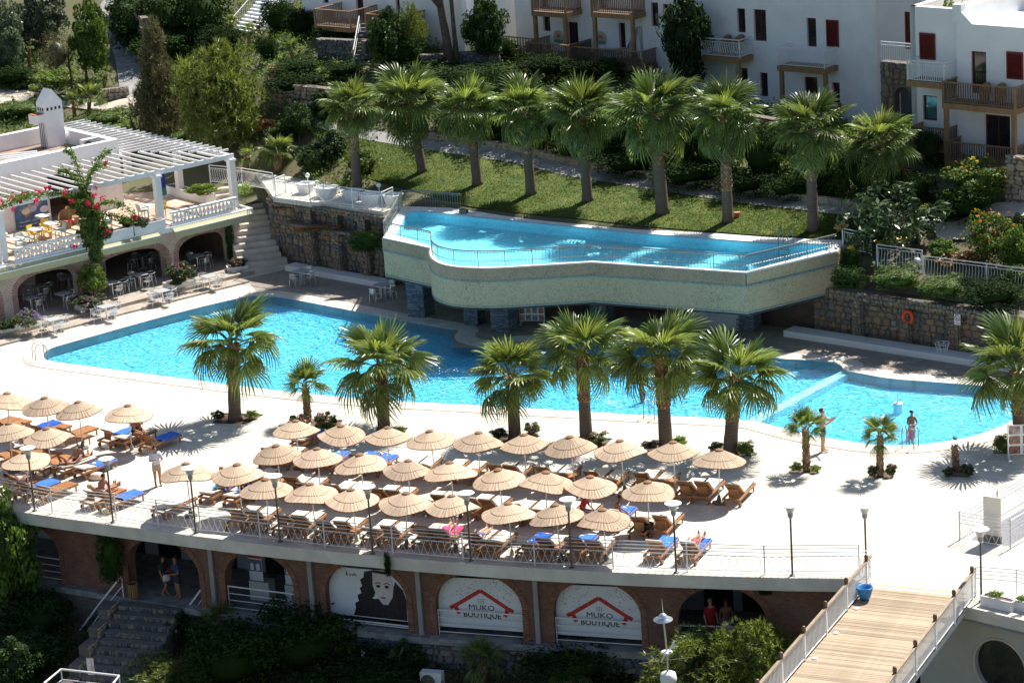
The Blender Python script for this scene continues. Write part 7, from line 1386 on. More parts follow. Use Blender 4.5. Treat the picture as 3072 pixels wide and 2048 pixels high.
def canopy_mesh(seed):
    rg = random.Random(seed); m = MB(); n = 84; rings = [(.06, .56), (.16, .52), (.42, .36), (.72, .18), (1.0, .0)]; ph = rg.uniform(0, 6.28); amp = rg.uniform(.02, .065); rib = [rg.uniform(-.5, 1) for _ in range(n)]; tx, ty = rg.uniform(-.05, .05), rg.uniform(-.05, .05)
    for (r_, z) in rings:
        for k in range(n):
            a = 2 * math.pi * k / n; w = amp * math.sin(2 * a + ph) * r_ ** 2 + amp * .6 * math.sin(3 * a + ph * 2) * r_ ** 2; rr = r_ * (1 + (.012 * rib[k] if r_ > .5 else 0)); x, y = rr * math.cos(a), rr * math.sin(a); m.v.append((x, y, z * .86 + w + (.013 if k % 2 else -.007) * min(1, r_ * 2) * (.6 + .4 * rib[k]) + x * tx + y * ty))
    R_ = len(rings); m.f += [(i * n + k, (i + 1) * n + k, (i + 1) * n + (k + 1) % n, i * n + (k + 1) % n) for i in range(R_ - 1) for k in range(n)]; m.f = [f[::-1] for f in m.f]
    # underside
    o = len(m.v); m.v += [(x, y, z - .025) for x, y, z in m.v[:R_ * n]]; m.f += [(o + i * n + k, o + (i + 1) * n + k, o + (i + 1) * n + (k + 1) % n, o + i * n + (k + 1) % n) for i in range(R_ - 1) for k in range(n)]; m.mi = [0] * len(m.f)
    rimp = [Vector(m.v[(R_ - 1) * n + k]) for k in range(n)]; return m, rimp, [Vector(m.v[2 * n + k]) + (Vector(m.v[3 * n + k]) - Vector(m.v[2 * n + k])) * .75 for k in range(n)]
UPROT = []
for sd in range(6):
    t = thing('straw_umbrella', 'x', 'umbrella', (0, 0, -60), 0, 'straw umbrellas on the terrace'); m, rim, mid = canopy_mesh(sd)
    cn = m.build('canopy', straw, t); cn.location = (0, 0, 1.62); b = MB(); b.tube(rim + [rim[0]], .016, 5); b.tube([p + Vector((0, 0, .012)) for p in mid + [mid[0]]], .006, 4); b.build('binding', rimm, cn); b = MB(); b.lathe([(.17, .44), (.15, .49), (.07, .525), (.0, .53)], 14); b.build('cap', rimm, cn)
    b = MB(); b.tube([(0, 0, .05), (0, 0, 2.1)], .024, 8); b.build('pole', wmetal, t); b = MB(); b.lathe([(.26, 0), (.26, .05), (.1, .09), (.05, .3), (.045, .32)], 16); b.build('base', darkpole if sd % 3 else pale_stone, t)
    b = MB(); [b.bar((0, 0, 1.66), (math.cos(a) * .92, math.sin(a) * .92, 1.62), .02, .02) for a in [i * math.pi / 4 for i in range(8)]]; b.build('struts', pine_wood, t); UPROT.append(t)
ROWS = {
 'A': [(8, 53, 580), (8, 435, 615), (8, 725, 655), (8, 1180, 680)], 'A2': [(8, 85, 865), (8, 440, 884)], 'A3': [(8, 235, 1110)],
 'B1': [(9, 365, 828), (9, 770, 862), (9, 1200, 888), (9, 1630, 915), (9, 2030, 952), (10, 110, 970), (10, 560, 994), (10, 1020, 1034), (10, 1485, 1044), (10, 1885, 1122)],
 'B2': [(9, 205, 1045), (9, 568, 1094), (9, 980, 1156), (9, 1388, 1202), (9, 1805, 1243), (9, 2252, 1282), (10, 295, 1326), (10, 725, 1347), (10, 1240, 1388)],
 'B3': [(8, 1718, 1250), (8, 2193, 1238), (9, 84, 1386), (9, 525, 1426), (9, 900, 1487), (9, 1355, 1517), (9, 1812, 1547), (13, 2330, 40), (14, 430, 62), (14, 850, 76)]}
ORD = ['first', 'second', 'third', 'fourth', 'fifth', 'sixth', 'seventh', 'eighth', 'ninth', 'last']
RN = {'A': 'left group back row', 'A2': 'left group middle row', 'A3': 'left group front row', 'B1': 'main group row by the palms', 'B2': 'main group middle row', 'B3': 'main group row by the railing'}
UW = {}; ui = 0
for row, L in ROWS.items():
    UW[row] = []
    for i, a in enumerate(L):
        p = Q(*a, 1.62); p.z = 0; UW[row].append(p); dup(UPROT[ui % 6], (p.x, p.y, 0), rnd.uniform(0, 6.28), '%s straw umbrella from the left, %s' % (ORD[i], RN[row]) if len(L) > 1 else 'single straw umbrella in the left group by the railing', sc=rnd.uniform(.98, 1.05), tilt=(rnd.uniform(-.06, .06), rnd.uniform(-.06, .06))); ui += 1
for t in UPROT:
    for c in list(t.children):
        for g_ in list(c.children): bpy.data.objects.remove(g_)
        bpy.data.objects.remove(c)
    bpy.data.objects.remove(t)
# ---------------------------------------------------------------- loungers: head at the origin, foot towards +x
def make_lounger(back, cushion):
    t = thing('sun_lounger', 'x', 'sun lounger', (0, 0, -60), 0, 'wooden sun loungers'); Wd = .68; a = R(back); hl = .72
    for sy in (-1, 1):
        m = MB(); m.box((1.0, sy * Wd / 2, .3), (2.0, .045, .09)); m.build('side_rail', teak, t)
    m = MB(); [m.box((.78 + k * .105, 0, .325), (.085, Wd - .06, .022)) for k in range(12)]; m.build('seat_slats', teak, t)
    b = MB(); Mx = Matrix.Rotation(a, 3, 'Y'); P = lambda x, y, z: Mx @ Vector((x, y, z)) + Vector((.76, 0, .34))
    [b.box(P(-.06 - k * .1, 0, 0), (.085, Wd - .1, .022), M=Mx) for k in range(7)]; [b.box(P(-.36, sy * (Wd / 2 - .07), -.02), (.72, .04, .04), M=Mx) for sy in (-1, 1)]; bk = b.build('backrest', teak, t)
    if back > 5:
        s_ = MB(); e = P(-.45, 0, -.02); s_.box(((e.x + .2) / 2 + .02, 0, (e.z + .3) / 2), (.03, .4, e.z - .28)); s_.build('prop', teak, bk)
    for x in (.12, 1.9):
        for sy in (-1, 1): m = MB(); m.box((x, sy * (Wd / 2 - .045), .14), (.06, .045, .28)); m.build('leg', teak, t)
    [MB().box((x, 0, z), (.045, Wd - .05, .07)).build('crossbar', teak, t) for x, z in ((.12, .24), (1.9, .24), (.02, .3), (1.98, .3))]
    for sy in (-1, 1): m = MB(); m.lathe([(.09, -.02), (.09, .02)], 12); m.v = [(x + .12, sy * (Wd / 2 + .02) + z, y + .09) for x, y, z in m.v]; m.build('wheel', pine_wood, t)
    if cushion:
        c = MB(); n_ = 8
        def pad(x0, x1, T, M_=None, org=None):
            vs = []; w = Wd / 2 - .02
            for x, ins_, z in ((x0, .03, 0), (x0, 0, T * .5), (x0 + .02, .03, T), (x1 - .02, .03, T), (x1, 0, T * .5), (x1, .03, 0)):
                for y in (-w + ins_, -w + ins_ * .2, w - ins_ * .2, w - ins_): vs.append(Vector((x, y, z)))
            if M_ is not None: vs = [M_ @ v_ + org for v_ in vs]
            c.add(vs, [(i * 4 + k, i * 4 + k + 1, (i + 1) * 4 + k + 1, (i + 1) * 4 + k) for i in range(5) for k in range(3)] + [(0, 4, 8, 12, 16, 20), (23, 19, 15, 11, 7, 3)])
        pad(.78, 1.99, .06); c.v = [(x, y, z + .337) for x, y, z in c.v]; c2 = c; c = MB(); pad(-.74, 0, .06, Mx, Vector((.76, 0, .352))); c2.add(c.v, c.f); c2.build('mattress', cream, t)
    return t
LPR = {('u', 1): make_lounger(42, True), ('u', 0): make_lounger(38, False), ('f', 1): make_lounger(10, True), ('m', 1): make_lounger(26, True)}
tb = thing('side_table', 'x', 'side table', (0, 0, -60), 0, 'small wooden side tables'); m = MB(); [m.box((0, -.2 + k * .1, .4), (.5, .09, .022)) for k in range(5)]; m.build('top', teak, tb)
for x in (-.2, .2):
    for y in (-.18, .18): m = MB(); m.box((x, y, .2), (.045, .045, .4)); m.build('leg', teak, tb)
LOUNG = []
def lounge(p, yaw, lab, kind=('u', 1)):
    f_ = Vector((math.cos(yaw), math.sin(yaw), 0))
    for q_, w_ in LOUNG:
        d_ = p - q_
        if abs(d_.dot(f_)) < 1.8 and abs(d_.dot(Vector((f_.y, -f_.x, 0)))) < .66: return None
    LOUNG.append((p, yaw)); return dup(LPR[kind], (p.x, p.y, 0), yaw, lab)
y = R(66); ef = Vector((math.cos(y), math.sin(y), 0)); er = Vector((ef.y, -ef.x, 0))
def z1(x, y_): return un(1900 + x / 4.9, 1380 + y_ / 4.9)
lounge(z1(380, 1150) - ef * .1, y, 'wooden lounger alone behind the railing near the lamp post', ('u', 1)); lounge(z1(60, 1170) - ef * .1, y, 'wooden lounger with a blue wrapped sleeper near the lamp post', ('u', 1))
for i, (x, y_) in enumerate(((1960, 1690), (2060, 1694))): lounge(un(x, y_) - ef * .1, y, ('second last', 'last')[i] + ' lounger against the railing, at the right', ('u', 1))
def z5(x, y_, z=0): return un(x / 4.356, 1200 + y_ / 4.356, z)
y2 = R(51); ef2 = Vector((math.cos(y2), math.sin(y2), 0)); er2 = Vector((ef2.y, -ef2.x, 0))
for (x, y_, lab, k) in ((1350, 1480, 'lounger by the railing with three bathers', ('u', 0)), (1130, 1440, 'left lounger of the pair by the railing with the bathers', ('u', 0)), (480, 1360, 'lounger with a towel behind the railing, right of the first lamp', ('u', 0)), (250, 1330, 'lounger of the man lying behind the railing', ('u', 0)), (20, 1290, 'lounger at the left picture edge by the railing', ('u', 0)), (1030, 1040, 'lounger of the sunbathing man in the left group', ('f', 1)), (760, 1020, 'lounger of the sunbathing woman in the left group', ('f', 1)), (1880, 700, 'lounger with blue towel and man in white cap', ('u', 0)), (1560, 640, 'lounger of the woman in black swimsuit', ('f', 1)), (2060, 1560, 'empty wooden lounger turned sideways behind the railing', ('f', 1)), (480, 1000, 'empty wooden lounger behind the single umbrella', ('u', 0)), (120, 900, 'lounger under the middle row umbrella at the left edge', ('u', 0))):
    lounge(z5(x, y_), y2 + rnd.uniform(-.04, .04), lab, k)
for k_, y3, lab, kd in ((Q(8, 1890, 1500), R(60), 'lounger with blue towel under the woman in turquoise', ('f', 1)), (Q(8, 2110, 1530), R(60), 'lounger with blue towel under the seated tanned man', ('f', 1)), (Q(9, 380, 1010), R(66), 'lounger with blue towel under the woman in red', ('f', 1))): lounge(k_, y3, lab, kd)
POS = ['left', 'right']
for row, yaw, kind in (('B1', 66, ('u', 1)), ('B2', 66, ('u', 1)), ('B3', 66, ('u', 1)), ('A', 51, ('u', 0)), ('A2', 51, ('u', 0)), ('A3', 51, ('u', 0))):
    y = R(yaw); ef = Vector((math.cos(y), math.sin(y), 0)); er = Vector((ef.y, -ef.x, 0)); L = UW[row]
    for i, p in enumerate(L):
        base = p - er * 0
        if row == 'B3' and i < 2: continue
        gap = 2.0
        if i > 0: gap = max(1.7, min(3.0, (p - L[i - 1]).dot(er)))
        elif len(L) > 1: gap = (L[1] - p).dot(er)
        offs = (-gap * .5 - .36, -gap * .5 + .36)
        for k, o in enumerate(offs):
            kd = kind if kind[1] == 0 else (('u', 1) if rnd.random() < .75 else ('m', 1))
            if row == 'B1' and i in (3, 4): kd = ('m', 1)
            lounge(p + er * (o + rnd.uniform(-.05, .05)) - ef * (.35 + rnd.uniform(-.08, .1)), y + rnd.uniform(-.05, .05), '%s lounger of the pair left of the %s umbrella, %s' % (POS[k], ORD[i], RN[row]), kd)
        if i % 2 == 0: q_ = p - er * .05 + ef * .35; dup(tb, (q_.x + er.x * -.28, q_.y + er.y * -.28, 0), y, 'small wooden side table beside the %s umbrella, %s' % (ORD[i], RN[row]))
    if row == 'B1':
        p = L[-1]; lounge(p + er * .62 - ef * .35, y, 'single wooden lounger at the right end of the row nearest the palms', ('u', 1))
for t in list(LPR.values()) + [tb]:
    for c in list(t.children):
        for g_ in list(c.children): bpy.data.objects.remove(g_)
        bpy.data.objects.remove(c)
    bpy.data.objects.remove(t)
# towels draped on loungers
def towel(p, yaw, lab, m_=None, L=1.1, w=.62, x0=.85, z=.41, drop=0):
    t = thing('towel', lab, 'towel', (p.x, p.y, 0), yaw, 'beach towels on the loungers'); m = MB(); nx, ny = 12, 7; rg = random.Random(int(p.x * 100)); v_ = []
    for i in range(nx + 1):
        for j in range(ny + 1):
            x = x0 + L * i / nx; yy = (j / ny - .5) * (w + .16); e = max(0, abs(yy) - .33); zz = z + .012 * math.sin(x * 9 + yy * 5 + rg.random()) + rg.uniform(-.006, .006) - e * 1.6
            if x < .78: zz += (.78 - x) * .85
            v_.append((x, yy * (1 - e * .8), zz))
    top = [(i * (ny + 1) + j, (i + 1) * (ny + 1) + j, (i + 1) * (ny + 1) + j + 1, i * (ny + 1) + j + 1) for i in range(nx) for j in range(ny)]; m.add(v_, top); m.add([(a, b, c - .012) for a, b, c in v_], [f[::-1] for f in top]); m.build('cloth', m_ or bluecloth, t, sm=True); return t
pinkcloth = mat('pink_towel', (.75, .06, .2), .9, .25, 5, bump=.3); redcloth = mat('red_towel', (.55, .02, .04), .9, .25, 5, bump=.3); multicloth = mat('striped_towel', (.1, .3, .5), .9, .6, 3, col2=(.8, .35, .05))
def nearest(p): return min(LOUNG, key=lambda l: (l[0] + Vector((math.cos(l[1]), math.sin(l[1]), 0)) - p).length)
for (a, lab, kw) in ((Q(8, 400, 765), 'blue towel on a lounger behind the left umbrellas', {}), (Q(8, 590, 770), 'blue towel on the second lounger behind the left umbrellas', {}), (Q(8, 1170, 900), 'blue towel under the woman in black swimsuit', {}), (Q(8, 1500, 900), 'blue towel under the man in white cap', {}), (Q(8, 900, 1140), 'blue towel under the sunbathers', {}), (Q(8, 500, 1370), 'blue towel behind the railing at the left', {}), (Q(8, 1190, 1450), 'blue towel of the bathers by the railing', {}), (Q(8, 2010, 1500), 'blue towel under the woman in turquoise', {}), (Q(8, 2130, 1525), 'blue towel under the seated tanned man', {}), (Q(9, 500, 1000), 'blue towel under the woman in red', {}), (Q(9, 860, 1050), 'blue towel right of the couple under the back row', {}), (Q(9, 860, 1090), 'red towel lying beside the blue ones', dict(m_=redcloth, L=.5)), (Q(9, 1110, 1070), 'blue towel on a lounger between third and fourth umbrella', {}), (Q(9, 1230, 1100), 'blue towel thrown on the neighbouring lounger', {}), (Q(13, 1820, 250), 'bright pink towel on a lounger at the railing', dict(m_=pinkcloth)), (Q(13, 1640, 300), 'striped beach towel hanging at the railing', dict(m_=multicloth, L=.7, x0=.1)), (Q(13, 1980, 310), 'colourful beach towel at the railing beside the lamp', dict(m_=multicloth, L=.7, x0=.1)), (Q(14, 190, 270), 'blue towel on a lounger at the railing, left of the lamp', {}), (Q(14, 330, 300), 'blue towel on the next lounger at the railing', {}), (Q(14, 610, 340), 'big blue towel over a lounger at the railing', dict(L=1.7, x0=.2)), (Q(14, 1180, 110), 'blue towel around the sleeper by the lamp post', {}), (Q(14, 1290, 300), 'blue towel on the second last lounger at the railing', {}), (Q(14, 1690, 320), 'blue and white towel on the last lounger at the railing', {})):
    l = nearest(a); towel(l[0], l[1], lab, **kw)
# ---------------------------------------------------------------- lamp posts
LAMPB = [q(8, 320, 1555), q(12, 1040, 95), q(12, 1800, 190), q(13, 222, 270), q(13, 1072, 380), q(13, 1975, 445), q(14, 550, 510), q(14, 1510, 555), q(15, 225, 580), q(15, 905, 590), q(15, 1960, 820)]
lamp0 = thing('lamp_post', 'x', 'lamp post', (0, 0, -60), 0, 'lamp posts along the railing'); m = MB(); m.lathe([(.1, 0), (.1, .03), (.04, .05), (.035, 2.35)], 10); m.build('pole', darkpole, lamp0); m = MB(); m.lathe([(.06, 2.2), (.1, 2.28), (.1, 2.4), (.12, 2.44)], 14); m.build('socket', mat('grey_lamp', (.35, .37, .38), .4), lamp0); m = MB(); m.lathe([(.12, 2.43), (.2, 2.66)], 16, cap=False); m.build('glass', mat('frosted_glass', (.7, .7, .66), .2, .05, 3), lamp0, sm=True); m = MB(); m.lathe([(.05, 2.66), (.31, 2.67), (.31, 2.695), (.1, 2.72), (.08, 2.75), (.0, 2.76)], 24); m.build('cap', white, lamp0)
for i, b in enumerate(LAMPB):
    p = un(*b); dup(lamp0, (p.x, p.y, 0), 0, '%s slim lamp post with flat white cap along the railing, from the left' % ['first', 'second', 'third', 'fourth', 'fifth', 'sixth', 'seventh', 'eighth', 'ninth', 'tenth', 'last'][i] if i < 10 else 'slim lamp post with flat white cap right of the bridge')
for c in list(lamp0.children): bpy.data.objects.remove(c)
bpy.data.objects.remove(lamp0)
# ---------------------------------------------------------------- metal café tables and chairs
def make_chair():
    t = thing('metal_chair', 'x', 'chair', (0, 0, -60), 0, 'aluminium café chairs'); m = MB(); m.lathe([(.2, .43), (.21, .44), (.2, .455)], 14); m.build('seat', alu, t)
    for sx in (-1, 1):
        m = MB(); m.tube([(sx * .2, -.2, 0), (sx * .2, -.18, .45), (sx * .22, -.16, .66)], .013, 5); m.build('leg', alu, t); m = MB(); m.tube([(sx * .19, .24, 0), (sx * .2, .18, .45)], .013, 5); m.build('leg', alu, t)
    m = MB(); m.tube([(-.22, -.18, .66), (-.27, .05, .68), (-.2, .22, .72), (0, .27, .75), (.2, .22, .72), (.27, .05, .68), (.22, -.18, .66)], .015, 5); m.build('armrest', alu, t)
    b = MB(); [b.tube([(-.2, .17, z), (-.1, .225, z), (.1, .225, z), (.2, .17, z)], .014, 4) for z in (.52, .58, .64, .7)]; b.build('backrest', alu, t); return t
ch0 = make_chair(); tb0 = thing('metal_table', 'x', 'table', (0, 0, -60), 0, 'aluminium café tables'); m = MB(); m.box((0, 0, .72), (.7, .7, .025)); m.build('top', mat('grey_table', (.4, .41, .42), .4, .1, 4, spec=.6), tb0); m = MB(); m.lathe([(.035, .04), (.035, .71)], 8); m.build('stem', alu, tb0); m = MB(); m.box((0, 0, .02), (.55, .06, .035)); m.box((0, 0, .02), (.06, .55, .035)); m.build('foot', alu, tb0)
SETS = [((4, 500, 1490), 0, LA, 'at the left end of the pool', 4), ((4, 985, 1370), 0, LA, 'in the sun before the bougainvillea', 4), ((4, 1500, 1225), 0, LA, 'in the sun below the middle arch', 4), ((4, 1930, 1090), 0, LA, 'in the sun left of the stairs', 4), ((5, 425, 1040), 0, R(-35), 'in the shade beside the stairs', 3), ((5, 1155, 1175), 0, R(-35), 'in the shade beside the slate pier', 3), ((4, 1295, 1075), .2, LA, 'inside the middle arch', 4), ((4, 360, 1180), .2, LA, 'inside the left arch', 4), ((4, 1820, 900), .2, LA, 'inside the arch by the stairs', 3), ((4, 1040, 1150), .2, LA, 'inside the middle arch by the pier', 3), ((4, 290, 1290), .2, LA, 'inside the left arch near the planter', 2), ((4, 1320, 900), .2, LA, 'deep inside the middle arch', 4), ((4, 640, 1090), .2, LA, 'deep inside the left arch', 3), ((4, 590, 1250), .2, LA, 'in the left arch near the bougainvillea', 2)]
for (a, z, rz, lab, n_) in SETS:
    c = Q(*a, z); dup(tb0, tuple(c), rz, 'square metal café table ' + lab)
    for k in range(n_):
        an = rz + k * math.pi / 2 + R(45) * 0 + rnd.uniform(-.15, .15); d_ = Vector((math.sin(an), -math.cos(an), 0)) * .62; dup(ch0, (c.x + d_.x, c.y + d_.y, z), an + math.pi, '%s metal chair at the table %s' % (('nearest', 'right hand', 'farthest', 'left hand')[k], lab))
def make_pl(col, nm):
    t = thing('plastic_chair', 'x', 'chair', (0, 0, -60), 0, 'plastic terrace chairs'); mm = mat(nm, col, .45, .05, 3); m = MB(); m.box((0, 0, .43), (.46, .44, .03)); m.build('seat', mm, t); m = MB(); m.add([(-.23, .2, .44), (.23, .2, .44), (.21, .3, .85), (-.21, .3, .85), (-.23, .225, .44), (.23, .225, .44), (.21, .325, .85), (-.21, .325, .85)], [(0, 1, 2, 3), (7, 6, 5, 4), (3, 2, 6, 7), (0, 3, 7, 4), (1, 5, 6, 2)]); m.build('backrest', mm, t)
    for sx in (-1, 1):
        for y_ in (-.18, .18): m = MB(); m.box((sx * .2, y_, .21), (.04, .04, .42)); m.build('leg', mm, t)
        m = MB(); m.box((sx * .24, 0, .64), (.04, .42, .03)); m.build('armrest', mm, t)
    return t
py_, pg_ = make_pl((.75, .5, .06), 'yellow_plastic'), make_pl((.38, .5, .5), 'sage_plastic'); rt0_ = thing('round_table', 'x', 'table', (0, 0, -60), 0, 'round white terrace tables'); m = MB(); m.lathe([(.4, .71), (.42, .72), (.42, .74), (.4, .745)], 24); m.build('top', white, rt0_); m = MB(); m.lathe([(.03, .03), (.03, .71)], 8); [m.bar((0, 0, .1), (math.cos(a) * .3, math.sin(a) * .3, .015), .03) for a in (0, 2.1, 4.2)]; m.build('stem', wmetal, rt0_)
for (x, y_, lab) in ((345, 600, 'before the billiard poster'), (480, 545, 'right of the billiard poster'), (405, 475, 'close to the billiard poster'), (160, 690, 'behind the left balustrade'), (955, 500, 'right of the bougainvillea'), (1370, 380, 'left of the second pergola column'), (10, 650, 'at the left edge')): dup(rt0_, tuple(Q(4, x, y_ + 60, 3.01)), 0, 'round white terrace table ' + lab)
for (pt, x, y_, rz, lab) in ((py_, 320, 610, .3, 'yellow plastic chair before the billiard poster'), (py_, 420, 560, -.6, 'yellow plastic chair right of the poster table'), (py_, 440, 590, 1.2, 'second yellow plastic chair right of the poster table'), (pg_, 560, 590, -1.6, 'sage green chair right of the yellow ones'), (pg_, 260, 660, 1.4, 'sage green chair left of the yellow ones'), (pg_, 200, 690, .2, 'sage green chair behind the left balustrade'), (pg_, 890, 520, 1.5, 'sage green chair beside the bougainvillea'), (pg_, 985, 520, -1.2, 'sage green chair right of the bougainvillea'), (pg_, 1320, 400, 1.5, 'pale chair left of the second pergola column'), (py_, 1480, 390, -1.5, 'yellow chair behind the second pergola column'), (py_, 20, 730, 0, 'yellow chair at the left edge of the terrace')): dup(pt, tuple(Q(4, x, y_ + 40, 3.01)), LA + rz, lab)
cane = mat('cane', (.3, .17, .08), .6, .3, 9)
wk = thing('wicker_chair', 'x', 'chair', (0, 0, -60), 0, 'wicker chairs'); m = MB(); m.lathe([(.26, .0), (.3, .25), (.32, .42), (.3, .44), (.05, .42)], 14); m.build('seat', cane, wk); m = MB(); nn_ = 12
m.add([(.34 * math.cos(math.pi * k / nn_), .34 * math.sin(math.pi * k / nn_), .4) for k in range(nn_ + 1)] + [(.38 * math.cos(math.pi * k / nn_), .38 * math.sin(math.pi * k / nn_), .62 + .35 * math.sin(math.pi * k / nn_)) for k in range(nn_ + 1)], [(k, k + 1, nn_ + 2 + k, nn_ + 1 + k) for k in range(nn_)] + [(nn_ + 1 + k, nn_ + 2 + k, k + 1, k) for k in range(nn_)]); m.build('backrest', cane, wk)
dup(wk, tuple(Q(4, 610, 530, 3.01)), LA - .6, 'brown wicker chair in the terrace doorway'); dup(wk, tuple(Q(4, 680, 490, 3.01)), LA + .4, 'brown wicker chair deeper in the terrace doorway')
for (r_, x, y_, lab, H_, d_) in ((3, 1990, 930, 'left cane chair on the weathered balcony', HR, .9), (3, 2130, 935, 'right cane chair on the weathered balcony', HR, .9), (2, 1965, 470, 'left cane chair on the white bulging balcony', HM, .8), (2, 2085, 470, 'right cane chair on the white bulging balcony', HM, .8)):
    a = H_.on(r_, x, y_, d_); p = H_.P0 + H_.u * a[0] + H_.n * d_ + Vector((0, 0, a[1])); 
    dup(wk, tuple(p), H_.a, lab, sc=.9)
for t in (ch0, tb0, py_, pg_, rt0_, wk):
    for c in list(t.children): bpy.data.objects.remove(c)
    bpy.data.objects.remove(t)
# planters at the arcade foot
planter(Q(4, 120, 1500) + Vector((.1, .35, 0)), 2.0, .8, .45, LA, 'white planter with flowers at the left edge before the arcade'); planter(Q(4, 770, 1310) + Vector((.1, .2, 0)), .9, .6, .5, LA, 'white planter at the foot of the bougainvillea'); planter(Q(4, 1630, 1110) + Vector((.1, .3, 0)), 1.5, .9, .5, LA, 'white planter with the round flowering shrub'); planter(Q(4, 2180, 950) + Vector((0, .2, 0)), 1.1, .6, .42, LA - R(25), 'white planter at the foot of the stairs')
# ---------------------------------------------------------------- pool things
def ladder(lab, c, rz, h=.85):
    t = thing('pool_ladder', lab, 'ladder', tuple(c), rz, 'steel pool ladders')
    for sx in (-.25, .25): m = MB(); m.tube([(sx, -.45, 0), (sx, -.45, h * .6)] + [(sx, -.45 + .28 * (1 - math.cos(a)), h * .6 + .3 * math.sin(a)) for a in (.5, 1.0, 1.57, 2.1, 2.6)] + [(sx, .12, h * .6), (sx, .12, -.55)], .022, 6); m.build('rail', steel, t)
    for z in (-.15, -.4): m = MB(); m.box((0, .12, z), (.5, .08, .03)); m.build('step', steel, t)
ladder('steel ladder at the left tip of the main pool', Q(8, 400, 155), R(-65)); ladder('steel ladder beside the swimming boy', Q(10, 1300, 690), R(-28)); ladder('steel ladder with the child in the small pool', Q(11, 1320, 962), R(-28), 1.0); ladder('steel ladder at the far end of the raised pool', Q(7, 150, 690, UZ), R(150))
fo = thing('water_fountain', 'white mushroom jet standing in the children pool', 'fountain', Q(11, 1195, 690, -.6)); m = MB(); m.lathe([(.2, 0), (.19, .5), (.22, .52), (.22, .6), (.18, .63)], 20); m.build('base', mat('pale_blue_paint', (.45, .62, .72), .5), fo); m = MB(); m.lathe([(.05, .63), (.05, .95)], 12); m.build('nozzle', alu, fo)
gf = thing('goal_frame', 'small steel frame with net at the pool edge', 'frame', Q(9, 2150, 670)); m = MB(); m.tube([(-.4, 0, 0), (-.36, .1, .75), (.5, .1, .75), (.55, 0, 0), (-.4, 0, 0)], .015, 5); m.build('frame', darkpole, gf)
fp = thing('towel_bin', 'white float lying at the left back corner of the raised pool', 'float', Q(5, 1900, 395, UZ), R(-30)); m = MB(); m.box((0, .1, .1), (.4, .25, .2)); m.build('body', darkpole, fp)
# life ring, sign, net chair on the right wall
def on_rw(r_, x, y_, d_): dr_ = ray(*q(r_, x, y_)); c = Vector((0, CAMY, CAMH)); k = ((RA + ro * d_ - c).dot(ro)) / dr_.dot(ro); return c + dr_ * k
lr = thing('life_ring', 'orange horseshoe life ring hanging on the right stone wall', 'life ring', on_rw(7, 1285, 1345, .45), math.atan2(ru.y, ru.x)); m = MB(); m.tube([(.24 * math.cos(a), 0, .27 * math.sin(a)) for a in [R(-62) + (R(304)) * k / 24 for k in range(25)]], [.085] * 25, 8); m.build('ring', mat('orange_foam', (.75, .09, .02), .6, .1, 4), lr, sm=True)
ns = thing('warning_sign', 'white sign with a red crossed circle on the right stone wall', 'sign', on_rw(7, 1740, 1415, .42), math.atan2(ru.y, ru.x)); m = MB(); m.box((0, 0, .25), (.32, .02, .5)); m.build('plate', white, ns); m = MB(); m.tube([(.12 * math.cos(k * math.pi / 12), -.015, .31 + .12 * math.sin(k * math.pi / 12)) for k in range(25)], .016, 5); m.build('ring', redp, ns); mb_line(ns, [(-.08, .39), (.08, .23)], .025, -.016, redp, 'slash'); mb_line(ns, [(-.06, .25), (0, .32), (.05, .26)], .03, -.013, blk, 'figure'); text_mesh('NO DIVING', .06, blk, ns, (0, -.012, .06), (R(90), 0, 0), sx=.9)
nc = thing('wire_chair', 'white wire garden chair on the ledge by the right wall', 'chair', Q(11, 1600, 95, .3), .4); m = MB(); [m.tube([(.35 * s_ * math.cos(k * math.pi / 8), .3 * s_ * math.sin(k * math.pi / 8), z) for k in range(17)], .012, 4) for s_, z in ((1, .42), (.6, .45), (.8, .2))]; [m.tube([(.35 * math.cos(k * math.pi / 4), .3 * math.sin(k * math.pi / 4), .42), (.22 * math.cos(k * math.pi / 4), .2 * math.sin(k * math.pi / 4), 0)], .012, 4) for k in range(8)]; m.build('frame', wmetal, nc)
# mural and dolphins on the bar wall
mu_ = thing('dolphin_mural', 'painted mural of a pale arch and fish beside the right stone wall', 'mural', on_rw(7, 180, 1490, -.4), math.atan2(ru.y, ru.x)); m = MB(); m.box((.2, 0, .9), (4.2, .06, 1.8)); m.build('panel', mat('mural_dark', (.04, .045, .06), .7, .4, 1.2), mu_); poly_on(mu_, 'red_rock', [(.9, .2), (2.25, .2), (2.25, 1.78), (1.0, 1.75), (.6, 1.3)], .04, mat('mural_red', (.2, .05, .03), .8, .3, 3)); mb_line(mu_, [(-1.4, 1.0), (-.9, 1.45), (-.2, 1.55), (.5, 1.3), (1.0, .7)], .1, -.05, mat('mural_pale', (.42, .38, .3), .8, .3, 5), 'pale_arch'); mb_line(mu_, [(-.4, .55), (-.1, .72), (.3, .6)], .09, -.05, MATS['mural_pale'], 'fish')
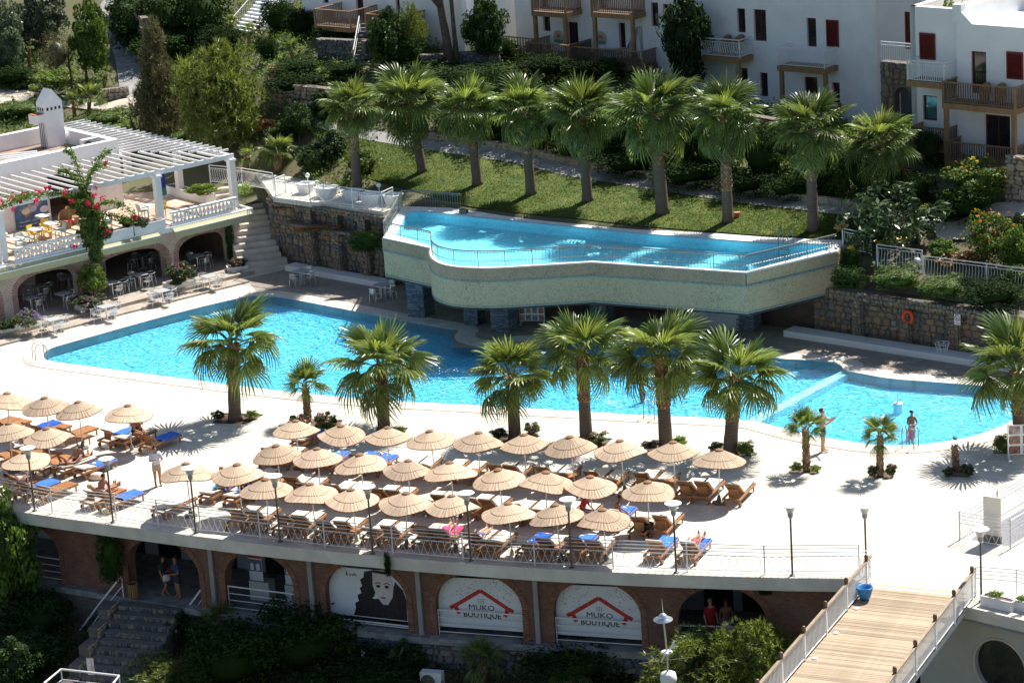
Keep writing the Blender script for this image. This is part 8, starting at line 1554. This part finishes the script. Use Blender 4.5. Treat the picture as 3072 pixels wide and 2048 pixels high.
# pool bar under the raised pool
cn_ = thing('bar_counter', 'grey serving counter in the shade under the raised pool', 'counter', Q(6, 1890, 1470) + Vector((0, .6, 0)), R(-30)); m = MB(); m.box((0, 0, .5), (2.6, .6, 1.0)); m.build('body', mat('grey_laminate', (.4, .42, .45), .4), cn_); m = MB(); m.box((0, -.03, 1.02), (2.7, .75, .05)); m.build('worktop', steel, cn_)
def photo_stand(lab, loc, rz, w, h, cols, rows, seed, grp=None, foot=.25):
    t = thing('photo_stand', lab, 'display', tuple(loc), rz, grp); m = MB(); m.box((0, 0, foot + h / 2), (w, .06, h)); m.build('board', white, t); rg = random.Random(seed)
    for i in range(cols):
        for j in range(rows):
            cw, ch = w / cols * .8, h / rows * .78; x, z = -w / 2 + w * (i + .5) / cols, foot + h * (j + .5) / rows; m = MB(); m.box((x, -.034, z), (cw, .01, ch)); p_ = m.build('photo', [mat('photo_%d' % k, c_, .3, .7, 5, col2=c2_) if 'photo_%d' % k not in MATS else MATS['photo_%d' % k] for k, c_, c2_ in ((rg.randrange(4), *[((.06, .03, .03), (.5, .28, .2)), ((.2, .02, .02), (.6, .5, .45)), ((.02, .03, .06), (.35, .4, .45)), ((.1, .05, .03), (.45, .2, .12))][rg.randrange(4)]),)][0], t)
    for x in (-w / 2 + .05, w / 2 - .05): m = MB(); m.box((x, .02, foot / 2), (.06, .5, .05)); m.box((x, .0, (foot + h) / 2), (.07, .07, h + foot)); m.build('leg', alu, t)
    return t
photo_stand('white display stand of photographs under the raised pool', Q(6, 190, 1440) + Vector((0, .3, 0)), R(-12), 1.25, 1.05, 4, 3, 3); photo_stand('narrow white photo panel left of the display stand', Q(6, 15, 1420) + Vector((-.05, .4, 0)), R(-12), .35, 1.3, 1, 4, 4)
photo_stand('poster stand with big colour photographs at the right edge', Q(11, 2330, 1090), R(-3), 1.1, 1.25, 2, 3, 5)
# pedal boats behind the raised pool
for (x, y_, m_, lab) in ((780, 540, mat('orange_plastic', (.6, .28, .06), .4), 'orange kayak half hidden by the rubber tree'), (900, 720, mat('yellow_plastic2', (.7, .45, .02), .4), 'yellow kayak behind the white railing'), (1140, 690, MATS['yellow_plastic2'] if 'yellow_plastic2' in MATS else None, 'yellow kayak under the rubber tree')):
    p = Hq(7, x, y_); t = thing('kayak', lab, 'kayak', tuple(p), R(20), 'kayaks at the end of the raised pool'); m = MB(); m.tube([(-1.0, 0, .22), (-.7, 0, .16), (0, 0, .14), (.7, 0, .16), (1.0, 0, .24)], [.03, .2, .27, .2, .03], 10); m.v = [(a, b, max(.02, c)) for a, b, c in m.v]; m.build('hull', m_, t, sm=True); m = MB(); m.lathe([(.2, .3), (.15, .36)], 12); m.build('seat_rim', black, t)
# weather vane in the foreground
wv = thing('weather_vane', 'white weather station mast with vane and balls in front of the pine', 'weather vane', Q(14, 1440, 1580, -1.0)); s_w = scale_at(Vector(wv.location)) * 3.0625
def wz(y_): return (1580 - y_) / s_w * 1.05
m = MB(); m.tube([(0, 0, -7.0), (0, 0, wz(1300)), (-.06, 0, wz(1000)), (-.09, 0, wz(770))], [.04, .04, .035, .006], 6); m.build('mast', alu, wv); m = MB(); m.lathe([(.02, -.3), (.25, -.2), (.29, 0), (.25, .2), (.02, .3)], 16, (0, 0, wz(1525))); m.build('ball', white, wv, sm=True); m = MB(); m.lathe([(.02, -.06), (.33, -.03), (.33, 0), (.16, .03), (.16, .1), (.08, .2), (.02, .22)], 20, (-.08, 0, wz(965))); m.build('upper_dish', alu, wv, sm=True); m = MB(); m.lathe([(.02, -.04), (.2, -.02), (.2, .02), (.02, .05)], 16, (-.02, 0, wz(1275))); m.build('lower_dish', white, wv, sm=True)
m = MB(); m.bar((-.95, 0, wz(1365)), (.85, 0, wz(1340)), .025); m.build('cross_arm', darkpole, wv); m = MB(); m.add([(.05, 0, wz(1260)), (.22, .0, wz(1240)), (.3, 0, wz(1170)), (.2, 0, wz(1190)), (.05, .02, wz(1260)), (.22, .02, wz(1240)), (.3, .02, wz(1170)), (.2, .02, wz(1190))], [(0, 1, 2, 3), (7, 6, 5, 4), (0, 4, 5, 1), (1, 5, 6, 2), (2, 6, 7, 3), (3, 7, 4, 0)]); m.build('vane', white, wv); m = MB(); m.bar((-.22, -.03, wz(1360)), (-.05, -.03, wz(1290)), .04); m.build('pointer', white, wv)
aircon(bhit(*q(13, 1630, 1650)) + Vector((0, 0, .1)), R(-20), 'white air conditioner among the dark plants at the bottom')
pl_ = thing('plank_board', 'white board leaning in the dark plants below the portrait banner', 'board', bhit(*q(13, 980, 1470)), R(-10)); m = MB(); m.bar((0, 0, 0), (.1, 0, .95), .14, .03, up=(0, 1, 0)); m.build('board', white, pl_)
bn = thing('litter_bin', 'slatted wooden litter bin beside the stone stairs', 'bin', Q(12, 1230, 790, AZ)); m = MB(); [m.box((.2 * math.cos(k * math.pi / 8), .2 * math.sin(k * math.pi / 8), .36), (.03, .06, .6), k * math.pi / 8) for k in range(16)]; m.build('slats', pine_wood, bn); m = MB(); m.lathe([(.17, .03), (.17, .6)], 12); m.build('liner', black, bn)
bo_pot = thing('flower_pot', 'small terracotta pot on the lawn beside the bare palm trunk', 'pot', Hq(6, 2068, 430)); m = MB(); m.lathe([(.1, 0), (.15, .22), (.17, .22), (.17, .27), (.13, .27)], 14); m.build('pot', terracotta, bo_pot)
fb = thing('beach_bag', 'white and orange bag on the deck beside the sunbathers', 'bag', z5(1270, 1030)); m = MB(); m.lathe([(.2, 0), (.26, .1), (.2, .24), (.08, .3)], 12); m.v = [(x * 1.3, y, z) for x, y, z in m.v]; m.build('bag', mat('bag_white', (.7, .66, .62), .7, .2, 6, col2=(.8, .5, .3)), fb, sm=True)
wb2 = thing('waste_basket', 'dark basket beside the umbrella pole by the lamp post', 'basket', z1(210, 1110)); m = MB(); m.lathe([(.2, 0), (.26, .5), (.24, .5), (.18, .05)], 14); m.build('basket', black, wb2)
# ---------------------------------------------------------------- people
SK = {'fair': mat('fair_skin', (.55, .3, .2), .5, .08, 6), 'tan': mat('tanned_skin', (.36, .16, .085), .5, .08, 6), 'brown': mat('dark_tanned_skin', (.2, .085, .045), .5, .08, 6)}
HAIR = {'dark': mat('dark_hair', (.025, .018, .014), .6), 'brown': mat('brown_hair', (.09, .045, .02), .6), 'blond': mat('blond_hair', (.45, .32, .16), .6), 'red': mat('red_hair', (.28, .09, .03), .6), 'grey': mat('grey_hair', (.3, .28, .26), .6)}
CL = {}
def cloth(c):
    k = 'cloth_%s' % '_'.join('%03d' % int(x * 100) for x in c)
    if k not in CL: CL[k] = mat(k, c, .85, .15, 7, bump=.2)
    return CL[k]
def base_pose(kind):
    J = dict(pelvis=(0, 0, .94), waist=(0, .01, 1.1), chest=(0, 0, 1.32), neck=(0, 0, 1.47), chin=(0, -.015, 1.55), head=(0, -.01, 1.65), crown=(0, 0, 1.73), nose=(0, -.118, 1.63))
    for s, n in ((-1, 'l'), (1, 'r')):
        J.update({n + 'sh': (s * .17, 0, 1.41), n + 'el': (s * .24, .03, 1.13), n + 'wr': (s * .24, -.1, .9), n + 'pa': (s * .235, -.13, .83), n + 'hip': (s * .09, 0, .9), n + 'kn': (s * .1, -.02, .5), n + 'an': (s * .1, .03, .09), n + 'he': (s * .1, .05, .045), n + 'to': (s * .12, -.17, .035)})
        for k in range(4): J[n + 'f%d' % k] = (s * (.235 + .0), -.165 + .03 * k, .745 + .012 * abs(k - 1.5))
        J[n + 'th'] = (s * .21, -.17, .8)
    J = {k: Vector(v) for k, v in J.items()}
    def mv(names, d):
        for n in names: J[n] = J[n] + Vector(d)
    up = [k for k in J if k not in ('lkn', 'rkn', 'lan', 'ran', 'lhe', 'rhe', 'lto', 'rto')]
    if kind.startswith('sit'):
        mv(up, (0, 0, -.42))
        for n, s in (('l', -1), ('r', 1)):
            J[n + 'kn'] = Vector((s * .13, -.42, .5)); J[n + 'an'] = Vector((s * .13, -.4, .1)); J[n + 'he'] = Vector((s * .13, -.36, .05)); J[n + 'to'] = Vector((s * .14, -.6, .04))
        for k in ('waist', 'chest', 'neck', 'chin', 'head', 'crown', 'nose', 'lsh', 'rsh'): z = J[k].z - .52; J[k] = J[k] + Vector((0, -.32 * z, -.05 * z))
        for n, s in (('l', -1), ('r', 1)): arm(J, n, (s * .26, -.18, .72), (s * .14, -.4, .6))
    elif kind.startswith('lie'):
        for k in J: v = J[k]; J[k] = Vector((v.x, v.z - .94, .53 - v.y))
        if kind == 'lieup':
            for k in J:
                if J[k].y > .05: h = J[k].y - .05; J[k] = Vector((J[k].x, .05 + h * .78, J[k].z + h * .6))
        for n, s in (('l', -1), ('r', 1)): J[n + 'to'] = Vector((s * .14, J[n + 'an'].y - .04, .7)); J[n + 'he'] = Vector((s * .1, J[n + 'an'].y - .05, .5))
    return J
def arm(J, n, el, wr):
    el, wr = Vector(el), Vector(wr); d = (wr - el).normalized(); s = -1 if n == 'l' else 1; J[n + 'el'] = el; J[n + 'wr'] = wr; J[n + 'pa'] = wr + d * .075; side = d.cross(Vector((0, 0, 1)) if abs(d.z) < .9 else Vector((0, 1, 0))).normalized()
    for k in range(4): J[n + 'f%d' % k] = wr + d * (.165 - .012 * abs(k - 1.5)) + side * (k - 1.5) * .022 + Vector((0, 0, -.015))
    J[n + 'th'] = wr + d * .1 + side * -s * .05
RAD = dict(pelvis=(.155, .12), waist=(.13, .1), chest=(.15, .115), neck=(.058, .06), chin=(.065, .075), head=(.085, .1), crown=(.06, .07), nose=(.014, .014), sh=(.075, .075), el=(.046, .046), wr=(.03, .034), pa=(.04, .022), hip=(.11, .11), kn=(.066, .066), an=(.045, .045), he=(.045, .045), to=(.036, .026), th=(.012, .012), f=(.011, .011))
BON = [('pelvis', 'waist'), ('waist', 'chest'), ('chest', 'neck'), ('neck', 'chin'), ('chin', 'head'), ('head', 'crown'), ('head', 'nose')]
for n in 'lr': BON += [('chest', n + 'sh'), (n + 'sh', n + 'el'), (n + 'el', n + 'wr'), (n + 'wr', n + 'pa'), (n + 'pa', n + 'th'), ('pelvis', n + 'hip'), (n + 'hip', n + 'kn'), (n + 'kn', n + 'an'), (n + 'an', n + 'he'), (n + 'an', n + 'to')] + [(n + 'pa', n + 'f%d' % k) for k in range(4)]
REG = {'trunks': [('pelvis', 'waist', 0, .35), ('?hip', '?kn', 0, .55), ('pelvis', '?hip', 0, 1)], 'briefs': [('pelvis', 'waist', 0, .2), ('pelvis', '?hip', 0, 1), ('?hip', '?kn', 0, .12)], 'top': [('waist', 'chest', .62, 1.0), ('chest', 'neck', 0, .12)], 'suit': [('pelvis', 'waist', 0, 1), ('waist', 'chest', 0, 1), ('pelvis', '?hip', 0, 1), ('chest', 'neck', 0, .2)], 'shirt': [('pelvis', 'waist', .1, 1), ('waist', 'chest', 0, 1), ('chest', 'neck', 0, .65), ('chest', '?sh', 0, 1), ('?sh', '?el', 0, .7)], 'trousers': [('pelvis', 'waist', 0, .3), ('pelvis', '?hip', 0, 1), ('?hip', '?kn', 0, 1), ('?kn', '?an', 0, .9)], 'skirt': [('pelvis', 'waist', 0, .3), ('pelvis', '?hip', 0, 1), ('?hip', '?kn', 0, .8)]}
dgc = bpy.context
def person(lab, loc, rz, J, wear, skin='tan', hair='dark', cap=None, sc=1.0, group='bathers and guests', long_hair=False, fat=1.0):
    names = list(J); me = bpy.data.meshes.new('body'); me.from_pydata([J[k] for k in names], [(names.index(a), names.index(b)) for a, b in BON], []); tmp = bpy.data.objects.new('tmp', me); C.objects.link(tmp); sm_ = tmp.modifiers.new('s', 'SKIN'); sm_.use_smooth_shade = True; ss = tmp.modifiers.new('d', 'SUBSURF'); ss.levels = 1; ss.render_levels = 1
    if not me.skin_vertices: me.attributes.new('skin', 'FLOAT', 'POINT') if False else None
    dg = dgc.evaluated_depsgraph_get(); sk = me.skin_vertices[0].data
    for i, k in enumerate(names):
        r_ = RAD.get(k) or RAD.get(k[1:]) or RAD['f']; g_ = fat if k in ('pelvis', 'waist', 'chest') else 1; sk[i].radius = (r_[0] * g_, r_[1] * g_); sk[i].use_root = (k == 'pelvis')
    me.update(); dg.update(); tmp.update_tag(); dg = dgc.evaluated_depsgraph_get(); em = bpy.data.meshes.new_from_object(tmp.evaluated_get(dg)); bpy.data.objects.remove(tmp)
    em.materials.clear(); em.materials.append(SK[skin]); t = thing('person', lab, 'person', tuple(loc), rz, group); t.scale = (sc, sc, sc); b = link('body', em, t)
    nv, nf = len(em.vertices), len(em.polygons); co = np.empty(nv * 3, np.float32); em.vertices.foreach_get('co', co); co = co.reshape(-1, 3); nm = np.empty(nv * 3, np.float32); em.vertices.foreach_get('normal', nm); nm = nm.reshape(-1, 3)
    ce = np.empty(nf * 3, np.float32); em.polygons.foreach_get('center', ce); ce = ce.reshape(-1, 3); best = np.full(nf, 9.); bi = np.zeros(nf, int); bt = np.zeros(nf)
    for i, (a, c) in enumerate(BON):
        A, B = np.array(J[a]), np.array(J[c]); d = B - A; tt = np.clip(((ce - A) @ d) / max(1e-6, d @ d), 0, 1); r_ = (RAD.get(a) or RAD.get(a[1:]) or RAD['f'])[0]; ds = np.linalg.norm(ce - A - tt[:, None] * d, axis=1) / (.5 + r_ * 4); m_ = ds < best; best[m_] = ds[m_]; bi[m_] = i; bt[m_] = tt[m_]
    for j, (rg_, col) in enumerate(wear):
        ok = np.zeros(nf, bool)
        for a, c, t0, t1 in REG[rg_]:
            for n in 'lr':
                if (a.replace('?', n), c.replace('?', n)) in BON: i = BON.index((a.replace('?', n), c.replace('?', n))); ok |= (bi == i) & (bt >= t0) & (bt <= t1)
        idx = np.nonzero(ok)[0]
        if not len(idx): continue
        v = co + nm * (.014 + .006 * j); me2 = bpy.data.meshes.new(rg_); fs = [tuple(em.polygons[int(i)].vertices) for i in idx]; us = sorted({x for f in fs for x in f}); mp = {x: k for k, x in enumerate(us)}; me2.from_pydata([tuple(v[x]) for x in us], [], [tuple(mp[x] for x in f) for f in fs]); me2.materials.append(cloth(col)); me2.polygons.foreach_set('use_smooth', [True] * len(fs)); me2.update(); link({'top': 'bikini_top', 'suit': 'swimsuit'}.get(rg_, rg_), me2, t)
    # hair: cap of the skull, away from the face
    hd, cr, no = J['head'], J['crown'], J['nose']; up = (cr - hd).normalized(); fw = (no - hd); fw = (fw - up * fw.dot(up)).normalized(); sd_ = fw.cross(up); m = MB(); n_ = 12
    for i in range(6):
        th = math.pi * .62 * i / 5
        for k in range(n_):
            a = 2 * math.pi * k / n_; ex = 1.0 + (.25 if long_hair and math.sin(a) < 0 and i > 3 else 0); p = hd + up * (.03 + .118 * math.cos(th) * (1.0)) + (sd_ * math.cos(a) * .1 + fw * math.sin(a) * .112 * (.75 if math.sin(a) > 0 and i > 2 else 1)) * math.sin(th) - fw * .012
            if math.sin(a) > .2 and i > 3: p = p + up * .06 - fw * .02
            if long_hair and math.sin(a) < .1 and i == 5: p = p - up * .13
            m.v.append(tuple(p))
    m.f = [(i * n_ + k, i * n_ + (k + 1) % n_, (i + 1) * n_ + (k + 1) % n_, (i + 1) * n_ + k) for i in range(5) for k in range(n_)]; m.mi = [0] * len(m.f); m.build('cap' if cap else 'hair', cloth(cap) if cap else HAIR[hair], t, sm=True)
    for s in (-1, 1): m = MB(); c = hd + fw * .092 + sd_ * s * .034 + up * .005; m.lathe([(.0, -.011), (.012, 0), (.0, .011)], 6, c); m.build('eye', HAIR['dark'], t)
    return t
def face_dir(d): return math.atan2(d.y, d.x) + math.pi / 2
J = base_pose('stand'); arm(J, 'l', (-.27, -.05, 1.14), (-.1, -.28, 1.24)); arm(J, 'r', (.27, -.05, 1.12), (.1, -.27, 1.16)); J['head'] += Vector((0, -.03, -.01)); J['nose'] += Vector((0, -.03, -.04))
person('man in white shirt and khaki shorts standing on the terrace', z5(2070, 1122), R(20), J, [('trunks', (.4, .3, .19)), ('shirt', (.62, .7, .78))], 'tan', 'dark')
J = base_pose('stand'); arm(J, 'l', (-.25, -.22, 1.2), (-.08, -.45, 1.36)); arm(J, 'r', (.25, -.22, 1.2), (.06, -.45, 1.38)); J['lto'] += Vector((.0, -.06, 0))
person('tall bather in dark trunks standing at the pool edge with raised hands', Q(11, 507, 1012), R(70), J, [('trunks', (.03, .06, .07))], 'fair', 'brown', sc=1.05)
def on_lounger(a, x=.95, y=0.): l = nearest(a); f_ = Vector((math.cos(l[1]), math.sin(l[1]), 0)); s_ = Vector((f_.y, -f_.x, 0)); return l[0] + f_ * x + s_ * y, l[1], f_
for (a, x, dy, turn, lab, wear, sk, hr, kw) in (
    (Q(8, 1290, 880), .9, .05, -75, 'woman in black swimsuit sitting bent forward on a lounger', [('suit', (.012, .012, .014))], 'tan', 'brown', dict(long_hair=True)),
    (Q(8, 1500, 890), 1.2, 0, 60, 'man in white cap sitting cross on a blue towel', [('briefs', (.02, .02, .025))], 'tan', 'dark', dict(cap=(.75, .75, .75), fat=1.1)),
    (Q(8, 1965, 1490), .9, 0, -60, 'woman in turquoise bikini sitting by the railing', [('briefs', (.15, .5, .55)), ('top', (.2, .55, .6))], 'tan', 'blond', dict(fat=1.1)),
    (Q(8, 2150, 1510), 1.1, 0, -120, 'tanned man in dark trunks sitting by the railing', [('trunks', (.05, .03, .08))], 'brown', 'dark', dict(fat=1.1)),
    (Q(9, 430, 990), .7, 0, -60, 'woman in red bikini sitting under the back row', [('briefs', (.6, .02, .03)), ('top', (.6, .02, .03))], 'tan', 'brown', {}),
    (Q(9, 600, 1000), 1.0, 0, 75, 'broad man sitting opposite the woman in red', [('trunks', (.05, .06, .15))], 'tan', 'brown', dict(fat=1.2)),
    (Q(8, 890, 1420), .9, 0, -90, 'brown haired man sitting behind the railing', [('trunks', (.06, .06, .1))], 'tan', 'dark', {}),
    (Q(14, 640, 200), .7, 0, -90, 'person in red and navy sitting under the front umbrellas', [('trousers', (.02, .02, .1)), ('shirt', (.5, .02, .04))], 'tan', 'blond', dict(cap=(.5, .3, .3))),
    (Q(14, 1140, 110), .6, 0, -60, 'sunbather with raised knee wrapped in a blue towel', [('skirt', (.03, .14, .6))], 'brown', 'dark', {})):
    p, yaw, f_ = on_lounger(a, x, dy); person(lab, p, yaw + math.pi / 2 + R(turn), base_pose('sit'), wear, sk, hr, **kw)
J0 = base_pose('lie'); J1 = base_pose('lieup'); J2 = base_pose('lie')
for n, s in (('l', -1), ('r', 1)): J2[n + 'kn'] = Vector((s * .12, -.38, .95)); J2[n + 'an'] = Vector((s * .12, -.55, .52)); J2[n + 'he'] = Vector((s * .12, -.52, .47)); J2[n + 'to'] = Vector((s * .12, -.76, .48)); arm(J2, n, (s * .18, .62, .82), (s * .05, .8, .95))
for (a, x, JJ, lab, wear, sk, hr) in ((Q(8, 730, 1130), .9, J2, 'woman sunbathing with bent knees in the left group', [('briefs', (.02, .02, .02)), ('top', (.02, .02, .02))], 'brown', 'dark'), (Q(8, 860, 1150), 1.0, J0, 'man sunbathing in patterned trunks in the left group', [('trunks', (.3, .3, .36))], 'tan', 'dark'), (Q(8, 200, 1310), .95, J1, 'man reclining behind the railing at the left', [('trunks', (.5, .4, .36))], 'brown', 'dark'), (Q(8, 1010, 1430), .9, J1, 'blond woman reclining behind the railing', [('suit', (.5, .45, .4))], 'fair', 'blond'), (Q(8, 1130, 1440), 1.0, J0, 'red haired woman lying behind the railing', [('briefs', (.1, .2, .6)), ('top', (.1, .2, .6))], 'tan', 'red'), (Q(13, 1800, 240), .95, J0, 'sunbather lying under a bright pink towel', [('trunks', (.7, .05, .2))], 'fair', 'brown'), (Q(13, 2050, 250), .95, J0, 'pale sunbather lying at the railing beside the lamp', [('briefs', (.1, .2, .5))], 'fair', 'brown'), (Q(14, 1660, 310), 1.0, J0, 'sunbather on the last lounger at the railing, feet up', [('trunks', (.35, .1, .1))], 'tan', 'dark')):
    p, yaw, f_ = on_lounger(a, x); person(lab, p, yaw + math.pi / 2, {k: v.copy() for k, v in JJ.items()}, wear, sk, hr)
J = base_pose('stand'); arm(J, 'l', (-.32, -.1, 1.16), (-.4, -.2, .98)); arm(J, 'r', (.3, -.2, 1.15), (.42, -.4, 1.0))
person('boy standing waist deep in the main pool', Q(10, 1205, 650, -.92), R(60), J, [('trunks', (.05, .05, .1))], 'tan', 'red', sc=.95)
person('dark haired swimmer half hidden by the fifth big palm', Q(10, 1488, 640, -1.1), R(-30), base_pose('stand'), [('shirt', (.02, .02, .03))], 'tan', 'dark')
J = base_pose('stand'); arm(J, 'l', (-.25, -.1, 1.15), (-.02, -.26, 1.1)); arm(J, 'r', (.25, -.1, 1.15), (.02, -.26, 1.06))
person('adult standing in the children pool behind the ladder', Q(11, 1325, 950, -.75), R(10), J, [('trunks', (.2, .35, .5))], 'tan', 'dark', sc=.85); person('blond child in pink held at the pool ladder', Q(11, 1312, 985, -.35), R(0), base_pose('stand'), [('suit', (.7, .15, .35))], 'fair', 'blond', sc=.58)
J = base_pose('stand'); arm(J, 'r', (.26, -.1, 1.12), (.1, -.3, 1.16)); J['lkn'] += Vector((0, -.12, 0)); J['lan'] += Vector((0, .1, .02)); J['lto'] += Vector((0, .1, 0)); J['lhe'] += Vector((0, .1, .02))
w1 = Q(12, 1525, 765, AZ); person('woman with a white shoulder bag standing in the arcade', w1, R(65), J, [('skirt', (.1, .12, .1)), ('shirt', (.03, .03, .035))], 'tan', 'dark', group='guests in the arcade', sc=.97)
hb = thing('hand_bag', 'white patterned shoulder bag held by the woman in the arcade', 'bag', w1 + Vector((.12, -.2, .72)), R(20)); m = MB(); m.lathe([(.02, -.02), (.15, .0), (.17, .12), (.12, .25), (.03, .27)], 12); m.v = [(x, y * .5, z) for x, y, z in m.v]; m.build('bag', cloth((.6, .56, .5)), hb, sm=True); m = MB(); m.tube([(-.1, 0, .24), (-.05, .02, .5), (.0, .05, .72), (.05, .02, .5), (.1, 0, .24)], .01, 5); m.build('strap', black, hb)
J = base_pose('stand'); arm(J, 'l', (-.27, -.05, 1.12), (-.1, -.3, 1.18)); arm(J, 'r', (.27, -.05, 1.12), (.12, -.3, 1.1)); person('man in navy shirt and shorts standing in the arcade', Q(12, 1645, 790, AZ), R(-60), J, [('trunks', (.03, .035, .05)), ('shirt', (.05, .06, .13))], 'tan', 'dark', group='guests in the arcade', sc=1.03)
person('person in orange shirt sitting behind the dark railing', Q(12, 840, 640, AZ) + Vector((0, 1.0, 0)), R(30), base_pose('sit'), [('trousers', (.03, .04, .12)), ('shirt', (.5, .08, .02))], 'tan', 'dark', group='guests in the arcade')
bt_ = thing('bench', 'white bench behind the dark railing left of the stairs', 'bench', Q(12, 900, 640, AZ) + Vector((0, 1.1, 0)), R(-30)); m = MB(); m.box((0, 0, .42), (1.3, .4, .06)); m.build('seat', white, bt_); [MB().box((x, 0, .2), (.08, .34, .38)).build('leg', white, bt_) for x in (-.55, .55)]; m = MB(); m.box((0, .2, .75), (1.3, .05, .4)); m.build('backrest', white, bt_)
A_, u_, x0_, x1_ = BAYS[5]; nI = Vector((-u_.y, u_.x, 0))
for fx, lab, wear, sk, rz in ((.32, 'bald person in a red shirt in the dark arch by the bridge', [('shirt', (.5, .02, .02)), ('trousers', (.35, .02, .02))], 'fair', 20), (.5, 'person in lilac trousers in the dark arch by the bridge', [('trousers', (.4, .34, .5))], 'brown', 0)):
    p = A_ + u_ * (x0_ + (x1_ - x0_) * fx) + nI * .9; p.z = AZ; person(lab, p, R(rz), base_pose('stand'), wear, sk, 'grey' if fx < .4 else 'dark', group='guests in the arcade')

for o in bpy.data.objects:
    if o.parent is None and o.type == 'MESH' and 'label' not in o: o['label'] = {'planting_soil': 'dark planting soil in a square hole at a palm foot', 'drain_line': 'thin brown drain line round the pool coping', 'stairwell_floor': 'grey floor of the railed stairwell at the right', 'sandy_ground': 'sunlit sandy ground at the top left'}.get(o.name.split('.')[0], 'plain ' + o.name.split('.')[0].replace('_', ' ') + ' of the terrace')
